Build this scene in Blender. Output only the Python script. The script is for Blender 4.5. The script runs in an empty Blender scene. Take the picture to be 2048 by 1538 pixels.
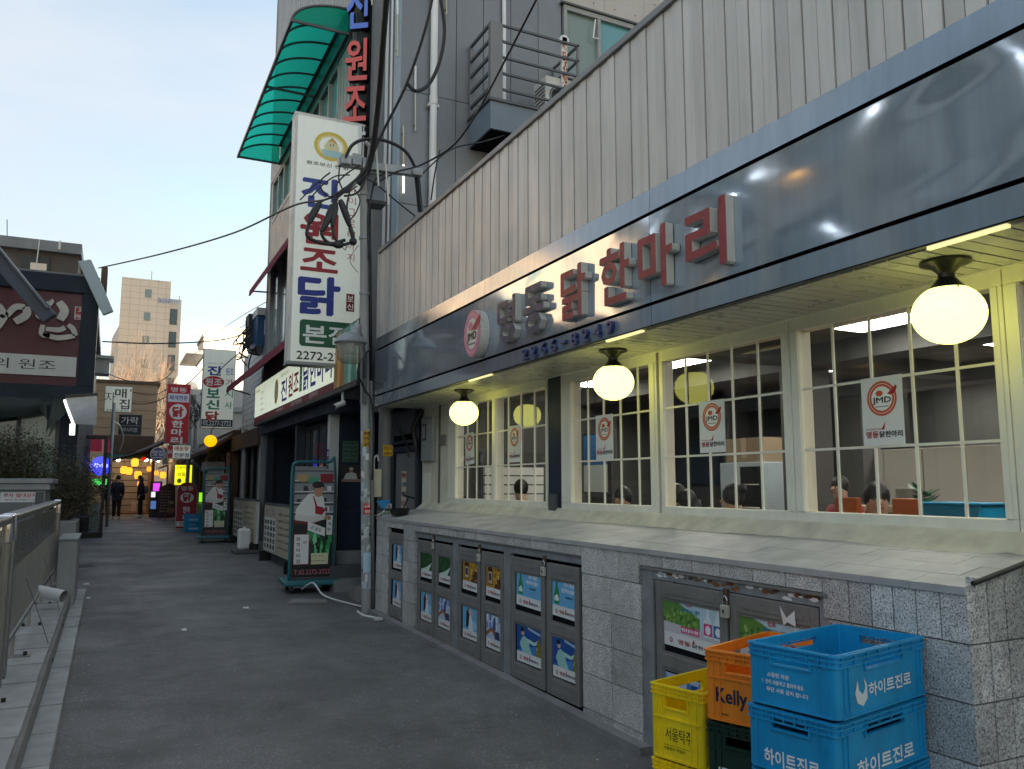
import bpy, math, random
from mathutils import Vector, Matrix, noise as mnoise
R = math.radians
sc = bpy.context.scene
col = sc.collection
random.seed(7)

# ------------------------------------------------------------------ camera, sky, sun, exposure
FPX, PITCH, YAW, EYE = 1630.0, R(7.03), R(26.17), 1.6
cd = bpy.data.cameras.new('camera'); cam = bpy.data.objects.new('camera', cd); col.objects.link(cam)
cd.sensor_fit = 'HORIZONTAL'; cd.sensor_width = 36.0; cd.lens = 36.0 * FPX / 2048.0
cd.clip_start = 0.05; cd.clip_end = 2000
cam.location = (0, 0, EYE); cam.rotation_euler = (math.pi / 2 + PITCH, 0, -YAW)
sc.camera = cam
sc.view_settings.view_transform = 'Standard'; sc.view_settings.look = 'None'
sc.view_settings.gamma = 1.0; sc.view_settings.use_curve_mapping = False
sc.view_settings.exposure = 3.46
SUN_EL, SUN_AZ = R(5), R(231)           # low winter sun behind the left-hand roofs
w = bpy.data.worlds.new('World'); sc.world = w; w.use_nodes = True
sc.cycles.max_bounces = 14; sc.cycles.diffuse_bounces = 8
nt = w.node_tree; L = nt.links; N = nt.nodes
sky = N.new('ShaderNodeTexSky'); sky.sky_type = 'NISHITA'; sky.sun_disc = False
sky.sun_elevation = SUN_EL; sky.sun_rotation = SUN_AZ; sky.altitude = 50
sky.air_density = 1.0; sky.dust_density = .1; sky.ozone_density = 1.2
tc = N.new('ShaderNodeTexCoord')
mp = N.new('ShaderNodeMapping'); mp.inputs['Scale'].default_value = (1.2, 1.2, 4.5); mp.inputs['Location'].default_value = (3.3, 1.7, .4)
L.new(tc.outputs['Generated'], mp.inputs['Vector'])
nz = N.new('ShaderNodeTexNoise'); nz.inputs['Scale'].default_value = 1.15; nz.inputs['Detail'].default_value = 7; nz.inputs['Roughness'].default_value = .52
L.new(mp.outputs[0], nz.inputs['Vector'])
cr = N.new('ShaderNodeValToRGB'); cr.color_ramp.elements[0].position = .40; cr.color_ramp.elements[1].position = .68
cr.color_ramp.elements[0].color = (.25, .25, .25, 1); cr.color_ramp.elements[1].color = (.95, .95, .95, 1)
L.new(nz.outputs['Fac'], cr.inputs['Fac'])
mx = N.new('ShaderNodeMix'); mx.data_type = 'RGBA'
L.new(cr.outputs[0], mx.inputs['Factor']); L.new(sky.outputs[0], mx.inputs['A']);  mx.inputs['B'].default_value = (1.50, 1.58, 1.72, 1)
bg = N['Background']; L.new(mx.outputs['Result'], bg.inputs['Color']); bg.inputs['Strength'].default_value = .05
sl = bpy.data.lights.new('sun', 'SUN'); so = bpy.data.objects.new('sun', sl); col.objects.link(so)
sl.energy = 3.2; sl.angle = R(.5); sl.color = (1, .80, .58)
sd = Vector((math.sin(SUN_AZ) * math.cos(SUN_EL), math.cos(SUN_AZ) * math.cos(SUN_EL), math.sin(SUN_EL)))
so.rotation_euler = sd.to_track_quat('Z', 'Y').to_euler(); so.location = sd * 60

# ------------------------------------------------------------------ helpers
_fw = Vector((math.sin(YAW) * math.cos(PITCH), math.cos(YAW) * math.cos(PITCH), math.sin(PITCH)))
_rt = Vector((math.cos(YAW), -math.sin(YAW), 0)); _up = _rt.cross(_fw)
def P(x, y, X=None, Y=None, Z=None):
    """point of the place seen at photo pixel x, y on the plane X=, Y= or Z= of the survey"""
    d = _fw + _rt * ((x - 1024) / FPX) + _up * ((769 - y) / FPX)
    t = X / d.x if X is not None else Y / d.y if Y is not None else (Z - EYE) / d.z
    return Vector((0, 0, EYE)) + d * t
def gz(y): return .008 * min(max(0, y - 3), 45)

def lin(h):
    h = h.lstrip('#'); o = []
    for i in (0, 2, 4):
        c = int(h[i:i + 2], 16) / 255; o.append(c / 12.92 if c <= .04045 else ((c + .055) / 1.055) ** 2.4)
    return tuple(o) + (1,)
MATS = {}
def pbr(name, c, rough=.6, metal=0., var=0., ns=3., na=.12, bump=0., bs=60., streak=0., spec=.5, trans=0.):
    m = bpy.data.materials.new(name); m.use_nodes = True; nt = m.node_tree; N = nt.nodes; L = nt.links
    b = N['Principled BSDF']; b.inputs['Roughness'].default_value = rough; b.inputs['Metallic'].default_value = metal
    b.inputs['Specular IOR Level'].default_value = spec
    geo = N.new('ShaderNodeNewGeometry')
    def noise(scale, detail=4, vec=None, rg=.55):
        n = N.new('ShaderNodeTexNoise'); n.inputs['Scale'].default_value = scale; n.inputs['Detail'].default_value = detail
        n.inputs['Roughness'].default_value = rg; L.new(vec or geo.outputs['Position'], n.inputs['Vector']); return n.outputs['Fac']
    def rng(s, a, b_, lo=.25, hi=.75):
        r = N.new('ShaderNodeMapRange'); r.inputs['From Min'].default_value = lo; r.inputs['From Max'].default_value = hi
        r.inputs['To Min'].default_value = a; r.inputs['To Max'].default_value = b_; L.new(s, r.inputs['Value']); return r.outputs['Result']
    def mul(a, c_):
        x = N.new('ShaderNodeMath'); x.operation = 'MULTIPLY'; L.new(a, x.inputs[0])
        if isinstance(c_, float): x.inputs[1].default_value = c_
        else: L.new(c_, x.inputs[1])
        return x.outputs[0]
    n1 = noise(ns); f = rng(n1, 1 - na, 1 + na)
    if var:
        oi = N.new('ShaderNodeObjectInfo'); f = mul(f, rng(oi.outputs['Random'], 1 - var, 1 + var, 0, 1))
    if streak:
        mp = N.new('ShaderNodeMapping'); mp.inputs['Scale'].default_value = (9, 9, .7); L.new(geo.outputs['Position'], mp.inputs['Vector'])
        f = mul(f, rng(noise(1.6, 6, mp.outputs[0], .65), 1 - streak, 1 + streak * .6))
    vm = N.new('ShaderNodeVectorMath'); vm.operation = 'SCALE'; vm.inputs[0].default_value = c[:3]; L.new(f, vm.inputs['Scale'])
    L.new(vm.outputs[0], b.inputs['Base Color'])
    L.new(rng(noise(ns * 2.3), max(.02, rough - .08), min(1, rough + .1)), b.inputs['Roughness'])
    if bump:
        bp = N.new('ShaderNodeBump'); bp.inputs['Strength'].default_value = bump; bp.inputs['Distance'].default_value = .01
        L.new(noise(bs, 5), bp.inputs['Height']); L.new(bp.outputs[0], b.inputs['Normal'])
    if trans: b.inputs['Transmission Weight'].default_value = trans
    return m
def emit(name, c, s):
    m = bpy.data.materials.new(name); m.use_nodes = True; b = m.node_tree.nodes['Principled BSDF']
    b.inputs['Base Color'].default_value = c; b.inputs['Emission Color'].default_value = c; b.inputs['Emission Strength'].default_value = s * .108
    b.inputs['Roughness'].default_value = .4
    return m
SPEC = dict(
    cladding=dict(c=(.56, .545, .52), rough=.45, metal=.10, var=.10, ns=1.2, na=.10, streak=.16),
    fasciatop=dict(c=(.30, .35, .40), rough=.16, metal=.6, ns=.8, na=.08, streak=.14), fascia=dict(c=(.46, .52, .58), rough=.05, metal=.62, ns=.8, na=.08, streak=.14, spec=.8),
    cream=dict(c=(.82, .79, .67), rough=.45, ns=4, na=.08, streak=.08),
    creamwall=dict(c=(.66, .62, .48), rough=.8, ns=2.5, na=.16, streak=.14, bump=.25, bs=40),
    soffit=dict(c=(.50, .49, .43), rough=.3, var=.06, ns=3, na=.10),
    mortar=dict(c=(.60, .56, .45), rough=.9, ns=6, na=.22, bump=.5, bs=25),
    ledge=dict(c=(.40, .395, .38), rough=.5, var=.07, ns=5, na=.22, bump=.12, bs=90),
    dark=dict(c=(.010, .010, .012), rough=.9, spec=.05), black=dict(c=(.012, .012, .013), rough=.35),
    navy=dict(c=(.020, .030, .055), rough=.5, ns=2, na=.2, spec=.25), framenavy=dict(c=(.022, .032, .045), rough=.55, ns=2, na=.15, spec=.2), beamblue=dict(c=(.07, .085, .11), rough=.5, ns=2, na=.12), paleteal=dict(c=(.40, .48, .49), rough=.4, ns=2, na=.06), greybrown=dict(c=(.085, .072, .062), rough=.8, ns=1, na=.12), navyp=dict(c=(.018, .026, .045), rough=.35, var=.2), offblue=dict(c=(.13, .17, .21), rough=.5, ns=1, na=.15), offglass=dict(c=(.20, .26, .31), rough=.25, ns=1, na=.25),
    doorm=dict(c=(.20, .19, .175), rough=.42, ns=5, na=.15, streak=.08),
    galv=dict(c=(.30, .32, .33), rough=.45, metal=.3, ns=8, na=.25, streak=.15), rust=dict(c=(.20, .085, .035), rough=.9, ns=20, na=.5, bump=.5),
    steel=dict(c=(.32, .312, .30), rough=.36, metal=.75, ns=3, na=.12, streak=.10), chrome=dict(c=(.75, .76, .78), rough=.08, metal=1.),
    brass=dict(c=(.5, .42, .26), rough=.35, metal=.8),
    panel=dict(c=(.20, .212, .225), rough=.4, metal=.25, var=.07, ns=.7, na=.10, streak=.06),
    paleblue=dict(c=(.28, .36, .42), rough=.5, ns=2, na=.1, streak=.1), bluegrey=dict(c=(.16, .20, .24), rough=.5, ns=2, na=.12, streak=.1),
    concrete=dict(c=(.46, .43, .40), rough=.75, var=.04, ns=2, na=.10, streak=.08, bump=.1),
    kerbc=dict(c=(.38, .385, .38), rough=.8, var=.08, ns=5, na=.22, bump=.3, bs=50), kerbd=dict(c=(.22, .22, .215), rough=.85, ns=4, na=.25, bump=.3),
    white=dict(c=(.74, .74, .72), rough=.45, ns=3, na=.06), offwhite=dict(c=(.62, .62, .58), rough=.5, ns=3, na=.1, streak=.08),
    signface=dict(c=(.74, .75, .73), rough=.22, ns=1.5, na=.05, streak=.05), letterside=dict(c=(.55, .52, .46), rough=.5, na=.15),
    redlet=dict(c=(.26, .028, .035), rough=.45, ns=6, na=.2), navylet=dict(c=(.03, .042, .09), rough=.45, ns=6, na=.2), bluelet=dict(c=(.03, .05, .16), rough=.4),
    paper=dict(c=(.76, .76, .73), rough=.7, ns=8, na=.05),
    greypaint=dict(c=(.31, .315, .31), rough=.55, ns=3, na=.12, streak=.1), greydark=dict(c=(.085, .09, .095), rough=.5, ns=3, na=.15),
    midgrey=dict(c=(.18, .185, .19), rough=.5, ns=2, na=.12, streak=.1),
    ribs=dict(c=(.21, .22, .225), rough=.45, metal=.2, var=.07, ns=2, na=.1, streak=.1),
    teal=dict(c=(.02, .155, .17), rough=.4, ns=4, na=.12), maroon=dict(c=(.10, .022, .028), rough=.5, ns=1.5, na=.14, streak=.08),
    fabricred=dict(c=(.19, .03, .05), rough=.8, ns=9, na=.2, streak=.2), tarp=dict(c=(.028, .042, .040), rough=.75, ns=3, na=.2),
    beige=dict(c=(.74, .64, .52), rough=.75, var=.015, ns=.5, na=.04), cardboard=dict(c=(.27, .20, .13), rough=.8, ns=3, na=.1), beigesun=dict(c=(.50, .37, .27), rough=.8, ns=.3, na=.06), beigedk=dict(c=(.40, .31, .23), rough=.8, ns=.5, na=.08),
    brownwall=dict(c=(.30, .21, .14), rough=.8, var=.06, ns=1, na=.12), brown=dict(c=(.085, .05, .03), rough=.7, ns=4, na=.25),
    trunk=dict(c=(.14, .10, .075), rough=.9, ns=12, na=.3), twig=dict(c=(.12, .085, .06), rough=.9),
    skin=dict(c=(.50, .31, .22), rough=.55), hair=dict(c=(.012, .010, .010), rough=.5), clothdk=dict(c=(.016, .018, .026), rough=.9), clothbk=dict(c=(.012, .012, .013), rough=.9),
    lock=dict(c=(.62, .60, .50), rough=.35, metal=.4), rubber=dict(c=(.014, .014, .017), rough=.5),
    cblue=dict(c=(.008, .29, .57), rough=.40, ns=7, na=.16, streak=.10, bump=.06, bs=40), corange=dict(c=(.86, .25, .016), rough=.40, ns=7, na=.14, streak=.10, bump=.06, bs=40),
    cyellow=dict(c=(.90, .66, .008), rough=.40, ns=7, na=.14, streak=.10, bump=.06, bs=40), cgreen=dict(c=(.008, .035, .022), rough=.4, ns=5, na=.15),
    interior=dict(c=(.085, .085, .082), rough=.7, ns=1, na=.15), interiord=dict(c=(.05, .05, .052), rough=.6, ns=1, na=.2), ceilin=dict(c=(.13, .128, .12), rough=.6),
    wood=dict(c=(.22, .12, .055), rough=.5, ns=6, na=.25), fridge=dict(c=(.35, .42, .48), rough=.35), stool=dict(c=(.04, .03, .025), rough=.5),
    oppo=dict(c=(.42, .43, .44), rough=.7, ns=.8, na=.2, streak=.1), oppow=dict(c=(.42, .40, .37), rough=.7, ns=1, na=.1),
)
def m(k):
    if k in MATS: return MATS[k]
    if k[0] == '#': r = pbr('ink', lin(k[:7]), .45 if len(k) == 7 else .2, ns=5, na=.05)
    elif k.startswith('e:'):
        _, h, s = k.split(':'); r = emit('glow', lin(h), float(s))
    else: r = pbr(k, **SPEC[k])
    MATS[k] = r; return r
for k_, s_ in (('signface', .013), ('signlit', .045)):
    x_ = pbr(k_, **SPEC['signface']); x_.node_tree.nodes['Principled BSDF'].inputs['Emission Color'].default_value = (.88, .97, .74, 1); x_.node_tree.nodes['Principled BSDF'].inputs['Emission Strength'].default_value = s_; MATS[k_] = x_
def newmat(k):
    x = bpy.data.materials.new(k); x.use_nodes = True; MATS[k] = x
    N = x.node_tree.nodes; return x, N, x.node_tree.links, N['Principled BSDF'], N['Material Output']

# glass pane: mirror over clear by Fresnel
x, N, L, b, out = newmat('glass')
tr = N.new('ShaderNodeBsdfTransparent'); tr.inputs[0].default_value = (.80, .84, .82, 1); gl = N.new('ShaderNodeBsdfGlossy'); gl.inputs['Roughness'].default_value = .012
fr = N.new('ShaderNodeFresnel'); fr.inputs['IOR'].default_value = 1.72; ms = N.new('ShaderNodeMixShader')
L.new(fr.outputs[0], ms.inputs[0]); L.new(tr.outputs[0], ms.inputs[1]); L.new(gl.outputs[0], ms.inputs[2]); L.new(ms.outputs[0], out.inputs[0])
# lamp dome glass
x, N, L, b, out = newmat('lampglass')
tr = N.new('ShaderNodeBsdfTransparent'); tr.inputs[0].default_value = (.78, .78, .74, 1); gl = N.new('ShaderNodeBsdfPrincipled'); gl.inputs['Base Color'].default_value = (.55, .55, .5, 1); gl.inputs['Roughness'].default_value = .15
ms = N.new('ShaderNodeMixShader'); ms.inputs[0].default_value = .3
L.new(tr.outputs[0], ms.inputs[1]); L.new(gl.outputs[0], ms.inputs[2]); L.new(ms.outputs[0], out.inputs[0])
# dark window glass (opaque interior)
x, N, L, b, out = newmat('dglass'); b.inputs['Base Color'].default_value = (.035, .05, .055, 1); b.inputs['Roughness'].default_value = .04; b.inputs['IOR'].default_value = 1.7
x, N, L, b, out = newmat('tglass'); b.inputs['Base Color'].default_value = (.10, .30, .32, 1); b.inputs['Roughness'].default_value = .05; b.inputs['IOR'].default_value = 1.8
x, N, L, b, out = newmat('cglass'); b.inputs['Base Color'].default_value = (.20, .26, .24, 1); b.inputs['Roughness'].default_value = .12; b.inputs['IOR'].default_value = 1.6
# green polycarbonate
x, N, L, b, out = newmat('polycarb')
tl = N.new('ShaderNodeBsdfTranslucent'); tl.inputs[0].default_value = (.02, .62, .46, 1); b.inputs['Base Color'].default_value = (.01, .42, .32, 1); b.inputs['Roughness'].default_value = .25
tp = N.new('ShaderNodeBsdfTransparent'); tp.inputs[0].default_value = (.05, .75, .56, 1)
m1 = N.new('ShaderNodeMixShader'); m1.inputs[0].default_value = .55; m2 = N.new('ShaderNodeMixShader'); m2.inputs[0].default_value = .25
L.new(b.outputs[0], m1.inputs[1]); L.new(tl.outputs[0], m1.inputs[2]); L.new(m1.outputs[0], m2.inputs[1]); L.new(tp.outputs[0], m2.inputs[2]); L.new(m2.outputs[0], out.inputs[0])
# foliage
x, N, L, b, out = newmat('leaf')
b.inputs['Roughness'].default_value = .6; geo = N.new('ShaderNodeNewGeometry'); ri = N.new('ShaderNodeValToRGB')
ri.color_ramp.elements[0].color = (.045, .042, .022, 1); ri.color_ramp.elements[1].color = (.13, .105, .05, 1); e = ri.color_ramp.elements.new(.6); e.color = (.065, .07, .032, 1)
L.new(geo.outputs['Random Per Island'], ri.inputs[0]); L.new(ri.outputs[0], b.inputs['Base Color'])
# asphalt
x, N, L, b, out = newmat('asphalt')
geo = N.new('ShaderNodeNewGeometry'); pos = geo.outputs['Position']
def NZ(s, d=4, r=.55):
    n = N.new('ShaderNodeTexNoise'); n.inputs['Scale'].default_value = s; n.inputs['Detail'].default_value = d; n.inputs['Roughness'].default_value = r; L.new(pos, n.inputs['Vector']); return n.outputs['Fac']
def MR(s, lo, hi, a, b_):
    r = N.new('ShaderNodeMapRange'); r.inputs['From Min'].default_value = lo; r.inputs['From Max'].default_value = hi; r.inputs['To Min'].default_value = a; r.inputs['To Max'].default_value = b_; L.new(s, r.inputs['Value']); return r.outputs['Result']
def MU(a, c):
    k = N.new('ShaderNodeMath'); k.operation = 'MULTIPLY'; L.new(a, k.inputs[0]); L.new(c, k.inputs[1]); return k.outputs[0]
vo = N.new('ShaderNodeTexVoronoi'); vo.inputs['Scale'].default_value = 95; L.new(pos, vo.inputs['Vector'])
sp = MR(vo.outputs['Color'], .80, .97, 1., 2.2)
vc = N.new('ShaderNodeTexVoronoi'); vc.feature = 'DISTANCE_TO_EDGE'; vc.inputs['Scale'].default_value = .42
wp = N.new('ShaderNodeVectorMath'); wp.operation = 'ADD'; wn = N.new('ShaderNodeTexNoise'); wn.inputs['Scale'].default_value = 2.2; wn.inputs['Detail'].default_value = 5; L.new(pos, wn.inputs['Vector'])
ws = N.new('ShaderNodeVectorMath'); ws.operation = 'SCALE'; ws.inputs['Scale'].default_value = .55; L.new(wn.outputs['Color'], ws.inputs[0]); L.new(pos, wp.inputs[0]); L.new(ws.outputs[0], wp.inputs[1]); L.new(wp.outputs[0], vc.inputs['Vector'])
crk = MR(vc.outputs['Distance'], .0, .006, .80, 1.)
f = MU(MU(MU(MU(MU(MR(NZ(.55, 5), .3, .7, .68, 1.30), MR(NZ(4.5, 6, .7), .3, .7, .82, 1.18)), MR(NZ(1.4, 3, .5), .56, .66, 1., .80)), crk), MR(NZ(140, 2), .3, .7, .70, 1.3)), sp)
cc = N.new('ShaderNodeVectorMath'); cc.operation = 'SCALE'; cc.inputs[0].default_value = (.133, .133, .133); L.new(f, cc.inputs['Scale']); L.new(cc.outputs[0], b.inputs['Base Color'])
L.new(MR(NZ(.9, 5), .35, .65, .50, .80), b.inputs['Roughness'])
bp = N.new('ShaderNodeBump'); bp.inputs['Strength'].default_value = .55; bp.inputs['Distance'].default_value = .006; L.new(NZ(170, 3), bp.inputs['Height']); L.new(bp.outputs[0], b.inputs['Normal'])
# granite tiles
x, N, L, b, out = newmat('granite')
geo = N.new('ShaderNodeNewGeometry'); pos = geo.outputs['Position']
oi = N.new('ShaderNodeObjectInfo')
rp = N.new('ShaderNodeValToRGB'); E_ = rp.color_ramp.elements; E_[0].position = .36; E_[0].color = (.10, .097, .092, 1); E_[1].position = .62; E_[1].color = (.74, .72, .68, 1)
e = E_.new(.46); e.color = (.45, .44, .415, 1)
L.new(NZ(120, 3, .7), rp.inputs[0])
f = MU(MU(MR(oi.outputs['Random'], 0, 1, .80, 1.15), MR(NZ(2.2, 4), .3, .7, .85, 1.15)), MR(NZ(14, 4), .3, .7, .85, 1.15))
cc = N.new('ShaderNodeVectorMath'); cc.operation = 'SCALE'; L.new(rp.outputs[0], cc.inputs[0]); L.new(f, cc.inputs['Scale']); L.new(cc.outputs[0], b.inputs['Base Color'])
b.inputs['Roughness'].default_value = .55
bp = N.new('ShaderNodeBump'); bp.inputs['Strength'].default_value = .7; bp.inputs['Distance'].default_value = .006; L.new(NZ(125, 3, .7), bp.inputs['Height']); L.new(bp.outputs[0], b.inputs['Normal'])

class F:
    """a flat working frame: origin, right, up; normal points at the viewer"""
    def __init__(s, o, u=(1, 0, 0), v=(0, 0, 1)):
        s.o = Vector(o); s.u = Vector(u).normalized(); s.v = Vector(v).normalized(); s.n = s.u.cross(s.v)
    def p(s, a, b, c=0.): return s.o + s.u * a + s.v * b + s.n * c
def FX(x, y, z): return F((x, y, z), (0, -1, 0), (0, 0, 1))     # faces the street from the right-hand side
def FY(x, y, z): return F((x, y, z))                            # faces the camera end of the street
GLY = {}
def glyph(s, bold):
    k = (s, bold)
    if k not in GLY:
        c = bpy.data.curves.new('t', 'FONT'); c.body = s; c.resolution_u = 2; c.offset = bold; c.fill_mode = 'FRONT'
        o = bpy.data.objects.new('t', c); me = bpy.data.meshes.new_from_object(o)
        vs = [(v.co.x, v.co.y) for v in me.vertices]; fs = [tuple(p.vertices) for p in me.polygons]
        ec = {}
        for f_ in fs:
            for i in range(len(f_)):
                a, b_ = f_[i], f_[(i + 1) % len(f_)]; ec[(a, b_)] = 1
        ed = [(a, b_) for (a, b_) in ec if (b_, a) not in ec]
        xs = [v[0] for v in vs] or [0]; ys = [v[1] for v in vs] or [0]
        GLY[k] = (vs, fs, ed, min(xs), max(xs), min(ys), max(ys))
        bpy.data.objects.remove(o); bpy.data.curves.remove(c); bpy.data.meshes.remove(me)
    return GLY[k]
ORG = {}
class MB:
    def __init__(s): s.v = []; s.f = []; s.k = []; s.ms = []
    def mi(s, k):
        if k not in s.ms: s.ms.append(k)
        return s.ms.index(k)
    def add(s, vs, fs, k):
        o = len(s.v); s.v += [Vector(q) for q in vs]; i = s.mi(k)
        for f_ in fs: s.f.append(tuple(o + j for j in f_)); s.k.append(i)
        return s
    def quad(s, a, b, c, d, k): return s.add([a, b, c, d], [(0, 1, 2, 3)], k)
    def box(s, a, b, k):
        x0, y0, z0 = [min(a[i], b[i]) for i in range(3)]; x1, y1, z1 = [max(a[i], b[i]) for i in range(3)]
        return s.add([(x0, y0, z0), (x1, y0, z0), (x1, y1, z0), (x0, y1, z0), (x0, y0, z1), (x1, y0, z1), (x1, y1, z1), (x0, y1, z1)],
                     [(0, 3, 2, 1), (4, 5, 6, 7), (0, 1, 5, 4), (1, 2, 6, 5), (2, 3, 7, 6), (3, 0, 4, 7)], k)
    def fbox(s, fr, a0, b0, a1, b1, c0, c1, k):
        vs = [fr.p(a, b, c) for c in (c0, c1) for a, b in ((a0, b0), (a1, b0), (a1, b1), (a0, b1))]
        return s.add(vs, [(0, 3, 2, 1), (4, 5, 6, 7), (0, 1, 5, 4), (1, 2, 6, 5), (2, 3, 7, 6), (3, 0, 4, 7)], k)
    def bar(s, p, q, w_, h, k, up=(0, 0, 1)):
        p = Vector(p); q = Vector(q); d = (q - p).normalized(); sd = d.cross(Vector(up))
        if sd.length < 1e-4: sd = d.cross(Vector((0, 1, 0)))
        sd.normalize(); u = sd.cross(d); vs = []
        for e_ in (p, q):
            for a, b in ((-1, -1), (1, -1), (1, 1), (-1, 1)): vs.append(e_ + sd * a * w_ / 2 + u * b * h / 2)
        return s.add(vs, [(0, 1, 2, 3), (7, 6, 5, 4), (0, 4, 5, 1), (1, 5, 6, 2), (2, 6, 7, 3), (3, 7, 4, 0)], k)
    def tube(s, pts, r, k, n=8, caps=True):
        pts = [Vector(p) for p in pts]; rs = r if isinstance(r, (list, tuple)) else [r] * len(pts); vs = []; ref = Vector((.123, .31, .94))
        for i, p in enumerate(pts):
            d = (pts[min(i + 1, len(pts) - 1)] - pts[max(i - 1, 0)]).normalized(); a = d.cross(ref)
            if a.length < .05: a = d.cross(Vector((1, 0, 0)))
            a.normalize(); b = d.cross(a)
            for j in range(n): t = 2 * math.pi * j / n; vs.append(p + (a * math.cos(t) + b * math.sin(t)) * rs[i])
        fs = [(i * n + j, i * n + (j + 1) % n, (i + 1) * n + (j + 1) % n, (i + 1) * n + j) for i in range(len(pts) - 1) for j in range(n)]
        if caps: fs += [tuple(range(n))[::-1], tuple(range((len(pts) - 1) * n, len(pts) * n))]
        return s.add(vs, fs, k)
    def lathe(s, prof, c, k, n=24, sx=1, sy=1):
        c = Vector(c); vs = [c + Vector((r * math.cos(2 * math.pi * j / n) * sx, r * math.sin(2 * math.pi * j / n) * sy, z)) for r, z in prof for j in range(n)]
        fs = [(i * n + j, i * n + (j + 1) % n, (i + 1) * n + (j + 1) % n, (i + 1) * n + j) for i in range(len(prof) - 1) for j in range(n)]
        fs += [tuple(range(n))[::-1], tuple(range((len(prof) - 1) * n, len(prof) * n))]
        return s.add(vs, fs, k)
    def ball(s, c, r, k, n=16, sx=1, sy=1, sz=1):
        return s.lathe([(r * max(.02, math.sin(math.pi * i / (n // 2))), -r * sz * math.cos(math.pi * i / (n // 2))) for i in range(n // 2 + 1)], c, k, n, sx, sy)
    def poly(s, fr, pts, k, c=.001): return s.add([fr.p(a, b, c) for a, b in pts], [tuple(range(len(pts)))], k)
    def rect(s, fr, a0, b0, a1, b1, k, c=.001): return s.poly(fr, [(a0, b0), (a1, b0), (a1, b1), (a0, b1)], k, c)
    def ell(s, fr, a, b, ra, rb, k, c=.001, n=28, t0=0, t1=2 * math.pi):
        return s.poly(fr, [(a + ra * math.cos(t0 + (t1 - t0) * i / n), b + rb * math.sin(t0 + (t1 - t0) * i / n)) for i in range(n)], k, c)
    def ring(s, fr, a, b, ra, rb, ia, ib, k, c=.001, n=32):
        vs = [fr.p(a + x_ * math.cos(2 * math.pi * i / n), b + y_ * math.sin(2 * math.pi * i / n), c) for x_, y_ in ((ra, rb), (ia, ib)) for i in range(n)]
        return s.add(vs, [(i, (i + 1) % n, n + (i + 1) % n, n + i) for i in range(n)], k)
    def ext(s, fr, pts, c0, c1, k, k2=None):
        n = len(pts); a = sum(pts[i][0] * pts[(i + 1) % n][1] - pts[(i + 1) % n][0] * pts[i][1] for i in range(n))
        if a < 0: pts = pts[::-1]
        vs = [fr.p(a_, b_, c0) for a_, b_ in pts] + [fr.p(a_, b_, c1) for a_, b_ in pts]
        s.add(vs, [tuple(range(n, 2 * n))], k); s.add(vs, [tuple(range(n))[::-1]] + [(i, (i + 1) % n, n + (i + 1) % n, n + i) for i in range(n)], k2 or k); return s
    def text(s, t, fr, a, b, h, k, w_=None, depth=0., c=.0015, bold=.012, k2=None):
        """lettering centred on (a, b), h tall and w_ wide"""
        fat = max(0, bold - (0 if t.isascii() and bold > .013 else .012)); vs, fs, ed, x0, x1, y0, y1 = glyph(t, 0. if t.isascii() else min(bold, .012)); sy = h / max(1e-6, y1 - y0); sx = w_ / max(1e-6, x1 - x0) if w_ else sy
        q = [(a + (x_ - (x0 + x1) / 2) * sx, b + (y_ - (y0 + y1) / 2) * sy) for x_, y_ in vs]
        for j, (dx, dy) in enumerate(((0, 0),) if fat == 0 else ((0, 0), (1, .28), (-1, -.33), (.35, 1), (-.41, -1))):
            e_ = fat * h * .8; cj = c + depth + j * 2.2e-4
            s.add([fr.p(x_ + dx * e_, y_ + dy * e_, cj) for x_, y_ in q], fs, k)
            if depth: s.add([fr.p(x_ + dx * e_, y_ + dy * e_, cc_) for cc_ in (c, cj) for x_, y_ in q], [(a_, b_, len(q) + b_, len(q) + a_) for a_, b_ in ed], k2 or k)
        return s
    def build(s, name, parent=None, smooth=False, bevel=0., origin=None):
        if origin is None:
            xs = [[v[i] for v in s.v] for i in range(3)]; origin = Vector(((min(xs[0]) + max(xs[0])) / 2, (min(xs[1]) + max(xs[1])) / 2, min(xs[2])))
        origin = Vector(origin); me = bpy.data.meshes.new(name); me.from_pydata([v - origin for v in s.v], [], s.f)
        for k in s.ms: me.materials.append(m(k))
        me.polygons.foreach_set('material_index', s.k)
        if smooth: me.polygons.foreach_set('use_smooth', [True] * len(me.polygons))
        me.update(); o = bpy.data.objects.new(name, me); col.objects.link(o); ORG[o.name] = origin
        if smooth == 2:
            e_ = o.modifiers.new('e', 'EDGE_SPLIT'); e_.split_angle = R(40)
        if bevel:
            bv = o.modifiers.new('bevel', 'BEVEL'); bv.width = bevel; bv.segments = 2; bv.limit_method = 'ANGLE'; bv.angle_limit = R(40)
        if parent: o.parent = parent; o.location = origin - ORG[parent.name]
        else: o.location = origin
        return o
def tag(o, label=None, cat=None, group=None, kind=None):
    for k, v in (('label', label), ('category', cat), ('group', group), ('kind', kind)):
        if v: o[k] = v
    return o
def thing(name, loc, label, cat, group=None):
    o = bpy.data.objects.new(name, None); o.empty_display_size = .2; col.objects.link(o); o.location = loc; ORG[o.name] = Vector(loc)
    return tag(o, label, cat, group)
def kids(o): return [c for c in bpy.data.objects if c.parent == o]
def copy_tree(o, parent=None):
    c = o.copy(); col.objects.link(c); c.parent = parent
    if o.name in ORG: ORG[c.name] = ORG[o.name]
    for ch in kids(o): copy_tree(ch, c)
    return c
UNIT = {}
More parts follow.
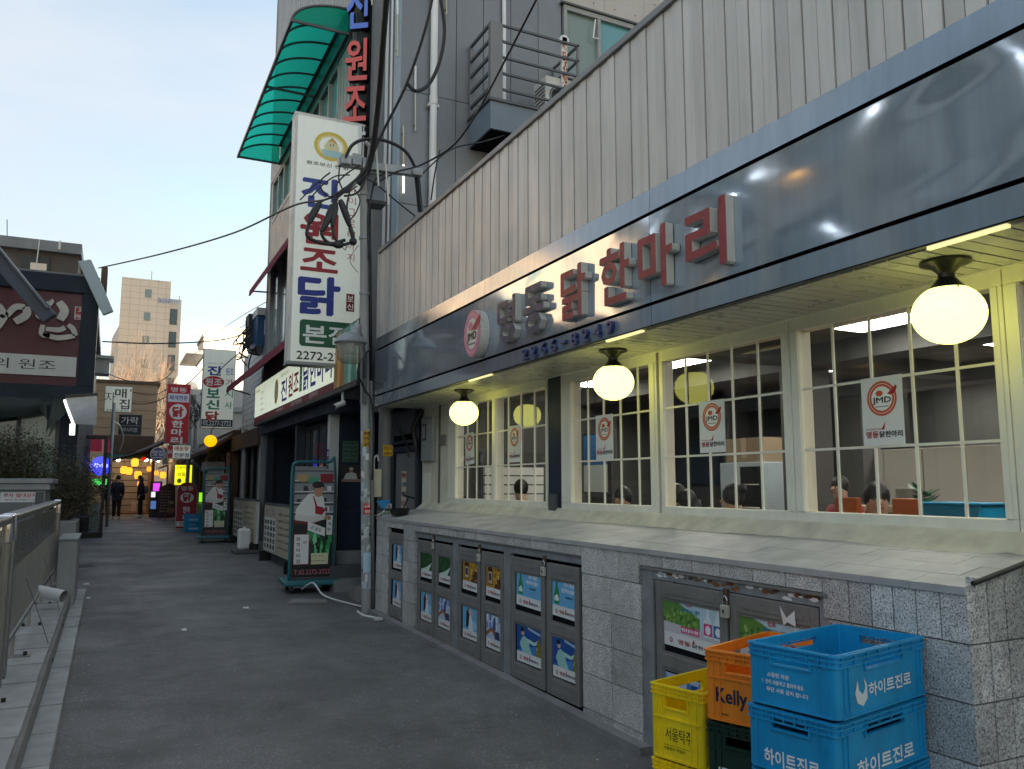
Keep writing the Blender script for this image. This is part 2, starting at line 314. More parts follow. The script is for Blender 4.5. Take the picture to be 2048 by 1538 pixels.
def piece(name, k, a, b, parent, bev=0.):
    """a tile, plank or slat: shares one unit block, scaled to fit between corners a and b"""
    a = Vector(a); b = Vector(b); key = (k,)
    if key not in UNIT:
        mb = MB(); mb.box((-.5, -.5, -.5), (.5, .5, .5), k); o0 = mb.build(name, origin=(0, 0, 0)); UNIT[key] = o0.data; bpy.data.objects.remove(o0)
    o = bpy.data.objects.new(name, UNIT[key]); col.objects.link(o); c = (a + b) / 2
    o.scale = [abs(a[i] - b[i]) for i in range(3)]; ORG[o.name] = c
    if parent: o.parent = parent; o.location = c - ORG[parent.name]
    else: o.location = c
    return o
def curve3(pts, n=8):
    """smooth path through points"""
    pts = [Vector(p) for p in pts]; o = []
    for i in range(len(pts) - 1):
        p0 = pts[max(i - 1, 0)]; p1 = pts[i]; p2 = pts[i + 1]; p3 = pts[min(i + 2, len(pts) - 1)]
        for j in range(n):
            t = j / n; o.append(.5 * ((2 * p1) + (p2 - p0) * t + (2 * p0 - 5 * p1 + 4 * p2 - p3) * t * t + (3 * p1 - p0 - 3 * p2 + p3) * t ** 3))
    return o + [pts[-1]]
# ------------------------------------------------------------------ ground
mb = MB(); ys = [-60, -20, 0, 3, 6, 10, 15, 20, 30, 40, 48, 60, 120, 400]; xs = [-200, -40, -8, -2, 0, 3, 8, 40, 200]
vs = [(x_, y_, gz(y_) if y_ < 60 else gz(48)) for y_ in ys for x_ in xs]; nx = len(xs)
mb.add(vs, [(j * nx + i, j * nx + i + 1, (j + 1) * nx + i + 1, (j + 1) * nx + i) for j in range(len(ys) - 1) for i in range(nx - 1)], 'asphalt')
tag(mb.build('road', origin=(0, 0, 0)), 'dark grey asphalt alley running between the shopfronts', kind='structure')
# low stepped kerb under the left fence
kerb = tag(MB().box((-.9, 2, -.05), (-.34, 13.2, .10), 'kerbd').build('kerb'), 'stepped concrete kerb under the steel fence', kind='structure')
yy = 2.0
for i in range(17):
    l = .62 + .12 * random.random(); y1 = min(yy + l, 13.2)
    if y1 - yy < .1: break
    piece('slab', 'kerbc', (-.34, yy + .003, -.02), (-.205, y1 - .003, .075 + gz(yy) + .01 * random.random()), kerb)
    piece('slab', 'kerbc', (-.95, yy + .06, .08), (-.375 + .01 * random.random(), y1 + .05, .235 + gz(yy)), kerb); yy = y1
MB().bar((-.358, 2, .10), (-.358, 13.2, .18), .03, .2, 'kerbd').build('kerb_face', kerb)
mb = MB(); mb.bar((2.955, 4.2, .02), (2.955, 9.86, .065), .09, .07, 'kerbd')
tag(mb.build('kerb_strip'), 'narrow concrete strip along the foot of the granite wall', kind='structure')
# litter and gravel along the gutter
mb = MB(); rn = random.Random(3)
for i in range(300):
    t = rn.random()
    if t < .55: x_ = -.18 + abs(rn.gauss(0, .07)); y_ = 3 + rn.random() * 9
    elif t < .8: x_ = 2.88 - abs(rn.gauss(0, .12)); y_ = 4 + rn.random() * 7
    else: x_ = rn.uniform(0, 2.8); y_ = rn.uniform(3, 22)
    s_ = rn.uniform(.003, .008); z_ = gz(y_); a = rn.random() * 3
    c_, q = math.cos(a) * s_, math.sin(a) * s_
    mb.add([(x_ + c_, y_ + q, z_), (x_ - q, y_ + c_, z_), (x_ - c_, y_ - q, z_), (x_ + q, y_ - c_, z_), (x_, y_, z_ + s_ * .8)], [(0, 1, 4), (1, 2, 4), (2, 3, 4), (3, 0, 4)], rn.choice(['#b8b4a8', '#8a8880', '#6a6862']))
tag(mb.build('gravel', origin=(0, 0, 0)), 'pale grit and gravel scattered on the asphalt', kind='stuff')
for (px, py, lab, sx) in ((492, 1222, 'white torn paper strip lying midway across the alley', .035), (368, 1265, 'tiny white scrap in the middle of the asphalt', .025), (176, 1204, 'small white scrap near the left kerb', .025), (172, 1177, 'larger pale scrap beside the grey electrical box', .04)):
    p = P(px, py, Z=.03); z_ = gz(p.y) + .004; mb = MB()
    mb.add([(p.x - sx, p.y - .02, z_), (p.x + sx, p.y - .05, z_), (p.x + sx * .8, p.y + .05, z_ + .012), (p.x, p.y + .06, z_ + .004), (p.x - sx * .9, p.y + .04, z_ + .010)], [(0, 1, 2, 3, 4)], 'paper')
    tag(mb.build('paper_scrap'), lab, 'litter', 'paper scraps on the asphalt')
p = P(168, 1132, Z=.115); mb = MB(); mb.lathe([(.27, -.02), (.27, .006), (.24, .010), (.235, .006)], (p.x, p.y, gz(p.y)), 'greydark', 28)
t = thing('manhole_cover', (p.x, p.y, gz(p.y)), 'round cast iron manhole cover near the left kerb', 'manhole cover'); mb.build('rim', t)
mb = MB()
for i in range(-3, 4):
    mb.box((p.x - .17, p.y + i * .055 - .012, gz(p.y) + .006), (p.x + .17, p.y + i * .055 + .012, gz(p.y) + .013), 'greydark')
mb.build('tread', t)

# ------------------------------------------------------------------ restaurant on the right
RB = thing('restaurant_building', (3.3, 5.5, 0), 'low restaurant with ribbed grey cladding, mirror fascia and cream grid windows', 'restaurant')
mb = MB()
mb.box((3.045, 2.15, -.1), (3.75, 9.86, 1.19), 'dark'); mb.build('plinth_core', RB)
def tile(y0, y1, z0, z1): piece('tile', 'granite', (2.99 + .002 * random.random(), min(y0, y1) + .003, z0 + .003), (3.04, max(y0, y1) - .003, z1 - .003), RB)
ROWS = [1.205, .992, .77, .55, .33, .10, -.1]
top = [2.11, 2.23, 2.34, 2.45, 2.56, 2.68, 2.83, 3.06, 3.29, 3.54, 3.78, 4.05, 4.30, 4.53, 4.72, 4.99, 5.22, 5.46, 5.75, 5.93, 6.16, 6.44, 6.61, 6.84, 7.07, 7.30, 7.53, 7.77, 8.02, 8.25, 8.48, 8.83, 9.05, 9.42, 9.62, 9.86]
for a, b in zip(top, top[1:]):
    tile(a, b, 1.105 if (2.83 <= a < 4.29 or 5.0 < a + .02 and b < 8.49 or 8.8 < a < 9.4) else ROWS[1], ROWS[0])
for r in range(1, 6):
    for a, b in ((2.11, 2.335), (2.335, 2.56), (2.56, 2.80), (4.28, 4.62), (4.62, 4.985), (8.47, 8.66), (8.66, 8.84), (9.42, 9.64), (9.64, 9.86)):
        tile(a, b, ROWS[r + 1], ROWS[r])
xs = [2.99, 3.11, 3.22, 3.34, 3.46, 3.60]
for r in range(0, 6):
    z0, z1 = ROWS[r + 1], ROWS[r] + (.04 if r == 0 else 0)
    for a, b in zip(xs, xs[1:]): piece('tile', 'granite', (a + (.05 if a == 2.99 else .003), 2.112, z0 + .003), (b - .003, 2.15, z1 - .003), RB)
# sloping ledge tiles
for r_, (xa, xb) in enumerate(((2.982, 3.125), (3.127, 3.27), (3.272, 3.415), (3.417, 3.56))):
    za, zb = 1.208 + (xa - 2.982) * .1875, 1.208 + (xb - 2.982) * .1875
    for j in range(-1, 32):
        o_ = .12 * (r_ % 2); ya, yb = max(2.114, 2.115 + j * .245 + o_), min(2.113 + (j + 1) * .245 + o_, 9.86); off = random.random() * .0015
        if yb - ya < .03: continue
        mb = MB(); mb.add([(xa, ya, za + off), (xb, ya, zb + off), (xb, yb, zb + off), (xa, yb, za + off), (xa, ya, za - .03), (xb, ya, zb - .03), (xb, yb, zb - .03), (xa, yb, za - .03)],
               [(0, 1, 2, 3), (4, 7, 6, 5), (0, 4, 5, 1), (1, 5, 6, 2), (2, 6, 7, 3), (3, 7, 4, 0)], 'ledge'); mb.build('ledge_tile', RB)
MB().box((3.34, 2.06, 1.23), (3.598, 2.108, 1.30), 'creamwall').build('ledge_end', RB)
mb = MB(); mb.tube([(3.02, 2.105, 1.222), (3.2, 2.10, 1.258), (3.4, 2.095, 1.30), (3.58, 2.09, 1.335)], .011, 'rubber', 7); mb.build('sealing_strip', RB)
mb = MB(); mb.add([(2.985, 2.115, 1.19), (3.6, 2.115, 1.30), (3.6, 9.86, 1.30), (2.985, 9.86, 1.19)], [(0, 1, 2, 3)], 'kerbd'); mb.build('ledge_bed', RB)
# rough mortar fillet under the windows
mb = MB(); n = 150; vs = []
for i in range(n + 1):
    y_ = 2.12 + (9.86 - 2.12) * i / n; w_ = .055 + .07 * max(0, mnoise.noise((y_ * 1.3, 0, 0)) + .25) + .018 * mnoise.noise((y_ * 9, 2, 0))
    w_ = max(.03, w_); xe = 3.56 - w_
    for (q, zz) in ((0, 0), (.3, .016), (.7, .045), (1, .072)):
        x_ = xe + (3.605 - xe) * q; vs.append((x_, y_, 1.208 + (x_ - 2.982) * .1875 + .001 + zz + .006 * mnoise.noise((x_ * 20, y_ * 9, 1))))
mb.add(vs, [(i * 4 + j, i * 4 + j + 1, i * 4 + j + 5, i * 4 + j + 4) for i in range(n) for j in range(3)], 'mortar'); mb.build('mortar_fillet', RB, smooth=True)
# walls round the windows, shell of the dining room
mb = MB()
mb.box((3.6, 9.07, -.1), (3.8, 9.93, 2.62), 'creamwall'); mb.box((3.6, -2.0, -.1), (3.8, 2.3, 1.375), 'creamwall'); mb.box((3.62, 2.3, 0), (3.8, 9.07, 1.375), 'creamwall')
mb.box((3.56, -2.0, 1.25), (3.6, 2.11, 1.375), 'mortar')
mb.build('wall', RB)
mb = MB(); mb.box((3.585, 9.30, 1.30), (3.60, 9.33, 2.6), 'greydark'); mb.box((3.575, 9.10, 2.08), (3.598, 9.27, 2.20), 'doorm'); mb.box((3.59, 9.88, 1.26), (3.598, 9.62, 1.75), 'cream'); mb.build('wall_plate', RB)
mb = MB()
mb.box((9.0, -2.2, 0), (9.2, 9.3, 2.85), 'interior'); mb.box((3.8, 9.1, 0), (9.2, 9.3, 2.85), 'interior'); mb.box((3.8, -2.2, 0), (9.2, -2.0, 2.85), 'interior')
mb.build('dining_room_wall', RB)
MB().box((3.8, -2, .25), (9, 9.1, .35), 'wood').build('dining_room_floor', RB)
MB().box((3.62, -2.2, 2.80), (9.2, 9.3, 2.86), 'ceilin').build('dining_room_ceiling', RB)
MB().box((3.56, -2.2, 2.60), (3.82, 9.93, 2.86), 'creamwall').build('lintel', RB)
MB().box((3.13, -2.2, 2.87), (9.5, 10.05, 4.56), 'greydark').build('roof', RB)
# interior beams, pillars
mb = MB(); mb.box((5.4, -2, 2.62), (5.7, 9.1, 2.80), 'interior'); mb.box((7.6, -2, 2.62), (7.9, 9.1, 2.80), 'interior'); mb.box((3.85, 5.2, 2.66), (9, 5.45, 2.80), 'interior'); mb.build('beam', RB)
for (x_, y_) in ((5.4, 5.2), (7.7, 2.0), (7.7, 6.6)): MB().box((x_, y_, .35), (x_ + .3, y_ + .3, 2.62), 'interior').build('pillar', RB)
# ---- windows
def window(y0, y1, frame_lo, frame_hi, cols_):
    fr = MB()
    for (a, b, c_, d) in ((frame_lo, frame_hi, 1.383, 1.448), (frame_lo, frame_hi, 2.503, 2.588), (frame_lo, y0, 1.448, 2.503), (y1, frame_hi, 1.448, 2.503)): fr.box((3.60, a, c_), (3.70, b, d), 'cream')
    W = fr.build('window', RB, bevel=.004)
    g = MB(); g.quad((3.628, y1, 1.448), (3.628, y0, 1.448), (3.628, y0, 2.503), (3.628, y1, 2.503), 'glass'); g.build('pane', W)
    for c_ in cols_: MB().box((3.616, c_ - .007, 1.449), (3.627, c_ + .007, 2.502), 'cream').build('muntin', W)
    for zz in (1.80, 2.155): MB().box((3.617, y0 + .001, zz - .007), (3.6265, y1 - .001, zz + .007), 'cream').build('muntin', W)
    for (a, b, c_, d) in ((frame_lo + .02, y0 - .004, 1.45, 2.50), (y1 + .004, frame_hi - .02, 1.45, 2.50)):
        if b - a > .02: MB().box((3.592, a, c_), (3.599, b, d), 'cream').build('sash_bead', W)
    return W
window(.95, 2.20, .80, 2.27, (1.2, 1.45, 1.70, 1.95))
window(-.60, .70, -.8, .79, (-.34, -.08, .18, .44))
window(2.33, 3.505, 2.275, 3.575, (2.53, 2.775, 3.02, 3.27))
window(3.64, 4.83, 3.58, 4.87, (3.865, 4.105, 4.345, 4.585))
window(4.99, 6.15, 4.905, 6.335, (5.17, 5.415, 5.66, 5.905))
window(6.63, 7.72, 6.60, 7.765, (6.88, 7.165, 7.45))
window(7.81, 8.80, 7.77, 9.06, (7.955, 8.25, 8.505))
mb = MB(); mb.box((3.64, 4.875, 1.385), (3.66, 4.90, 2.58), 'brown'); mb.build('frame_gap', RB)
mb = MB(); mb.box((3.61, 6.345, 1.25), (3.68, 6.59, 2.59), 'navy'); mb.build('pilaster', RB, bevel=.004)
MB().box((3.575, 6.41, 1.31), (3.608, 6.53, 1.52), 'greydark').build('pilaster_foot', RB)
mb = MB(); mb.box((3.575, -2.2, 2.575), (3.6, 9.93, 2.60), 'cream'); mb.build('cornice', RB)
# ---- soffit planks
y_ = -1.9
while y_ < 9.95:
    piece('plank', 'soffit', (3.037, y_ + .006, 2.580 + random.random() * .002), (3.574, y_ + .084, 2.592), RB); y_ += .09
MB().box((3.03, -2.0, 2.605), (3.575, 10.0, 2.615), 'dark').build('soffit_board', RB)
# ---- fascia: lower band, mirror panels, upper band
seams = [-2.0, -.85, 1.62, 4.11, 6.65, 9.18, 10.07]
def sheet(y0, y1, z0, z1, x0, x1, amp, seed, nu=60, nv=14, mk='fascia'):
    b = MB(); vs = []
    for j in range(nv + 1):
        for i in range(nu + 1):
            u, v = i / nu, j / nv; y_ = y0 + (y1 - y0) * u; z_ = z0 + (z1 - z0) * v; e_ = min(1, 6 * min(u, 1 - u)) * min(1, 5 * min(v, 1 - v))
            d = amp * (mnoise.noise((y_ * 1.25, z_ * 1.3, seed)) + .18 * mnoise.noise((y_ * 2.6, z_ * 2.0, seed + 5))) * e_
            vs.append((x0 + (x1 - x0) * v - d, y_, z_))
    b.add(vs, [(j * (nu + 1) + i, j * (nu + 1) + i + 1, (j + 1) * (nu + 1) + i + 1, (j + 1) * (nu + 1) + i) for j in range(nv) for i in range(nu)][::1], mk)
    b.f = [f_[::-1] for f_ in b.f]
    return b
for k, (a, b) in enumerate(zip(seams, seams[1:])):
    amp = .016 if b < 4.2 else .006 if b < 7 else .004
    sheet(a + .002, b - .002, 2.737, 3.298, 2.99, 2.99, amp, k * 3.7 + 1).build('fascia_panel', RB, smooth=True)
    sheet(a + .002, b - .002, 3.322, 3.475, 2.99, 3.002, amp * .08, k * 2.1 + 9, 40, 6, 'fasciatop').build('fascia_top', RB, smooth=True)
    sheet(a + .002, b - .002, 2.592, 2.715, 2.992, 2.99, amp * .10, k * 1.3 + 4, 40, 6).build('fascia_lip', RB, smooth=True)
mb = MB(); mb.box((3.022, -2.0, 2.60), (3.12, 10.06, 3.45), 'dark'); mb.add([(3.0, -2, 2.588), (3.035, -2, 2.588), (3.035, 10.06, 2.588), (3.0, 10.06, 2.588)], [(0, 1, 2, 3)], 'greydark'); mb.build('fascia_box', RB)
MB().box((2.99, 10.062, 2.592), (3.5, 10.075, 3.47), 'midgrey').build('fascia_end', RB)
# ---- standing cladding planks
y_ = -1.9; i = 0
while y_ < 10.06:
    piece('plank', 'cladding', (3.02 + (.006 if i % 2 else 0), y_ + .003, 3.478), (3.05, min(y_ + .0895, 10.06), 4.60), RB); y_ += .0945; i += 1
MB().box((3.05, -2.0, 3.4), (3.12, 10.05, 4.58), 'dark').build('cladding_backing', RB)
mb = MB(); mb.box((2.998, -2.0, 4.602), (3.16, 10.09, 4.655), 'ribs'); mb.build('parapet_cap', RB, bevel=.006)
MB().box((3.0, 10.066, 3.40), (3.13, 10.08, 4.60), 'cladding').build('cladding_end', RB)

# ---- cupboard doors set in the granite wall
def cup(y0, y1, z0, z1, name, panels, handle=None):
    """grey metal leaf with two framed windows, seen from the street"""
    b = MB(); x0, x1 = 2.998, 3.035; h = z1 - z0
    zs = [z0, z0 + .115, z0 + .115 + .32, z0 + .115 + .40, z0 + .115 + .72, z1]
    st = .052
    for a, c_ in ((y0, y0 + st), (y1 - st, y1)): b.box((x0, a, z0), (x1, c_, z1), 'doorm')
    for a, c_ in ((zs[0], zs[1]), (zs[2], zs[3]), (zs[4], zs[5])): b.box((x0, y0 + st, a), (x1, y1 - st, c_), 'doorm')
    o = b.build(name, RB, bevel=.005)
    q = MB()
    for a, c_ in ((zs[1], zs[2]), (zs[3], zs[4])):
        q.box((x0 + .016, y0 + st, a), (x0 + .02, y1 - st, c_), 'dark')
        for (u0, u1, w0, w1) in ((y0 + st, y1 - st, a, a + .014), (y0 + st, y1 - st, c_ - .014, c_), (y0 + st, y0 + st + .014, a + .014, c_ - .014), (y1 - st - .014, y1 - st, a + .014, c_ - .014)):
            q.box((x0 + .006, u0, w0), (x0 + .016, u1, w1), 'doorm')
    q.build('door_panel', o)
    for a in (z0 + .045, z1 - .055): MB().box((x0 - .004, y0 + .09, a - .012), (x0, y1 - .09, a + .012), 'doorm').build('groove', o)
    return o
DZ0, DZ1 = .075, 1.02
LEAVES = [(8.39, 7.90), (7.865, 7.40), (7.265, 6.755), (6.72, 6.27), (6.13, 5.55), (5.515, 5.045)]
for a, b in LEAVES: cup(b, a, DZ0, DZ1, 'cupboard_door', 2)
cup(8.87, 9.38, .10, 1.05, 'cupboard_door', 2)
cup(3.505, 4.14, .10, 1.03, 'cupboard_door', 2); cup(2.87, 3.485, .10, 1.03, 'cupboard_door', 2)
mb = MB(); mb.box((3.002, 5.0, 1.045), (3.04, 8.45, 1.10), 'galv'); mb.box((2.996, 6.14, .05), (3.04, 6.255, 1.044), 'galv'); mb.box((2.998, 7.275, .05), (3.04, 7.39, 1.044), 'galv'); mb.build('door_rail', RB, bevel=.004)
mb = MB(); mb.box((2.985, 2.80, 1.088), (3.04, 4.28, 1.104), 'doorm'); mb.box((2.988, 5.0, 1.1015), (3.04, 8.46, 1.112), 'doorm'); mb.box((3.0, 2.82, 1.036), (3.04, 4.2, 1.086), 'galv'); mb.box((2.995, 4.16, 0), (3.04, 4.275, 1.086), 'galv'); mb.box((3.0, 2.805, 0), (3.04, 2.86, 1.036), 'galv'); mb.build('door_frame', RB)
rn = random.Random(5); mb = MB()
for i in range(46):
    y_ = rn.uniform(2.85, 4.15); s_ = rn.uniform(.012, .05); z_ = 1.082 - abs(rn.gauss(0, .013)); fr = FX(2.9985, y_, z_)
    mb.poly(fr, [(s_ * math.cos(a) * rn.uniform(.5, 1), .35 * s_ * math.sin(a) * rn.uniform(.5, 1)) for a in [k * .785 for k in range(8)]], rn.choice(['rust', 'rust', 'brown', 'paper']), .0005 * i / 46)
mb.build('rust_patch', RB)['kind'] = 'stuff'
# ---- padlocks
def lock(y_, z_, s_, lab):
    t = thing('padlock', (2.985, y_, z_ - .06 * s_), lab, 'padlock', 'padlocks on the cupboard doors')
    b = MB(); b.box((2.968, y_ - .021 * s_, z_ - .05 * s_), (2.99, y_ + .021 * s_, z_), 'lock'); b.build('lock_body', t, bevel=.003)
    b = MB(); b.tube(curve3([(2.98, y_ - .013 * s_, z_ - .002), (2.98, y_ - .013 * s_, z_ + .025 * s_), (2.98, y_, z_ + .037 * s_), (2.98, y_ + .013 * s_, z_ + .025 * s_), (2.98, y_ + .013 * s_, z_ - .002)], 4), .0035 * s_, 'chrome', 6); b.build('shackle', t, smooth=True)
    b = MB(); b.box((2.965, y_ - .005, z_ - .032 * s_), (2.968, y_ + .005, z_ - .018 * s_), 'black'); b.build('keyhole', t)
    b = MB(); b.box((2.984, y_ - .017, z_ + .02), (2.999, y_ + .017, z_ + .085), 'brown'); b.build('hasp', t)
lock(7.885, 1.015, 1.1, 'brass padlock on the doors with the green plant posters'); lock(6.74, .99, 1.25, 'brass padlock on the doors with the golden can posters')
lock(5.53, .985, 1.3, 'brass padlock on the doors with the pale blue bottle posters'); lock(3.495, .965, 1.3, 'brass padlock on the rusty topped doors behind the crates')
b = MB(); fr = FX(2.994, 3.06, .97)
b.add([fr.p(-.05, .045, .001), fr.p(0, -.01, .006), fr.p(.05, .03, .002), fr.p(.055, -.045, .003), fr.p(.005, -.03, .006), fr.p(-.025, -.05, .003)], [(0, 1, 5), (1, 2, 3, 4), (1, 4, 5)], 'paper')
tag(b.build('torn_paper'), 'torn white paper stuck on the right cupboard door behind the crates', 'paper')

# ------------------------------------------------------------------ posters
def shopmark(b, fr, w_, z_, h, col_='#b03030'):
    """the restaurant's own small wordmark with a red ring"""
    b.ring(fr, -w_ * .33, z_, h * .55, h * .55, h * .36, h * .36, col_, .0009, 18); b.poly(fr, [(-w_ * .33 - h * .2, z_ - h * .3), (-w_ * .33 + h * .35, z_ + h * .35), (-w_ * .33 + h * .1, z_ - h * .2)], col_, .001)
    b.text('명동', fr, -w_ * .11, z_, h * .95, col_, w_ * .20, c=.001, bold=.02); b.text('닭한마리', fr, w_ * .20, z_ - h * .05, h * .7, '#4a4448', w_ * .36, c=.001, bold=.02)
    b.poly(fr, [(w_ * .02, z_ + h * .3), (w_ * .05, z_ + h * 1.2), (w_ * .065, z_ + h * .3)], col_, .001)
def poster(kind, y_, z0, w_, h, lab, curl=0):
    tl = random.uniform(-.018, .018); fr = F((3.0095, y_, z0 + h / 2), (0, -1, tl), (0, tl, 1)); b = MB(); rn = random.Random(int(y_ * 100) + int(z0 * 10)); H = h / 2; Wd = w_ / 2; ft = .27 * h; t0 = -H + ft
    b.add([fr.p(-Wd, -H, curl), fr.p(Wd, -H, curl * .4), fr.p(Wd, H, 0), fr.p(-Wd, H, 0)], [(0, 1, 2, 3)], 'paper')
    if kind == 'plant':
        b.rect(fr, -Wd, t0, Wd, H, '#1c4a22', .0004)
        for i in range(46):
            x_, q = rn.uniform(-Wd * .9, Wd * .9), rn.uniform(t0 + .02, H - .01); a = rn.uniform(.6, 2.5); l = rn.uniform(.02, .06)
            e1 = (min(Wd, max(-Wd, x_ + l * math.cos(a))), min(H, max(t0, q + l * math.sin(a))))
            b.poly(fr, [(x_, q), (x_ + .008, q + .002), e1], rn.choice(['#2f7a33', '#4f9a44', '#16602a', '#7fb85f', '#0d3a1a']), .0005 + i * 4e-6)
        b.poly(fr, [(-Wd, t0), (Wd * .4, t0), (Wd * .9, t0 + h * .3), (0, t0 + h * .12)], '#cfe6cf', .0008)
    elif kind in ('lady', 'small'):
        b.rect(fr, -Wd, t0, Wd, H, '#6fb3dc', .0004); b.ell(fr, Wd * .2, -H * .1, Wd * .8, H * .3, '#9fcfe8', .0005)
        b.poly(fr, [(-Wd * .55, t0 + .02), (-Wd * .5, H * .6), (-Wd * .2, H * .9), (0, H * .8), (-.01, H * .1), (-Wd * .3, t0 + .02)], '#17151a', .0006)
        b.ell(fr, -Wd * .02, H * .68, Wd * .17, H * .17, '#e8c4ae', .0007); b.poly(fr, [(-Wd * .2, t0), (-Wd * .1, H * .4), (0, H * .52), (Wd * .22, H * .35), (Wd * .4, t0)], '#e6e8ec', .0008)
        b.poly(fr, [(Wd * .1, H * .3), (Wd * .3, H * .75), (Wd * .36, H * .72), (Wd * .26, H * .2)], '#e2bda6', .0009)
    elif kind == 'cheers':
        b.rect(fr, -Wd, t0, Wd, H, '#b9c6d8', .0004)
        for i in range(9): b.rect(fr, -Wd + (i % 5) * w_ * .2 + .004, H - .03 - (i // 5) * .07 - .03, -Wd + (i % 5) * w_ * .2 + .035, H - .01 - (i // 5) * .07, rn.choice(['#3d78b8', '#dfe7f0', '#5b8cc4']), .0005)
        b.poly(fr, [(-Wd, t0 + .05), (-Wd * .2, H * .25), (Wd * .4, -.01), (Wd * .2, -.05), (-Wd * .3, 0), (-Wd, t0 + .01)], '#9a6246', .0006)
        b.poly(fr, [(-Wd * .05, H * .8), (Wd * .2, H * .8), (Wd * .25, H * .1), (-Wd * .1, H * .1)], '#1c4f9a', .0007); b.poly(fr, [(Wd * .1, t0 + .01), (Wd * .8, t0 + .01), (Wd * .7, H * .05), (Wd * .2, H * .05)], '#2a3a5e', .0008)
    elif kind == 'can':
        b.rect(fr, -Wd, t0, Wd, H, '#b98a1e', .0004); b.poly(fr, [(Wd * .1, t0), (Wd, t0), (Wd, H * .3), (Wd * .4, H * .2)], '#5a3210', .0005)
        for i in range(26): b.ell(fr, rn.uniform(0, Wd * .9), rn.uniform(t0 + .02, H - .02), .012, .008, rn.choice(['#d9b23c', '#7a4a14', '#e8cf6a', '#4a2a0e']), .0006 + i * 4e-6, 7)
        b.poly(fr, [(-Wd * .75, t0 + .02), (-Wd * .8, H * .5), (-Wd * .6, H * .82), (-Wd * .3, H * .82), (-Wd * .1, H * .5), (-Wd * .15, t0 + .02)], '#4e1818', .0008)
        b.poly(fr, [(-Wd * .7, t0 + .03), (-Wd * .72, H * .45), (-Wd * .18, H * .45), (-Wd * .2, t0 + .03)], '#c9b08a', .0009); b.rect(fr, -Wd * .62, -.01, -Wd * .3, H * .35, '#2b3550', .001)
    elif kind == 'bottle':
        b.rect(fr, -Wd, t0, Wd, H, '#6db4dd', .0004); q = -Wd * .65
        b.poly(fr, [(q - .035, t0 + .01), (q - .038, H * .05), (q - .013, H * .5), (q - .012, H), (q + .012, H), (q + .013, H * .5), (q + .04, H * .05), (q + .037, t0 + .01)], '#2b8a3c', .0006)
        b.poly(fr, [(q - .03, t0 + .03), (q - .032, -.01), (q + .01, H * .1), (q + .035, -.02), (q + .03, t0 + .03)], '#e8efe8', .0008)
        for (a, c_, ww) in ((Wd * .35, H * .62, .15), (Wd * .3, H * .33, .20)): b.text('우리가 제대로' if c_ > H * .5 else '깨끗하게 만들자', fr, a, c_, .03, '#f4f8fa', ww, bold=.03)
        b.text('이슬 같은 하루', fr, Wd * .35, H * .02, .016, '#203848', .10, bold=.03)
    elif kind == 'robe':
        b.rect(fr, -Wd, t0, Wd, H, '#14509c', .0004); b.poly(fr, [(-Wd, t0), (Wd, t0), (Wd, H * .1), (-Wd * .2, -H * .15)], '#3f86c8', .0005)
        b.poly(fr, [(-Wd * .1, H * .95), (Wd * .95, H * .75), (Wd * .95, H * .62), (0, H * .8)], '#a9c4dc', .0006)
        b.poly(fr, [(-Wd * .5, t0), (-Wd * .75, t0 + h * .2), (-Wd * .55, H * .3), (-Wd * .35, H * .42), (-Wd * .05, H * .25), (Wd * .1, -.02), (Wd * .3, t0)], '#9fd0c6', .0007)
        b.poly(fr, [(-Wd * .2, H * .34), (Wd * .5, H * .22), (Wd * .72, H * .38), (Wd * .72, H * .2), (Wd * .5, H * .05), (-Wd * .05, H * .1)], '#b4ddd4', .0008)
        b.ell(fr, -Wd * .48, H * .58, Wd * .14, H * .16, '#d9b49c', .0009); b.ell(fr, -Wd * .52, H * .72, Wd * .15, H * .12, '#1a1614', .001)
        b.poly(fr, [(Wd * .62, t0), (Wd * .66, H * .1), (Wd * .74, H * .5), (Wd * .84, H * .5), (Wd, H * .1), (Wd, t0)], '#8a7a1c', .0011)
        for i in range(10): b.ell(fr, Wd * rn.uniform(.68, .94), rn.uniform(t0 + .01, H * .1), .006, .006, rn.choice(['#e8d65c', '#4a5a18']), .0012, 6)
    elif kind == 'wide':
        b.rect(fr, -Wd, t0, Wd, H, '#b9d2dc', .0004); b.poly(fr, [(-Wd, -H * .1), (-Wd, H), (-Wd * .4, H * .75), (Wd * .3, H * .3), (Wd * .3, -H * .2)], '#5d8a3c', .0005)
        for i in range(50): b.ell(fr, rn.uniform(-Wd * .95, Wd * .2), rn.uniform(-H * .1, H * .5), .012, .014, rn.choice(['#7aa24a', '#3f6a2a', '#93b860']), .0006 + i * 3e-6, 6)
        b.poly(fr, [(-Wd, t0), (Wd, t0), (Wd, -H * .22), (-Wd, -H * .05)], '#c9c4c8', .0008)
        for q, cc in ((Wd * .55, '#d2447c'), (Wd * .85, '#2a66ac')):
            b.poly(fr, [(q - .035, t0 + .02), (q - .035, H * .25), (q - .011, H * .5), (q - .011, H * .85), (q + .011, H * .85), (q + .011, H * .5), (q + .035, H * .25), (q + .035, t0 + .02)], '#dfe8ea', .0009)
            b.rect(fr, q - .035, -H * .25, q + .035, H * .2, cc, .001); b.ell(fr, q, -.005, .022, .025, '#f0f0f0', .0011, 14)
        b.rect(fr, -Wd * .32, -H * .38, Wd * .28, -H * .12, '#d2447c', .0009); b.text('맛있게 즐기는 한잔', fr, -Wd * .02, -H * .25, .02, '#ffffff', w_ * .27, bold=.03)
        b.text('진로', fr, -Wd * .05, H * .78, .03, '#c42a4a', bold=.04); b.text('골라 마시는 재미', fr, 0, H * .52, .022, '#3a88b0', w_ * .3, bold=.03)
    shopmark(b, fr, w_, -H + ft * .45, ft * .36)
    return tag(b.build('poster'), lab, 'poster', 'drink posters on the cupboard doors')
